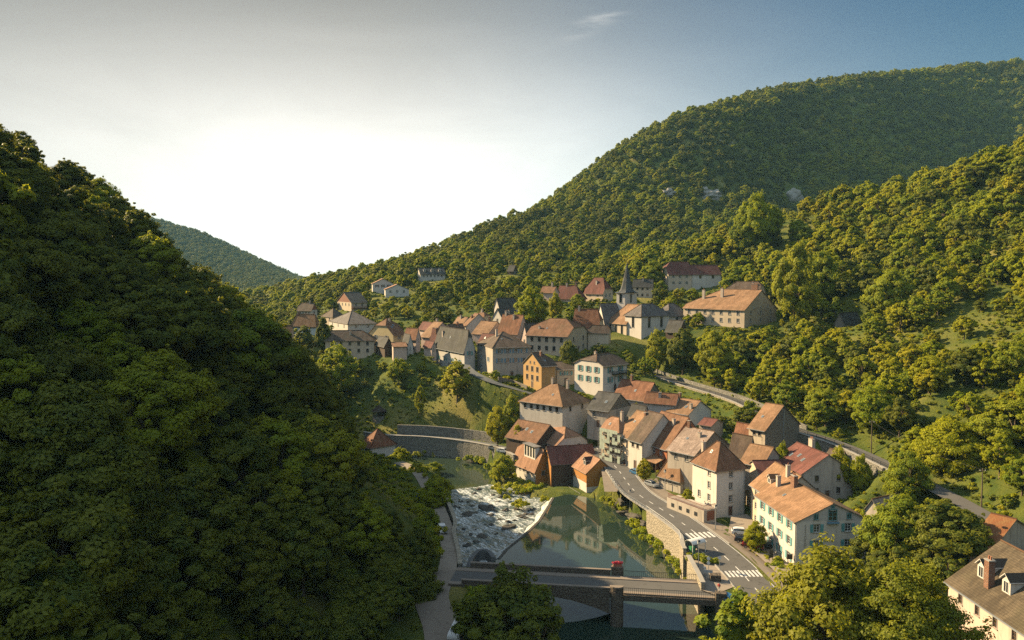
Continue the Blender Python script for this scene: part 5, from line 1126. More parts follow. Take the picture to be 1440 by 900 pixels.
# ---------------------------------------------------------------- vehicles
def car_parts(kind):
    Lc, Wc, Hc = (4.2, 1.74, 1.46) if kind == 'car' else (5.0, 1.95, 2.1)
    if kind == 'car':
        low = [(-2.1, .28), (-2.1, .62), (-2.02, .84), (-1.25, .93), (1.75, .97), (2.05, .88), (2.1, .55), (2.08, .28)]; cab = [(-1.15, .92), (-.45, 1.40), (.95, 1.46), (1.75, 1.30), (1.95, .95)]
    else:
        low = [(-2.5, .3), (-2.5, .7), (-2.4, .98), (-1.7, 1.12), (2.4, 1.15), (2.5, .9), (2.5, .3)]; cab = [(-1.7, 1.1), (-1.0, 1.92), (-.6, 2.02), (2.3, 2.05), (2.45, 1.13)]
    hw = Wc / 2; mb = MB()
    def solid(prof, w0, w1, m, zsplit):
        n = len(prof); wz = lambda z: w0 + (w1 - w0) * max(0, (z - zsplit)) / .55
        lf = [(x, -wz(z), z) for x, z in prof]; rt = [(x, wz(z), z) for x, z in prof]
        mb_ = MB(); mb_.poly(lf); mb_.poly(rt[::-1])
        for i in range(n): j = (i + 1) % n; mb_.poly([lf[j], lf[i], rt[i], rt[j]])
        return mb_
    body = solid(low, hw, hw, 0, 9); cabm = solid(cab, hw - .06, hw - .24, 0, .95)
    body.v += cabm.v; base = len(body.v) - len(cabm.v); body.f += [tuple(k + base for k in f) for f in cabm.f]; body.m += cabm.m; body.uv += cabm.uv
    gl = MB(); c = cab; e = .015
    def wz(z): return hw - .06 - .18 * max(0, z - .95) / .55
    zt = max(z for x, z in cab) - .12; zb = cab[0][1] + .1
    x0, x1 = cab[0][0] + .32, cab[-1][0] - .3; xt0, xt1 = cab[1][0] + .12, cab[-2][0] - .12
    for sgn in (-1, 1):
        q = [(x0, sgn * (wz(zb) + e), zb), (x1, sgn * (wz(zb) + e), zb), (xt1, sgn * (wz(zt) + e), zt), (xt0, sgn * (wz(zt) + e), zt)]; gl.poly(q if sgn < 0 else q[::-1])
    ws = MB(); (xa, za), (xb, zb2) = cab[0], cab[1]; nrm = Vector((-(zb2 - za), 0, xb - xa)).normalized() * .015
    A, B_ = Vector((xa + (xb - xa) * .12, 0, za + (zb2 - za) * .12)) + nrm, Vector((xa + (xb - xa) * .93, 0, za + (zb2 - za) * .93)) + nrm
    ws.poly([A + Vector((0, -wz(A.z) + .08, 0)), B_ + Vector((0, -wz(B_.z) + .08, 0)), B_ + Vector((0, wz(B_.z) - .08, 0)), A + Vector((0, wz(A.z) - .08, 0))][::-1])
    rw = MB(); (xa, za), (xb, zb2) = cab[-2], cab[-1]; nrm = Vector((za - zb2, 0, xb - xa)).normalized() * .02
    A, B_ = Vector((xa + (xb - xa) * .1, 0, za + (zb2 - za) * .1)) + nrm, Vector((xa + (xb - xa) * .8, 0, za + (zb2 - za) * .8)) + nrm
    rw.poly([A + Vector((0, -wz(A.z) + .1, 0)), B_ + Vector((0, -wz(B_.z) + .1, 0)), B_ + Vector((0, wz(B_.z) - .1, 0)), A + Vector((0, wz(A.z) - .1, 0))])
    ty = MB(); ty.v = []; tyr = MB()
    def disc(mb_, r, y0, y1, m=0):
        n = 14; a = [(r * math.cos(2*math.pi*k/n), y0, r * math.sin(2*math.pi*k/n)) for k in range(n)]; b = [(p[0], y1, p[2]) for p in a]
        for k in range(n): mb_.poly([a[k], a[(k+1) % n], b[(k+1) % n], b[k]], m)
        mb_.poly(a[::-1], m); mb_.poly(b, m)
    disc(ty, .32, -.1, .1); disc(tyr, .2, -.115, .115)
    hl = MB(); hl.box((-.03, -.18, -.08), (.03, .18, .08))
    return dict(body=body, side_windows=gl, windscreen=ws, rear_window=rw, tyre=ty, rim=tyr, light=hl, dims=(Lc, Wc, low))
_CARS = {}
def car(px, py, deg, paintm, label, kind='car', group=None, z=None):
    k = (kind, paintm)
    if k not in _CARS:
        c = car_parts(kind); _CARS[k] = {n: c[n].mesh(n, [m], weld=True) for n, m in (('body', paintm), ('side_windows', 'glass'), ('windscreen', 'glass'), ('rear_window', 'glass'), ('tyre', 'rubber'), ('rim', 'chrome'))}
        _CARS[k]['h'] = c['light'].mesh('headlight', ['lamp_clear']); _CARS[k]['t'] = c['light'].mesh('tail_light', ['lamp_red']); _CARS[k]['d'] = c['dims']
        b = bmesh.new(); b.from_mesh(_CARS[k]['body']); bmesh.ops.bevel(b, geom=[e for e in b.edges if e.calc_face_angle(0) > .35], offset=.06, segments=2, affect='EDGES', clamp_overlap=True); b.to_mesh(_CARS[k]['body']); b.free()
    m = _CARS[k]; p = on(px, py) if z is None else G(px, py, z); r = empty('parked_car' if kind == 'car' else 'van', p + Vector((0, 0, .06)), R(deg)); tag(r, label, 'car' if kind == 'car' else 'van', group)
    for n in ('body', 'side_windows', 'windscreen', 'rear_window'): link(n, m[n], r)
    Lc, Wc, low = m['d']
    for sx in (-1.3, 1.3):
        for sy in (-1, 1): w_ = link('wheel', m['tyre'], r, (sx * Lc / 4.2, sy * (Wc / 2 - .08), .32)); link('rim', m['rim'], w_)
    for sy in (-1, 1): link('headlight', m['h'], r, (-Lc / 2 + .01, sy * (Wc / 2 - .3), .68)); link('tail_light', m['t'], r, (Lc / 2 - .02, sy * (Wc / 2 - .25), .74))
g_ = 'cars parked along the main street'
car(895, 668, 118, 'car_blue', 'blue car parked at the far end of the street below the red house', group=g_)
car(916, 685, 122, 'car_grey', 'silver car parked in front of the pyramid roofed stone house', group=g_)
gi = 'cars parked in front of the inn'
car(1043, 752, 168, 'car_white', 'white car parked near the stair beside the street tree', group=gi, z=5.8)
car(1048, 763, 160, 'car_dark', 'black car parked between the white car and the street tree', group=gi, z=5.8)
car(1059, 771, 155, 'car_red', 'small dark red car half hidden by the street tree', group=gi, z=5.8)
car(1082, 771, 165, 'car_dark', 'dark car parked close to the inn wall behind the street tree', group=gi, z=5.8)
gb = 'cars parked by the river embankment'
car(696, 634, 150, 'car_grey', 'grey car parked by the dark barn, nearer the river corner', group=gb)
car(708, 637, 150, 'car_white', 'white car parked right beside the dark barn', group=gb)
car(1025, 850, 130, 'car_blue', 'blue car at the junction half hidden by the near tree', group=None)
car(622, 748, 105, 'car_white', 'white car parked on the left bank path beside the quay wall')
car(592, 703, 110, 'car_blue', 'blue car parked under the left bank trees')
car(643, 893, 80, 'car_white', 'white van driving down the shaded road left of the bridge', 'van')

# ---------------------------------------------------------------- street furniture
def lamp(px, py, hgt, label, heads=1):
    p = on(px, py); r = empty('street_lamp', p); tag(r, label, 'street lamp', 'street lamps along the main street'); mb = MB(); mb.tube([(0, 0, -.3), (0, 0, hgt * .3), (0, 0, hgt)], [.11, .075, .05], 8); mb.build('post', 'zinc', r)
    mb = MB(); mb.lathe([(.1, hgt), (.24, hgt + .15), (.3, hgt + .55), (.22, hgt + .62)], 10); mb.build('lantern', 'lamp_clear', r); mb = MB(); mb.lathe([(.34, hgt + .62), (.2, hgt + .8), (.03, hgt + .95)], 10); mb.build('cap', 'iron', r)
lamp(982, 808, 5.0, 'tall street lamp with white lantern at the plaza by the bridge'); lamp(885.5, 716, 4.0, 'street lamp with pale double lantern beside the street railing'); lamp(935, 690, 4.5, 'street lamp standing before the pyramid roofed stone house'); lamp(1006, 745, 4.5, 'street lamp on the far side of the road by the first crossing')
def sign_post(px, py, hgt, label, panels):
    p = on(px, py); r = empty('road_sign', p, R(-20)); tag(r, label, 'road sign'); mb = MB(); mb.tube([(0, 0, -.2), (0, 0, hgt)], [.05, .05], 8); mb.build('post', 'zinc', r)
    for kind, z, w_, h_ in panels:
        mb = MB()
        if kind == 'disc': n = 16; a = [(w_ * math.cos(2*math.pi*k/n), -.06, z + w_ * math.sin(2*math.pi*k/n)) for k in range(n)]; b = [(q[0], -.09, q[2]) for q in a]; mb.poly(b[::1]); mb.poly(a[::-1]); [mb.poly([a[k], a[(k+1) % n], b[(k+1) % n], b[k]]) for k in range(n)]
        else: mb.box((-w_ / 2, -.1, z - h_ / 2), (w_ / 2, -.06, z + h_ / 2))
        mb.build('panel', 'sign_white' if kind != 'grey' else 'sign_grey', r)
sign_post(996, 818, 4.6, 'tall sign post with round signs and a grey direction board on the plaza', [('disc', 4.2, .32, 0), ('disc', 3.4, .3, 0), ('grey', 1.9, 1.5, .5)])
sign_post(1012, 804, 2.8, 'small road sign on a thin post before the second crossing', [('rect', 2.5, .5, .5)])
sign_post(991, 815, 2.4, 'low narrow sign beside the tall sign post on the plaza', [('rect', 2.1, .45, .35)])
def shelter():
    p = G(968, 779, 5.5); r = empty('bus_shelter', p, R(32)); tag(r, 'white bus shelter with curved roof by the first crossing', 'bus shelter')
    mb = MB(); n = 10; L_ = 3.6
    for i in range(n):
        a0, a1 = math.pi * i / n, math.pi * (i + 1) / n; q = lambda a, x, rr: (x, -rr * math.cos(a), 2.0 + rr * .65 * math.sin(a))
        mb.poly([q(a0, 0, 1.1), q(a0, L_, 1.1), q(a1, L_, 1.1), q(a1, 0, 1.1)]); mb.poly([q(a0, 0, 1.04), q(a1, 0, 1.04), q(a1, L_, 1.04), q(a0, L_, 1.04)])
        for x in (0, L_): mb.poly([q(a0, x, 1.1), q(a1, x, 1.1), q(a1, x, 1.04), q(a0, x, 1.04)])
    mb.build('curved_roof', 'white_paint', r)
    for x in (.1, L_ - .1):
        for y in (-1.05, 1.05): mb = MB(); mb.bar((x, y, -.1), (x, y, 2.05), .05); mb.build('post', 'white_paint', r)
    mb = MB(); mb.box((.12, 1.0, .2), (L_ - .12, 1.04, 1.9)); mb.build('back_panel', 'sky_glass', r); mb = MB(); mb.box((.4, .5, .42), (L_ - .4, .85, .48)); mb.build('bench', 'wood_grey', r)
shelter()
def bin_(px, py, z, mat, label, w_=.6, h_=1.2):
    p = G(px, py, z); r = empty('litter_bin', p, R(20)); tag(r, label, 'bin'); mb = MB(); mb.box((-w_*.45, -w_*.45, 0), (w_*.45, w_*.45, h_ * .85)); mb.build('body', mat, r); mb = MB(); mb.box((-w_/2, -w_/2, h_ * .86), (w_/2, w_/2, h_)); mb.build('lid', mat, r)
bin_(973, 779, 5.5, 'bin_green', 'green bin standing beside the bus shelter', .9, 1.5)
def board(px, py, z):
    p = G(px, py, z); r = empty('notice_board', p, R(25)); tag(r, 'dark upright notice board on the inn forecourt', 'notice board'); mb = MB(); mb.box((-.5, -.05, .5), (.5, .05, 2.1)); mb.build('panel', 'iron', r)
    for x in (-.4, .4): mb = MB(); mb.bar((x, 0, -.1), (x, 0, .5), .04); mb.build('leg', 'iron', r)
board(1084, 788, 5.8)
def terrace_shed():     # street side terrace of the tall white house
    E = G(992, 733, 6.0); r = empty('terrace', E, R(30)); tag(r, 'raised terrace with wooden rail and brown garage door before the tall white house', 'terrace')
    mb = MB(); mb.box((-.5, 0, -1), (3.2, 12, 2.4)); mb.build('wall', 'wall_old', r); mb = MB(); mb.box((.4, -.03, .02), (2.6, -.005, 2.1)); mb.build('garage_door', 'wood_red', r)
    mb = MB(); railing(mb, (-.4, .2, 2.42), (-.4, 11.8, 2.42), 1.0, .3, 0, .03); railing(mb, (-.4, .2, 2.42), (3.1, .2, 2.42), 1.0, .3, 0, .03); mb.build('railing', 'wood_red', r)
    for y in (2, 4.5, 7, 9.5): mb = MB(); mb.box((-.53, y, .6), (-.502, y + 1, 1.5)); mb.build('window', 'glass', r)
terrace_shed()
def pole(px, py, hgt, label):
    p = on(px, py); r = empty('utility_pole', p); tag(r, label, 'utility pole'); mb = MB(); mb.tube([(0, 0, -.5), (0, 0, hgt)], [.15, .1], 8); mb.build('post', 'bark', r); mb = MB(); mb.bar((-.6, 0, hgt - .5), (.6, 0, hgt - .5), .05)
    for x in (-.5, .5): mb.lathe([(.06, hgt - .45), (.05, hgt - .25)], 6, 1, (x, 0, 0))
    mb.build('crossarm', ['bark', 'white_paint'], r); return p + Vector((0, 0, hgt - .25))
p1 = pole(1225, 642, 8.6, 'wooden utility pole at the edge of the hillside road'); p2 = pole(1380, 714, 7.5, 'dark utility pole near the mossy orange roof')
hs = [h for h in HS if h['label'].startswith('tall bare')][0]; ph = Vector((hs['E'].x, hs['E'].y, hs['E'].z)) + Vector((*(hs['d2'] * hs['w2'] * .3), -1.2))
def wire(a, b, sag, label):
    pts = [a.lerp(b, t) - Vector((0, 0, sag * 4 * t * (1 - t))) for t in np.linspace(0, 1, 16)]; mb = MB(); mb.tube([p - a for p in pts], [.022] * 16, 4); o = mb.build('overhead_wire', 'iron', None, a); tag(o, label, 'wire')
wire(p1, ph, 1.0, 'thin wire sagging from the road pole to the bare stone house'); wire(p1, p2, 1.2, 'thin wire between the two utility poles')
# scaffolding round the netted house
def scaffold():
    h = [h for h in HS if h['ex'].get('scaffold')][0]; r = empty('scaffolding', (h['E'].x, h['E'].y, h['zb']), h['a']); tag(r, 'scaffolding with planks and pale green netting on the street corner house', 'scaffolding')
    w1, w2, hh = h['w1'], h['w2'], h['h']; pb = MB(); kb = MB(); nb = MB()
    runs = [((-.3, w1), (-.3, -.9)), ((-1.3, w1), (-1.3, -1.9)), ((-.3, -.9), (w2, -.9)), ((-1.3, -1.9), (w2, -1.9))]
    for (x0, y0), (x1, y1) in runs:
        n = max(2, int(math.hypot(x1 - x0, y1 - y0) / 2.2))
        for i in range(n + 1): x, y = x0 + (x1 - x0) * i / n, y0 + (y1 - y0) * i / n; pb.bar((x, y, -1), (x, y, hh - .2), .04)
        for z in np.arange(1.9, hh, 2.0): pb.bar((x0, y0, z + .9), (x1, y1, z + .9), .03)
    for z in np.arange(1.9, hh, 2.0): kb.box((-1.25, -1.85, z), (-.35, w1, z + .07)); kb.box((-1.25, -1.85, z), (w2, -.95, z + .07))
    rnd = random.Random(3)
    for z in np.arange(.6, hh - .6, 1.0):
        for y in np.arange(-1.6, w1 - 1, 1.0):
            if rnd.random() < .5: nb.poly([(-1.42, y, z), (-1.42 + rnd.uniform(-.08, .08), y + 1, z), (-1.42, y + 1, z + 1), (-1.42 + rnd.uniform(-.08, .08), y, z + 1)])
        for x in np.arange(-1.2, w2 - 1, 1.0):
            if rnd.random() < .45: nb.poly([(x, -2.02, z), (x + 1, -2.02 + rnd.uniform(-.08, .08), z), (x + 1, -2.02, z + 1), (x, -2.02, z + 1)])
    pb.build('poles', 'zinc', r); kb.build('planks', 'wood_grey', r); nb.build('netting', 'net_green', r)
scaffold()
def pavilion():
    p = on(533, 588); r = empty('pavilion', p); tag(r, 'small round pavilion with tiled conical roof above the embankment', 'pavilion'); mb = MB(); mb.lathe([(2.3, -3), (2.3, .6)], 10); mb.build('base', 'quay_stone', r)
    for k in range(8): a = 2 * math.pi * k / 8; mb = MB(); mb.bar((2 * math.cos(a), 2 * math.sin(a), .5), (2 * math.cos(a), 2 * math.sin(a), 2.5), .09); mb.build('post', 'wood_dark', r)
    mb = MB(); mb.lathe([(2.9, 2.4), (2.85, 2.55), (1.5, 3.5), (.05, 4.6)], 12); mb.build('roof', 'tile_dark', r)
pavilion()
def person(px, py, z):
    p = G(px, py, z); me_ = bpy.data.meshes.new('person'); J = dict(pelvis=(0, 0, .93), waist=(0, 0, 1.1), chest=(0, .01, 1.32), neck=(0, .01, 1.48), head0=(0, 0, 1.57), head=(0, -.01, 1.66), hipl=(.09, 0, .9), kneel=(.1, -.1, .5), footl=(.1, -.02, .08), toel=(.1, -.16, .04), hipr=(-.09, 0, .9), kneer=(-.1, .02, .49), footr=(-.1, .18, .1), toer=(-.1, .08, .04),
        shl=(.19, .01, 1.41), ell=(.25, .08, 1.13), hal=(.24, -.04, .9), shr=(-.19, .01, 1.41), elr=(-.25, -.02, 1.13), har=(-.24, -.16, .93))
    rad = dict(pelvis=.15, waist=.135, chest=.16, neck=.055, head0=.085, head=.1, hipl=.1, kneel=.06, footl=.045, toel=.04, hipr=.1, kneer=.06, footr=.045, toer=.04, shl=.07, ell=.045, hal=.035, shr=.07, elr=.045, har=.035)
    ed = [('pelvis', 'waist'), ('waist', 'chest'), ('chest', 'neck'), ('neck', 'head0'), ('head0', 'head'), ('pelvis', 'hipl'), ('hipl', 'kneel'), ('kneel', 'footl'), ('footl', 'toel'), ('pelvis', 'hipr'), ('hipr', 'kneer'), ('kneer', 'footr'), ('footr', 'toer'), ('chest', 'shl'), ('shl', 'ell'), ('ell', 'hal'), ('chest', 'shr'), ('shr', 'elr'), ('elr', 'har')]
    ks = list(J); me_.from_pydata([J[k] for k in ks], [(ks.index(a), ks.index(b)) for a, b in ed], []); o = link('person', me_, None, p, (0, 0, R(150))); tag(o, 'person in a red top and white trousers walking at the bridge end', 'person')
    md = o.modifiers.new('skin', 'SKIN'); o.modifiers.new('sub', 'SUBSURF').levels = 1; o.modifiers['sub'].render_levels = 1
    for i, k in enumerate(ks): me_.skin_vertices[0].data[i].radius = (rad[k], rad[k]); me_.skin_vertices[0].data[i].use_root = (k == 'pelvis')
    dg = bpy.context.evaluated_depsgraph_get(); ev = o.evaluated_get(dg); m2_ = bpy.data.meshes.new_from_object(ev); o.modifiers.clear(); o.data = m2_
    for m in ('cloth_white', 'cloth_red', 'skin', 'hair'): m2_.materials.append(M(m))
    for f in m2_.polygons:
        c = f.center; f.material_index = 0 if c.z < .98 and abs(c.x) < .2 else (2 if c.z > 1.5 or (abs(c.x) > .2 and c.z < 1.1) else 1)
        if c.z > 1.69 or (c.z > 1.58 and c.y > .04): f.material_index = 3
        f.use_smooth = True
person(1011, 833, 5.5)
# rocks
_RK = []
for s_ in range(4):
    b = bmesh.new(); bmesh.ops.create_icosphere(b, subdivisions=3, radius=1); rg = random.Random(s_); ph_ = [rg.uniform(0, 6) for _ in range(9)]
    for v in b.verts: c = v.co; k = 1 + .28 * math.sin(2.3 * c.x + ph_[0]) * math.sin(2.7 * c.y + ph_[1]) + .16 * math.sin(5 * c.z + ph_[2] + 3 * c.x) + .08 * math.sin(9 * c.y + ph_[3]) ; v.co = c * k; v.co.z *= .55
    m_ = bpy.data.meshes.new('river_rock'); b.to_mesh(m_); b.free(); m_.materials.append(M('rock')); _RK.append(m_)
def rock_at(px, py, z, s, label, group):
    o = link('river_rock', random.choice(_RK), None, G(px, py, z) if z is not None else on(px, py), (0, 0, random.uniform(0, 6))); o.scale = (s * random.uniform(.9, 1.5), s * random.uniform(.8, 1.1), s * random.uniform(.7, 1.2)); tag(o, label, 'rock', group)
for px, py, s in ((683, 716, 2.2), (690, 713, 1.6), (657, 724, 1.7), (661, 722, 1.1), (690, 724, 1.2), (711, 718, 1.2), (703, 731, .9), (714, 734, .8), (715, 741, 1.6), (691, 738, .8), (678, 755, 1.5), (657, 767, 1.1), (673, 688, 1.0), (667, 694, .7), (647, 706, .8), (658, 706, .7), (640, 713, .9), (646, 714, .7), (704, 699, 1.0), (694, 696, .8), (740, 723, 1.0), (733, 726, 1.0), (746, 718, .8), (735, 728, .8), (709, 726, .5), (669, 745, .5), (698, 751, .5), (682, 738, .4), (687, 718, 1.3), (694, 719, 1.1), (665, 722, 1.2), (653, 726, .9), (719, 739, .9), (711, 744, 1.0), (726, 716, .9), (662, 752, .8), (652, 744, .7), (670, 762, .9), (700, 706, .7), (676, 702, .6), (664, 712, .7), (724, 732, .6), (741, 729, .9), (748, 724, .9), (752, 716, .8)):
    rock_at(px, py, ZR + .1, s * .8, 'dark rock standing in the white rapids below the weir', 'rocks in the rapids')
for px, py, s in ((876, 717, 1.6), (882, 722, 1.8), (889, 727, 1.6), (870, 711, 1.3), (896, 731, 1.5), (902, 742, 1.3), (908, 737, 1.2)):
    rock_at(px, py, None, s, 'big boulder piled on the river bank under the street railing', 'boulders of the river bank')
cl = []
for px, py, D, s in ((1001, 278, 745, 11), (990, 270, 750, 6), (1020, 203, 858, 9), (1006, 210, 854, 6), (940, 272, 726, 6)):
    b = bmesh.new(); bmesh.ops.create_icosphere(b, subdivisions=4, radius=1); rg = random.Random(px)
    for v in b.verts: c = v.co; v.co = c * (1 + .2 * math.sin(4 * c.x + px) * math.sin(5 * c.z) + .1 * math.sin(14 * c.z) + .07 * math.sin(11 * c.x + 3)); v.co.z *= .7; v.co.y *= .6
    m_ = bpy.data.meshes.new('cliff'); b.to_mesh(m_); b.free(); m_.materials.append(M('cliff_rock')); o = link('cliff', m_, None, P(px, py, D)); o.scale = (s, s, s); tag(o, kind='structure')
mb = MB(); q = [P(a, b, d) + Vector((0, 0, 0)) for a, b, d in ((1105, 285, 742), (1133, 288, 742), (1126, 263, 765), (1110, 263, 765))]
b = bmesh.new(); bmesh.ops.create_icosphere(b, subdivisions=4, radius=1)
for v in b.verts: c = v.co; v.co = Vector((c.x * 8, c.y * 5, c.z * 8)) * (1 + .2 * math.sin(5 * c.x) * math.sin(4 * c.z))
m_ = bpy.data.meshes.new('scree'); b.to_mesh(m_); b.free(); m_.materials.append(M('cliff_rock')); tag(link('scree', m_, None, P(1118, 276, 800)), kind='structure')
# ---------------------------------------------------------------- trees and shrubs
def make_tree(seed, mat, R_=.40, nc=46, per=240, leaf=.030, trunk=True, open_=0.0, tall=1.0, base=.16):
    """unit-height tree: tapered trunk with limbs, crown of leaf clumps; returns (trunk mesh, crown mesh)"""
    rng = np.random.default_rng(seed); cz = base + (1 - base) * .5; hz_ = (1 - base) * .5
    lob = rng.normal(size=(7, 3)); lob /= np.linalg.norm(lob, axis=1)[:, None]; la = rng.random(7) * .34 - .06
    C = []; Rr = []
    while len(C) < nc:
        d = rng.normal(size=3); d /= np.linalg.norm(d); k = 1 + max(0, (lob @ d).max() - .55) * 1.2 * la[int(np.argmax(lob @ d))]
        r = (.45 + .5 * rng.random() ** .6) * k
        p = np.array([d[0] * r * R_, d[1] * r * R_, cz + d[2] * r * hz_ * tall])
        if p[2] < base: continue
        f = np.clip((p[2] - base) / (1 - base), 0, 1); p[:2] *= .72 + .5 * np.sin(np.pi * min(f + .12, 1)) ** .8 * .75
        C.append(p); Rr.append((.045 + .075 * rng.random()) * (R_ / .40))
    C = np.array(C); Rr = np.array(Rr)
    V_, F_ = leaf_cloud(C, Rr, per, leaf, .62, .45, rng=rng, out=(C - np.array([0, 0, cz])) / np.array([R_, R_, hz_]))
    ns = int(nc * 1.1); sd = rng.normal(size=(ns, 3)); sd[:, 2] += .25; sd /= np.linalg.norm(sd, axis=1)[:, None]; sb = C[rng.integers(0, nc, ns)]
    SPc = sb + sd * (.06 + .07 * rng.random((ns, 1))) * (R_ / .4); sp_per = max(4, per // 10); V2, F2 = leaf_cloud(SPc, .016 + .026 * rng.random(ns), sp_per, leaf * .95, .8, .4, rng=rng)
    V_ = np.concatenate([V_, V2]); F_ = np.concatenate([F_, F2 + len(V_) - len(V2)]); lv2 = np.repeat(.35 + .65 * rng.random(ns * sp_per), 4)
    lv = np.repeat(np.clip(np.repeat(rng.random(nc), per) * .55 + rng.random(nc * per) * .45, 0, 1), 4)
    crown = np_mesh('crown', V_, F_, [mat], {'lv': ('POINT', np.concatenate([lv, lv2]))})
    mb = MB(); lean = rng.normal(size=2) * .02
    top = (lean[0] * 2, lean[1] * 2, .75); mb.tube([(0, 0, -.06), (lean[0] * .4, lean[1] * .4, base), (lean[0], lean[1], .45), top], [.028, .02, .013, .004], 7, cap=False)
    order = rng.permutation(nc)[:14]
    for i in order:
        c = C[i]; z0 = max(base * .8, c[2] * .55 - .02); st = (lean[0] * z0, lean[1] * z0, z0); mid = ((st[0] + c[0]) * .5, (st[1] + c[1]) * .5, (z0 + c[2]) * .5 + .02); mb.tube([st, mid, tuple(c)], [.010, .006, .002], 5, cap=False)
    tr = mb.mesh('trunk', ['bark'], smooth=True); return tr, crown
HI = {}
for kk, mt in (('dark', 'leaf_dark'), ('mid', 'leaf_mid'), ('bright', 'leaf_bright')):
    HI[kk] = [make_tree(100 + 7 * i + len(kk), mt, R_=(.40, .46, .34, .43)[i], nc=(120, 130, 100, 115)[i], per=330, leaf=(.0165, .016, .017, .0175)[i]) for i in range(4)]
def joined(name, seed, mat, **k):
    tr, cr = make_tree(seed, mat, **k); b = bmesh.new(); b.from_mesh(cr); lay = b.verts.layers.float.get('lv'); b.from_mesh(tr); me_ = bpy.data.meshes.new(name); b.to_mesh(me_); b.free()
    for m in (mat, 'bark'): me_.materials.append(M(m))
    n = len(cr.polygons); mi = np.zeros(len(me_.polygons), np.int32); mi[n:] = 1; me_.polygons.foreach_set('material_index', mi); return me_
LIB = bpy.data.collections.new('forest_library'); LIBS = bpy.data.collections.new('shrub_library')
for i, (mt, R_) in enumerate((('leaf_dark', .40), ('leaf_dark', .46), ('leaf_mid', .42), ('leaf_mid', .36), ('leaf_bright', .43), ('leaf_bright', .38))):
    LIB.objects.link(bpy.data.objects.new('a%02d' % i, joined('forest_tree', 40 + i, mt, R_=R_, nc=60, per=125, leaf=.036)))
def shrub_mesh(seed, mat, nc=9, per=110, leaf=.16):
    rng = np.random.default_rng(seed); C = np.stack([rng.normal(size=nc) * .5, rng.normal(size=nc) * .5, .35 + rng.random(nc) * .5], 1); V_, F_ = leaf_cloud(C, .35 + .2 * rng.random(nc), per, leaf, .8, .4, rng=rng)
    return np_mesh('shrub', V_, F_, [mat], {'lv': ('POINT', np.repeat(rng.random(nc * per), 4))})
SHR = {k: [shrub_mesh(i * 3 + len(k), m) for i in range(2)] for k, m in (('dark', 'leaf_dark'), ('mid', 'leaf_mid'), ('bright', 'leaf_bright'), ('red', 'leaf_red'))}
for i, k in enumerate(('dark', 'mid', 'bright')): 
    for j in range(2): LIBS.objects.link(bpy.data.objects.new('s%d%d' % (i, j), shrub_mesh(60 + 2 * i + j, 'leaf_' + k, 6, 60, .20)))

# where nothing grows
def occupied(x, y, r):
    x = np.asarray(x, float); y = np.asarray(y, float); m = np.zeros(x.shape, bool)
    for poly in (pool, rapid): m |= inpoly(x, y, poly) | (segdist(x, y, poly, True)[0] < .4 + r * .35)
    for pl, hw in ROADS + [(riv_road, 2.4)]: m |= segdist(x, y, pl)[0] < hw + .5 + r * .55
    for poly, z in FLAT: m |= inpoly(x, y, poly) | (segdist(x, y, poly, True)[0] < r * .5)
    for h in HS:
        dx, dy = x - h['E'].x, y - h['E'].y; lx = dx * h['d2'].x + dy * h['d2'].y; ly = dx * h['d1'].x + dy * h['d1'].y; e = .4 + r * .7
        m |= (lx > -e) & (lx < h['w2'] + e) & (ly > -e) & (ly < h['w1'] + e)
    m |= segdist(x, y, [(48.5, 323), (90, 340)])[0] < 0
    ch = P(905, 470, 312); m |= np.hypot(x - ch.x, y - ch.y) < 17 + r * .5
    return m
PROT = [(h['bb'], h['D']) for h in HS if h['D'] < 500] + [((838, 368, 963, 484), 305), ((520, 572, 546, 590), 285), ((545, 597, 714, 640), 262), ((905, 520, 960, 545), 262), ((1130, 605, 1225, 645), 190)]
RIVPX = [(560, 640), (600, 612), (720, 625), (880, 645), (1000, 700), (1075, 770), (1120, 815), (1060, 850), (960, 850), (800, 880), (690, 850), (600, 830), (590, 760), (600, 690)]
def px_of(x, y, z): 
    zz = z - CAMZ; f = y * cP - zz * sP; return 720 + FPX * x / f, 450 - FPX * (y * sP + zz * cP) / f, f
def screened(x, y, z, h, r, share=.34):
    """does a crown standing here hide a house, the river or the street?"""
    px, pb, f = px_of(x, y, z); _, pt, _ = px_of(x, y, z + h); pr = r * FPX / f * .85; m = np.zeros(x.shape, bool)
    for (a, t, b, bt), D in PROT:
        s_ = share if D < 290 else share * .4
        m |= (y < D + 8) & (px + pr > a) & (px - pr < b) & (pt < bt - s_ * (bt - t)) & (pb > t)
    for sx, sy in ((0, .15), (-.8, .5), (.8, .5), (0, .6), (0, .95)): m |= (y < 300) & inpoly(px + sx * pr, pt + (pb - pt) * sy, RIVPX)
    return m
TREES = []          # x, y, z, height, radius, tone, zone, variant, spin
def scatter(x0, x1, y0, y1, step, seed):
    rg = np.random.default_rng(seed); gx, gy = np.meshgrid(np.arange(x0, x1, step), np.arange(y0, y1, step)); gx = gx.ravel() + (rg.random(gx.size) - .5) * step * .95; gy = gy.ravel() + (rg.random(gy.size) - .5) * step * .95
    z = tz(gx, gy); px, py, f = px_of(gx, gy, z); k = (f > 15) & (px > -160) & (px < 1600) & (py < 1250) & (py > -50); return gx[k], gy[k], z[k], rg
def nf(x, y, s, o=0): return .5 + .25 * (np.sin(x / s + 1.3 * np.sin(y / s * .7 + o) + o) + np.sin(y / s * 1.1 + 1.7 * np.sin(x / s * .6 + 2 * o)))
XF = lambda y: np.interp(y, [0, 50, 100, 148, 190, 225, 260], [-32, -29, -24, -18, -29, -41, -50])
SILx, SILy = [-400, 0, 60, 110, 190, 300, 330, 400, 440, 480, 510, 540, 575, 600, 610], [60, 172, 215, 240, 285, 380, 408, 470, 505, 560, 620, 690, 740, 780, 1500]
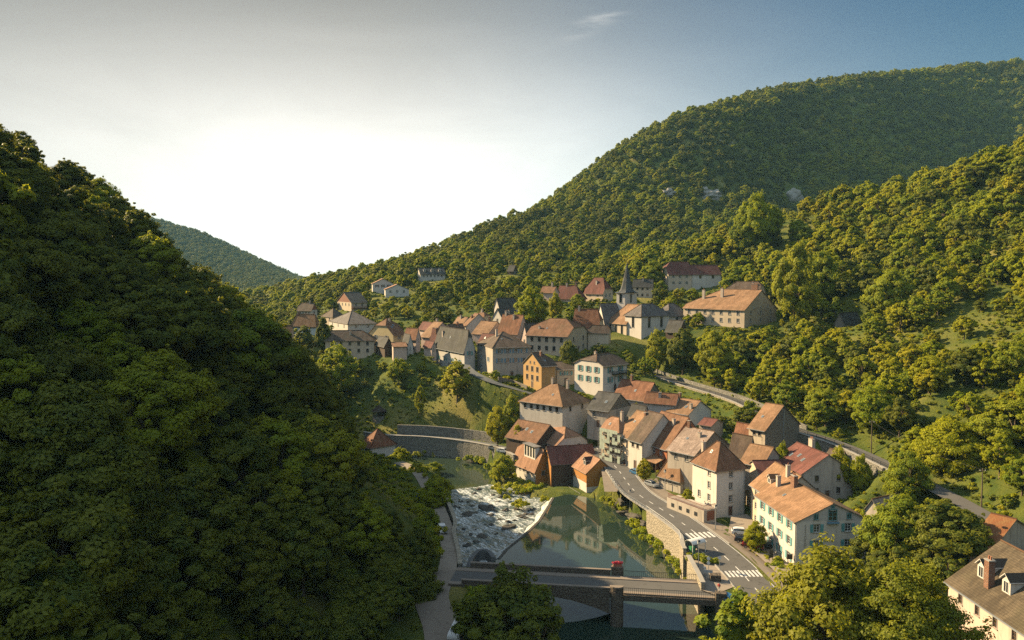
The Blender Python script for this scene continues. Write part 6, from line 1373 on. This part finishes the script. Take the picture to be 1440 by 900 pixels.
def add(x, y, z, h, r, tone, zone, rg):
    for i in range(len(x)): TREES.append((x[i], y[i], z[i], h[i], r[i], tone[i] if not isinstance(tone, str) else tone, zone, int(rg.integers(4)), float(rg.random() * 6.28)))
# left hillside forest
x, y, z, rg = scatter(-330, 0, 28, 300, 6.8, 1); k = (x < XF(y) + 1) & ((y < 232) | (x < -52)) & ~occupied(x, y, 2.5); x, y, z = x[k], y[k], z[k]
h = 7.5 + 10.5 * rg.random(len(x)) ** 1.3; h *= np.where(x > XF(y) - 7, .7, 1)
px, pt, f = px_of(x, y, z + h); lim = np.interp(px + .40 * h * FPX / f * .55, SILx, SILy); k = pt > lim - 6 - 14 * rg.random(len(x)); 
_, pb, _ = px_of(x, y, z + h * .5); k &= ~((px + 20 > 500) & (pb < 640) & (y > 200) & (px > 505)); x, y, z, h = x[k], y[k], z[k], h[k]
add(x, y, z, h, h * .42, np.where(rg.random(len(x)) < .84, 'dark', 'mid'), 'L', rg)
# right hillside: bushy trees with grassy openings
x, y, z, rg = scatter(20, 420, 120, 500, 5.0, 2); rx = np.interp(y, [p[1] for p in road_up[::-1]], [p[0] for p in road_up[::-1]])
zone = (x > rx + 4) & ~((y > 285) & (x < 62)) & ((y < 470) | (x > 100)); px, py, f = px_of(x, y, z)
dens = .97 - .55 * np.clip(nf(x, y, 17, .7) - .52, 0, 1) * 2.6
op = [(1085, 305, 1165, 330), (1400, 410, 1440, 428), (1225, 608, 1300, 638), (1330, 555, 1420, 570), (900, 505, 985, 545)]
for a, t, b, bt in op: dens = np.where((px > a) & (px < b) & (py > t) & (py < bt), .06, dens)
dens = np.where((px > 1000) & (px < 1200) & (py > 480) & (py < 590), .95, dens); dens = np.where((y > 330) & (px > 1150), .93, dens)
k = zone & (rg.random(len(x)) < dens) & ~occupied(x, y, 2.0); x, y, z = x[k], y[k], z[k]; h = (2.8 + 8.2 * rg.random(len(x)) ** 1.9) * np.where(y > 300, 1.2, 1)
k = ~screened(x, y, z, h, h * .42, .25); x, y, z, h = x[k], y[k], z[k], h[k]
add(x, y, z, h, h * .42, np.where(rg.random(len(x)) < .14 + .3 * (nf(x, y, 23, 3) - .5), 'dark', np.where(rg.random(len(x)) < .40 + .6 * (nf(x, y, 31, 1) - .5), 'mid', 'bright')), 'R', rg)
# around the village houses
x, y, z, rg = scatter(-190, 110, 205, 620, 5.4, 3); px, py, f = px_of(x, y, z); rx = np.interp(y, [p[1] for p in road_up[::-1]], [p[0] for p in road_up[::-1]])
zone = (x < np.where(y < 300, rx - 4, 70)) & (x > XF(y) + 8) & (y > np.interp(x, [-60, -30, 5, 60], [285, 265, 232, 205])); zone |= (y > 300) & (x < -30) & (px > 320)
dens = np.where(y > 360, .62, .42) - .3 * np.clip(nf(x, y, 14, 2) - .5, 0, 1); dens = np.where((px > 540) & (px < 730) & (py > 535) & (py < 600), .22, dens); dens = np.where((px > 640) & (px < 760) & (py > 380) & (py < 400), .15, dens)
dens = np.where((px < 545) & (py > 480), .85, dens); dens = np.where((px > 880) & (py > 470) & (py < 545), .85, dens)
k = zone & (rg.random(len(x)) < dens) & ~occupied(x, y, 1.6); x, y, z = x[k], y[k], z[k]; h = 2.8 + 4.2 * rg.random(len(x)) ** 1.4 + np.where(y > 400, 1.5, 0)
k = ~screened(x, y, z, h, h * .42, .30); x, y, z, h = x[k], y[k], z[k], h[k]
add(x, y, z, h, h * .42, np.where(rg.random(len(x)) < .35, 'dark', np.where(rg.random(len(x)) < .6, 'mid', 'bright')), 'V', rg)
# the wooded mountain behind, and the far one beyond the valley
x, y, z, rg = scatter(-220, 1300, 455, 1420, 7.6, 4); px, py, f = px_of(x, y, z); lo = np.interp(px, [300, 560, 640, 760, 860, 930, 1000, 1440], [380, 392, 388, 378, 372, 378, 345, 300])
k = (py < lo + 14 * rg.random(len(x)) - 2) | ((y > 520) & (px < 560)); k &= ~((px > 690) & (px < 740) & (py > 360) & (py < 395) & (rg.random(len(x)) < .8)); k &= ~((px > 1104) & (px < 1132) & (py > 262) & (py < 290)); k &= ~((px > 985) & (px < 1016) & (py > 256) & (py < 288) & (rg.random(len(x)) < .6))
x, y, z = x[k], y[k], z[k]; h = (5.0 + 7.5 * rg.random(len(x)) ** 1.5) * np.where(y > 900, 1.15, 1); k = ~((y < 540) & screened(x, y, z, h, h * .42, .25)); x, y, z, h = x[k], y[k], z[k], h[k]
add(x, y, z, h, h * .45, np.where(rg.random(len(x)) < .45 + .9 * (nf(x, y, 45, 2) - .5), 'dark', np.where(rg.random(len(x)) < .72 + .5 * (nf(x, y, 33, 4) - .5), 'mid', 'bright')), 'M', rg)
rg = np.random.default_rng(14); RX = []
for pa, pb in zip(((1060, 143, 960), (1090, 137, 1010), (1140, 126, 1060), (1190, 117, 1110), (1240, 111, 1160), (1290, 105, 1200), (1360, 99, 1230), (1440, 91, 1260)), ((1090, 137, 1010), (1140, 126, 1060), (1190, 117, 1110), (1240, 111, 1160), (1290, 105, 1200), (1360, 99, 1230), (1440, 91, 1260), (1500, 86, 1280))):
    A_, B_ = P(*pa), P(*pb)
    for t in np.arange(0, 1, 9.0 / (B_ - A_).length): p = A_.lerp(B_, t); RX.append((p.x + rg.normal() * 3, p.y + rg.normal() * 3))
RX = np.array(RX); z = tz(RX[:, 0], RX[:, 1]); h = 12 + 6 * rg.random(len(RX)); add(RX[:, 0], RX[:, 1], z, h, h * .42, np.where(rg.random(len(RX)) < .6, 'dark', 'mid'), 'M', rg)
x, y, z, rg = scatter(-1250, -150, 1300, 2250, 15, 5); px, py, f = px_of(x, y, z); k = (px > 150) & (px < 470); x, y, z = x[k], y[k], z[k]; h = 11 + 4 * rg.random(len(x)); add(x, y, z, h, h * .5, 'dark', 'M', rg)
# near ground below the camera, right
x, y, z, rg = scatter(28, 130, 60, 175, 6.0, 6); px, py, f = px_of(x, y, z); k = (py > 715) & (px > 1225) & (px < 1335) & ~occupied(x, y, 2.2); x, y, z = x[k], y[k], z[k]; h = 5 + 3.5 * rg.random(len(x)); k = (px_of(x, y, z + h)[1] > 690); x, y, z, h = x[k], y[k], z[k], h[k]; add(x, y, z, h, h * .46, 'dark', 'N', rg)

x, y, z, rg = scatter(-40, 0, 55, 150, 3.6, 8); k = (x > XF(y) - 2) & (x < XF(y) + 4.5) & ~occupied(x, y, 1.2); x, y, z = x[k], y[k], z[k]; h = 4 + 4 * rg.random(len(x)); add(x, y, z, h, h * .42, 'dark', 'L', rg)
ZL = {'L': ('dense green broadleaf tree in the shaded forest of the left hillside', 'forest trees on the left hillside'), 'R': ('bushy sunlit tree on the slope of the right hillside', 'trees on the right hillside'), 'V': ('small leafy tree between the houses and gardens of the village', 'garden trees of the village'),
      'M': ('distant tree of the wooded mountain', 'mountain trees'), 'N': ('dark round tree behind the big tree near the corner house', 'dark trees below the inn')}
def put_tree(x, y, z, h, r, tone, label, group, var, spin, wide=None, name='tree', cat='tree'):
    tr, cr = HI[tone][var]; o = empty(name, (x, y, z - .1), spin); tag(o, label, cat, group); base = (.40, .46, .34, .43)[var]; s = (r / base) if wide else h; o.scale = (s, s, h) if wide else (h, h, h)
    link('trunk', tr, o); link('crown', cr, o); return o
# trees one would point at: base pixel, top pixel, half width (pixels), tone, label
HAND = [(643, 562, 508, 19, 'bright', 'bright yellow green tree below the tall pale house', 272, 2), (474, 548, 484, 27, 'bright', 'large pale yellow tree in front of the long low house', 296, 3), (591, 566, 543, 7, 'bright', 'small yellow sapling on the grassy bank', 275, 0),
        (455, 495, 446, 9, 'dark', 'tall narrow conifer beside the pale blue house', 318, 2), (428, 490, 458, 13, 'dark', 'dark conifer in front of the pale blue house', 322, 2), (748, 448, 404, 22, 'bright', 'big pale tree standing above the old cluster of roofs', 318, 1), (781, 428, 412, 9, 'bright', 'small pale tree right of the big pale tree', 330, 0),
        (812, 432, 414, 11, 'mid', 'round bush like tree below the red manor wing', 340, 1), (918, 398, 368, 17, 'mid', 'round spreading tree left of the white farmhouse', 392, 1), (905, 392, 378, 8, 'bright', 'small bright tree behind the spire', 385, 0),
        (560, 534, 504, 14, 'bright', 'bright rounded tree below the boxy outbuilding', 292, 1), (720, 596, 553, 15, 'mid', 'leafy tree beside the red leaved bush', 250, 3), (700, 600, 572, 15, 'bright', 'yellowish bushy tree at the corner of the river wall', 247, 1), (728, 628, 598, 10, 'bright', 'light tree left of the dark wooden barn', 238, 0),
        (709, 682, 640, 16, 'bright', 'sunlit bushy tree at the river corner of the mill wing', 226, 1), (906, 676, 645, 10, 'bright', 'round street tree in front of the red fronted house', 199, 3), (967, 718, 687, 9, 'bright', 'slim street tree beside the terrace of the tall white house', 178, 2), (1062, 772, 733, 15, 'bright', 'bright street tree beside the parked cars at the inn', 151, 1),
        (607, 735, 676, 19, 'bright', 'backlit tree with yellow rim on the left bank, nearer the bridge', 186, 1), (586, 690, 651, 15, 'bright', 'backlit tree with yellow rim on the left bank by the red house', 220, 1), (563, 668, 630, 15, 'bright', 'yellow green tree right of the small red roofed house', 243, 1), (572, 730, 678, 18, 'mid', 'leafy tree over the left bank path at the forest edge', 200, 0), (590, 790, 725, 20, 'mid', 'overhanging tree at the forest edge beside the left bank path', 165, 3), (588, 850, 742, 27, 'dark', 'dark tree leaning over the road end left of the bridge', 141, 0), (590, 905, 800, 36, 'dark', 'dark tree beside the shaded road below the bridge end', 132, 1), (606, 774, 716, 15, 'mid', 'leafy tree hanging over the white car on the left bank path', 170, 1), (570, 775, 700, 22, 'mid', 'forest edge tree behind the left bank path', 175, 1), (548, 690, 652, 16, 'bright', 'sunlit tree below the small red roofed house', 240, 2), (610, 668, 650, 14, 'mid', 'low leafy tree at the edge of the far dark pool', 238, 1),
        (1100, 648, 622, 10, 'bright', 'small tree at the foot of the tall bare stone house', 184, 3), (1050, 602, 578, 11, 'mid', 'small dark tree below the wall of the hillside road', 220, 1), (1028, 588, 570, 8, 'mid', 'little tree against the sunlit road wall', 232, 0), (1230, 625, 541, 32, 'bright', 'large round tree beside the utility pole on the hillside road', 196, 1),
        (1180, 660, 628, 17, 'bright', 'bushy yellow tree below the hillside road behind the maroon roofs', 176, 1), (1210, 668, 640, 15, 'bright', 'low yellow bushy tree right of the dark roof', 172, 1), (1275, 694, 636, 30, 'mid', 'shaded tree on the slope right of the maroon roofed house', 160, 1), (1335, 690, 590, 44, 'bright', 'broad sunlit tree above the low cliff of the hillside road', 165, 1), (1425, 640, 560, 44, 'mid', 'big tree at the right edge above the road', 160, 3),
        (1064, 335, 272, 25, 'bright', 'tall leafy tree crowning the shoulder of the right hill', 395, 1), (1042, 340, 300, 16, 'mid', 'smaller tree left of the tall tree on the hill shoulder', 398, 0), (1084, 326, 288, 15, 'bright', 'rounded tree right of the tall tree on the hill shoulder', 400, 3), (1155, 445, 350, 27, 'mid', 'tall sunlit tree near the cabin of the right hillside', 300, 3), (1118, 470, 345, 30, 'mid', 'tall dark sided tree right of the long cream house', 285, 1), (1250, 470, 380, 30, 'mid', 'tall tree right of the hillside cabin', 262, 1),
        (1005, 520, 468, 24, 'mid', 'leafy tree below the long cream house', 262, 1), (960, 510, 462, 20, 'dark', 'dark tree between the church and the hillside road', 275, 0), (925, 500, 465, 16, 'mid', 'leafy tree below the church choir', 284, 1), (800, 500, 478, 14, 'dark', 'dark shrubby tree at the corner of the big cream house', 276, 1),
        (1262, 800, 700, 46, 'mid', 'broad tree behind the big near tree right of the inn', 128, 1), (1330, 800, 705, 50, 'dark', 'dark shaded tree behind the big near tree by the corner house', 122, 3)]
def hand(px, pb, pt, hw, tone, label, D, var, name='tree'):
    b = P(px, pb, D); zg = tz1(b.x, b.y); top = Zat(pt, D); f = px_of(np.array([b.x]), np.array([b.y]), np.array([b.z]))[2][0]; h = top - min(zg, b.z + 1.0); z = min(zg, b.z + 1.0); r = hw * f / FPX
    return put_tree(b.x, b.y, z, max(h, 1.5), r, tone, label, None, var, random.random() * 6, wide=True)
for t in HAND: hand(*t)
# the two great trees that fill the lower edge, with limbs one can see
def great(px, pb, pt, hw, D, tone, label, seed, nc, per, leaf, open_=0):
    b = P(px, pb, D); top = Zat(pt, D); z = tz1(b.x, b.y); z = min(z, top - 10); h = top - z; r = hw * D / FPX; tr, cr = make_tree(seed, 'leaf_' + tone, R_=r / h * .92, nc=nc, per=per, leaf=leaf, base=.2)
    o = empty('tree', (b.x, b.y, z - .2), 1.0); tag(o, label, 'tree'); o.scale = (h, h, h); link('trunk', tr, o); link('crown', cr, o)
great(1165, 900, 772, 118, 88, 'olive', 'great spreading tree filling the lower edge in front of the inn', 501, 190, 330, .0092)
great(1275, 905, 790, 95, 84, 'olive', 'great dense tree left of the corner house with dormers', 502, 160, 330, .0092)
great(1025, 935, 822, 52, 98, 'mid', 'leafy tree at the lower edge beside the bridge end', 503, 80, 190, .016)
great(712, 915, 795, 74, 112, 'dark', 'dark tree at the lower edge hiding the left half of the bridge', 504, 90, 230, .016)
great(694, 930, 822, 34, 116, 'dark', 'dark narrow tree at the lower edge beside the shaded road', 505, 60, 220, .018)
great(755, 940, 838, 48, 108, 'dark', 'low dark tree at the lower edge below the bridge arch', 506, 60, 220, .018)
# individuals: the ones that show largest; the rest is one forest
A = [(t, px_of(t[0], t[1], t[2] + t[3] * .6)) for t in TREES]
def shown(t, q): return -30 < q[0] < 1470 and q[1] < 930
rank = sorted(range(len(TREES)), key=lambda i: -(TREES[i][3] / A[i][1][2] if shown(*A[i]) else 0)); NIND = 300 - len(HAND) - 6
ind = set(rank[:NIND])
for i in ind:
    x, y, z, h, r, tone, zn, var, sp = TREES[i]; lb, gp = ZL[zn]; put_tree(x, y, z, h, r, tone, lb, gp, var, sp)
def gn_scatter(name, pts, scl, rot, idx, coll, label=None):
    me_ = bpy.data.meshes.new(name); me_.vertices.add(len(pts)); me_.vertices.foreach_set('co', np.asarray(pts, np.float32).ravel())
    for nm, ty, arr in (('scl', 'FLOAT', scl), ('rot', 'FLOAT', rot), ('idx', 'INT', idx)): a = me_.attributes.new(nm, ty, 'POINT'); a.data.foreach_set('value', np.asarray(arr, np.float32 if ty == 'FLOAT' else np.int32))
    me_.update(); o = link(name, me_); tag(o, kind='stuff')
    g = bpy.data.node_groups.new(name + '_nodes', 'GeometryNodeTree'); g.interface.new_socket('Geometry', in_out='INPUT', socket_type='NodeSocketGeometry'); g.interface.new_socket('Geometry', in_out='OUTPUT', socket_type='NodeSocketGeometry')
    nd = g.nodes; gi_, go = nd.new('NodeGroupInput'), nd.new('NodeGroupOutput'); io = nd.new('GeometryNodeInstanceOnPoints'); ci = nd.new('GeometryNodeCollectionInfo'); ci.inputs['Collection'].default_value = coll; ci.inputs['Separate Children'].default_value = True; ci.inputs['Reset Children'].default_value = True
    def at(n, t): q = nd.new('GeometryNodeInputNamedAttribute'); q.data_type = t; q.inputs['Name'].default_value = n; return q.outputs['Attribute']
    cx_ = nd.new('ShaderNodeCombineXYZ'); L = g.links.new; L(at('rot', 'FLOAT'), cx_.inputs['Z']); L(gi_.outputs[0], io.inputs['Points']); L(ci.outputs[0], io.inputs['Instance']); io.inputs['Pick Instance'].default_value = True
    L(at('idx', 'INT'), io.inputs['Instance Index']); L(cx_.outputs[0], io.inputs['Rotation']); L(at('scl', 'FLOAT'), io.inputs['Scale']); L(io.outputs[0], go.inputs[0])
    md = o.modifiers.new('scatter', 'NODES'); md.node_group = g; return o
rest = [TREES[i] for i in range(len(TREES)) if i not in ind]
tb = {'dark': 0, 'mid': 2, 'bright': 4}
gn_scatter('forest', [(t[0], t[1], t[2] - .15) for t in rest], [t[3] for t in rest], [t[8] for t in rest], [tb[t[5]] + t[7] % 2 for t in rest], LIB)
# ---------------------------------------------------------------- shrubs one can count along water and street, and the undergrowth
def shrub(px, py, s, tone, label, group=None, z=None, sz=1.0):
    p = on(px, py) if z is None else G(px, py, z); o = link('shrub', random.choice(SHR[tone]), None, p, (0, 0, random.random() * 6)); o.scale = (s, s, s * sz); tag(o, label, 'shrub', group)
shrub(722, 573, 2.6, 'red', 'red leaved bush beside the lane'); shrub(617, 776, .9, 'mid', 'small round bush in a tub on the left bank path')
gs = 'shrubs along the foot of the river wall'; ls = 'leafy shrub growing at the waterline below the river wall'
for px, py, s in ((876, 718, 2.0), (893, 742, 1.8), (905, 754, 1.9), (917, 764, 1.7), (928, 772, 1.8), (938, 781, 1.6), (950, 786, 2.0), (957, 800, 1.8), (966, 812, 1.6), (972, 822, 1.2), (856, 708, 1.6)): shrub(px, py, s, random.choice(('bright', 'mid', 'bright')), ls, gs, .3)
gs = 'shrubs on the gravel island by the mill'; ls = 'low shrub on the gravel island between rapids and mill'
for px, py, s in ((700, 690, 1.5), (708, 694, 1.4), (716, 688, 1.6), (726, 690, 1.7), (733, 694, 1.3), (742, 690, 1.5), (750, 692, 1.7), (758, 690, 1.5), (764, 694, 1.3), (730, 714, 1.6), (736, 712, 1.3), (714, 702, 1.0), (768, 706, 1.3), (722, 676, 1.5), (735, 680, 1.3), (746, 683, 1.2), (697, 676, 1.4)): shrub(px, py, s, random.choice(('bright', 'mid', 'bright')), ls, gs, -1.0)
gs = 'shrubs beside the inn forecourt'; ls = 'low garden shrub between the road and the inn'
for px, py, s in ((1062, 777, 1.0), (1070, 783, .9), (1078, 789, .9), (1090, 797, 1.4), (1094, 803, 1.4), (1054, 768, .8), (1112, 806, 1.2)): shrub(px, py, s, random.choice(('bright', 'mid')), ls, gs)
gs = 'shrubs on the plaza by the bridge'; ls = 'rounded shrub in the planted bed of the bridge plaza'
for px, py, s in ((979, 788, 1.2), (986, 789, 1.2), (994, 791, 1.1), (1001, 794, 1.0)): shrub(px, py, s, 'mid', ls, gs)
gs = 'bushes along the left quay'; ls = 'sunlit bush along the edge of the left quay'
for px, py, s in ((620, 690, 1.9), (625, 700, 1.6), (616, 682, 1.6), (600, 664, 1.5), (622, 704, 1.3), (646, 760, 1.1), (648, 785, 1.2), (627, 697, 1.9), (629, 703, 1.7), (624, 692, 1.9), (612, 676, 1.7), (632, 712, 1.2), (615, 712, 1.6), (606, 705, 1.7), (596, 695, 1.6), (613, 752, 1.5), (611, 765, 1.6), (606, 786, 1.7), (636, 742, 1.2), (640, 758, 1.1), (598, 735, 1.8), (600, 760, 1.7), (590, 720, 1.8), (668, 838, 1.7), (672, 850, 1.8), (660, 845, 1.3), (664, 858, 1.5), (676, 842, 1.6)): shrub(px, py, s, random.choice(('bright', 'mid')), ls, gs)
gs = 'bushes under the embankment wall'; ls = 'dark bush at the waterline of the embankment wall'
for px, py, s in ((560, 640, 1.6), (590, 642, 1.5), (655, 648, 1.7), (672, 650, 1.9), (684, 652, 2.0), (690, 660, 1.8), (693, 670, 1.7)): shrub(px, py, s, 'mid', ls, gs, -1.2)
U = []
for x0, x1, y0, y1, st, sd in ((-75, 190, 95, 330, 2.1, 21), (-190, 300, 330, 520, 4.2, 22), (-260, -20, 30, 260, 4.0, 23)):
    x, y, z, rg = scatter(x0, x1, y0, y1, st, sd); m = nf(x, y, 6, 1.1) * .6 + rg.random(len(x)) * .4
    s = (.35 + 1.5 * np.clip(m - .29, 0, 1)) * (1.25 if st > 3 else 1); k = (m > .33) & ~occupied(x, y, s * .8); k &= ~screened(x, y, z, s * 1.1, s, .3)
    U += [(a, b, c, d, rg.random() * 6.28, int(rg.choice((0, 1, 2, 3, 2, 3, 4, 5)))) for a, b, c, d in zip(x[k], y[k], z[k], s[k])]
for x0, x1, y0, y1, st, sd, cond in ((-60, 30, 225, 310, 1.3, 31, 'bank'), (40, 230, 120, 400, 2.0, 32, 'hill')):
    x, y, z, rg = scatter(x0, x1, y0, y1, st, sd); px, py, f = px_of(x, y, z); k = ((px > 530) & (px < 780) & (py > 520) & (py < 612)) if cond == 'bank' else (px > 1000) & (py < 720); k &= ~occupied(x, y, .3) & (rg.random(len(x)) < .75)
    s = .16 + .34 * rg.random(len(x)) ** 2; U += [(a, b, c, d, rg.random() * 6.28, int(rg.choice((0, 1, 2, 3, 4, 5)))) for a, b, c, d in zip(x[k], y[k], z[k], s[k])]
gn_scatter('undergrowth', [u[:3] for u in U], [u[3] for u in U], [u[4] for u in U], [u[5] for u in U], LIBS)
# ---------------------------------------------------------------- the air of the valley
def haze(density, color):
    n = N('haze'); pv = n.n('ShaderNodeVolumePrincipled'); pv.inputs['Color'].default_value = (*color, 1); pv.inputs['Density'].default_value = density; pv.inputs['Anisotropy'].default_value = .0; n.l(pv.outputs[0], n.out.inputs['Volume']); MATDEF['haze'] = None; _MD['haze'] = n.m
    zlo = float(ZZ.min()) - 1; zhi = float(ZZ.max()) + 40; x0, x1, y0, y1 = -5400, 5400, -1700, 6800; me_ = bpy.data.meshes.new('haze'); me_.from_pydata([(x0,y0,zlo),(x1,y0,zlo),(x1,y1,zlo),(x0,y1,zlo),(x0,y0,zhi),(x1,y0,zhi),(x1,y1,zhi),(x0,y1,zhi)], [], [(0,3,2,1),(4,5,6,7),(0,1,5,4),(1,2,6,5),(2,3,7,6),(3,0,4,7)]); me_.materials.append(n.m); o = link('haze', me_); tag(o, kind='stuff'); return o
haze(.00006, (.30, .60, .80))
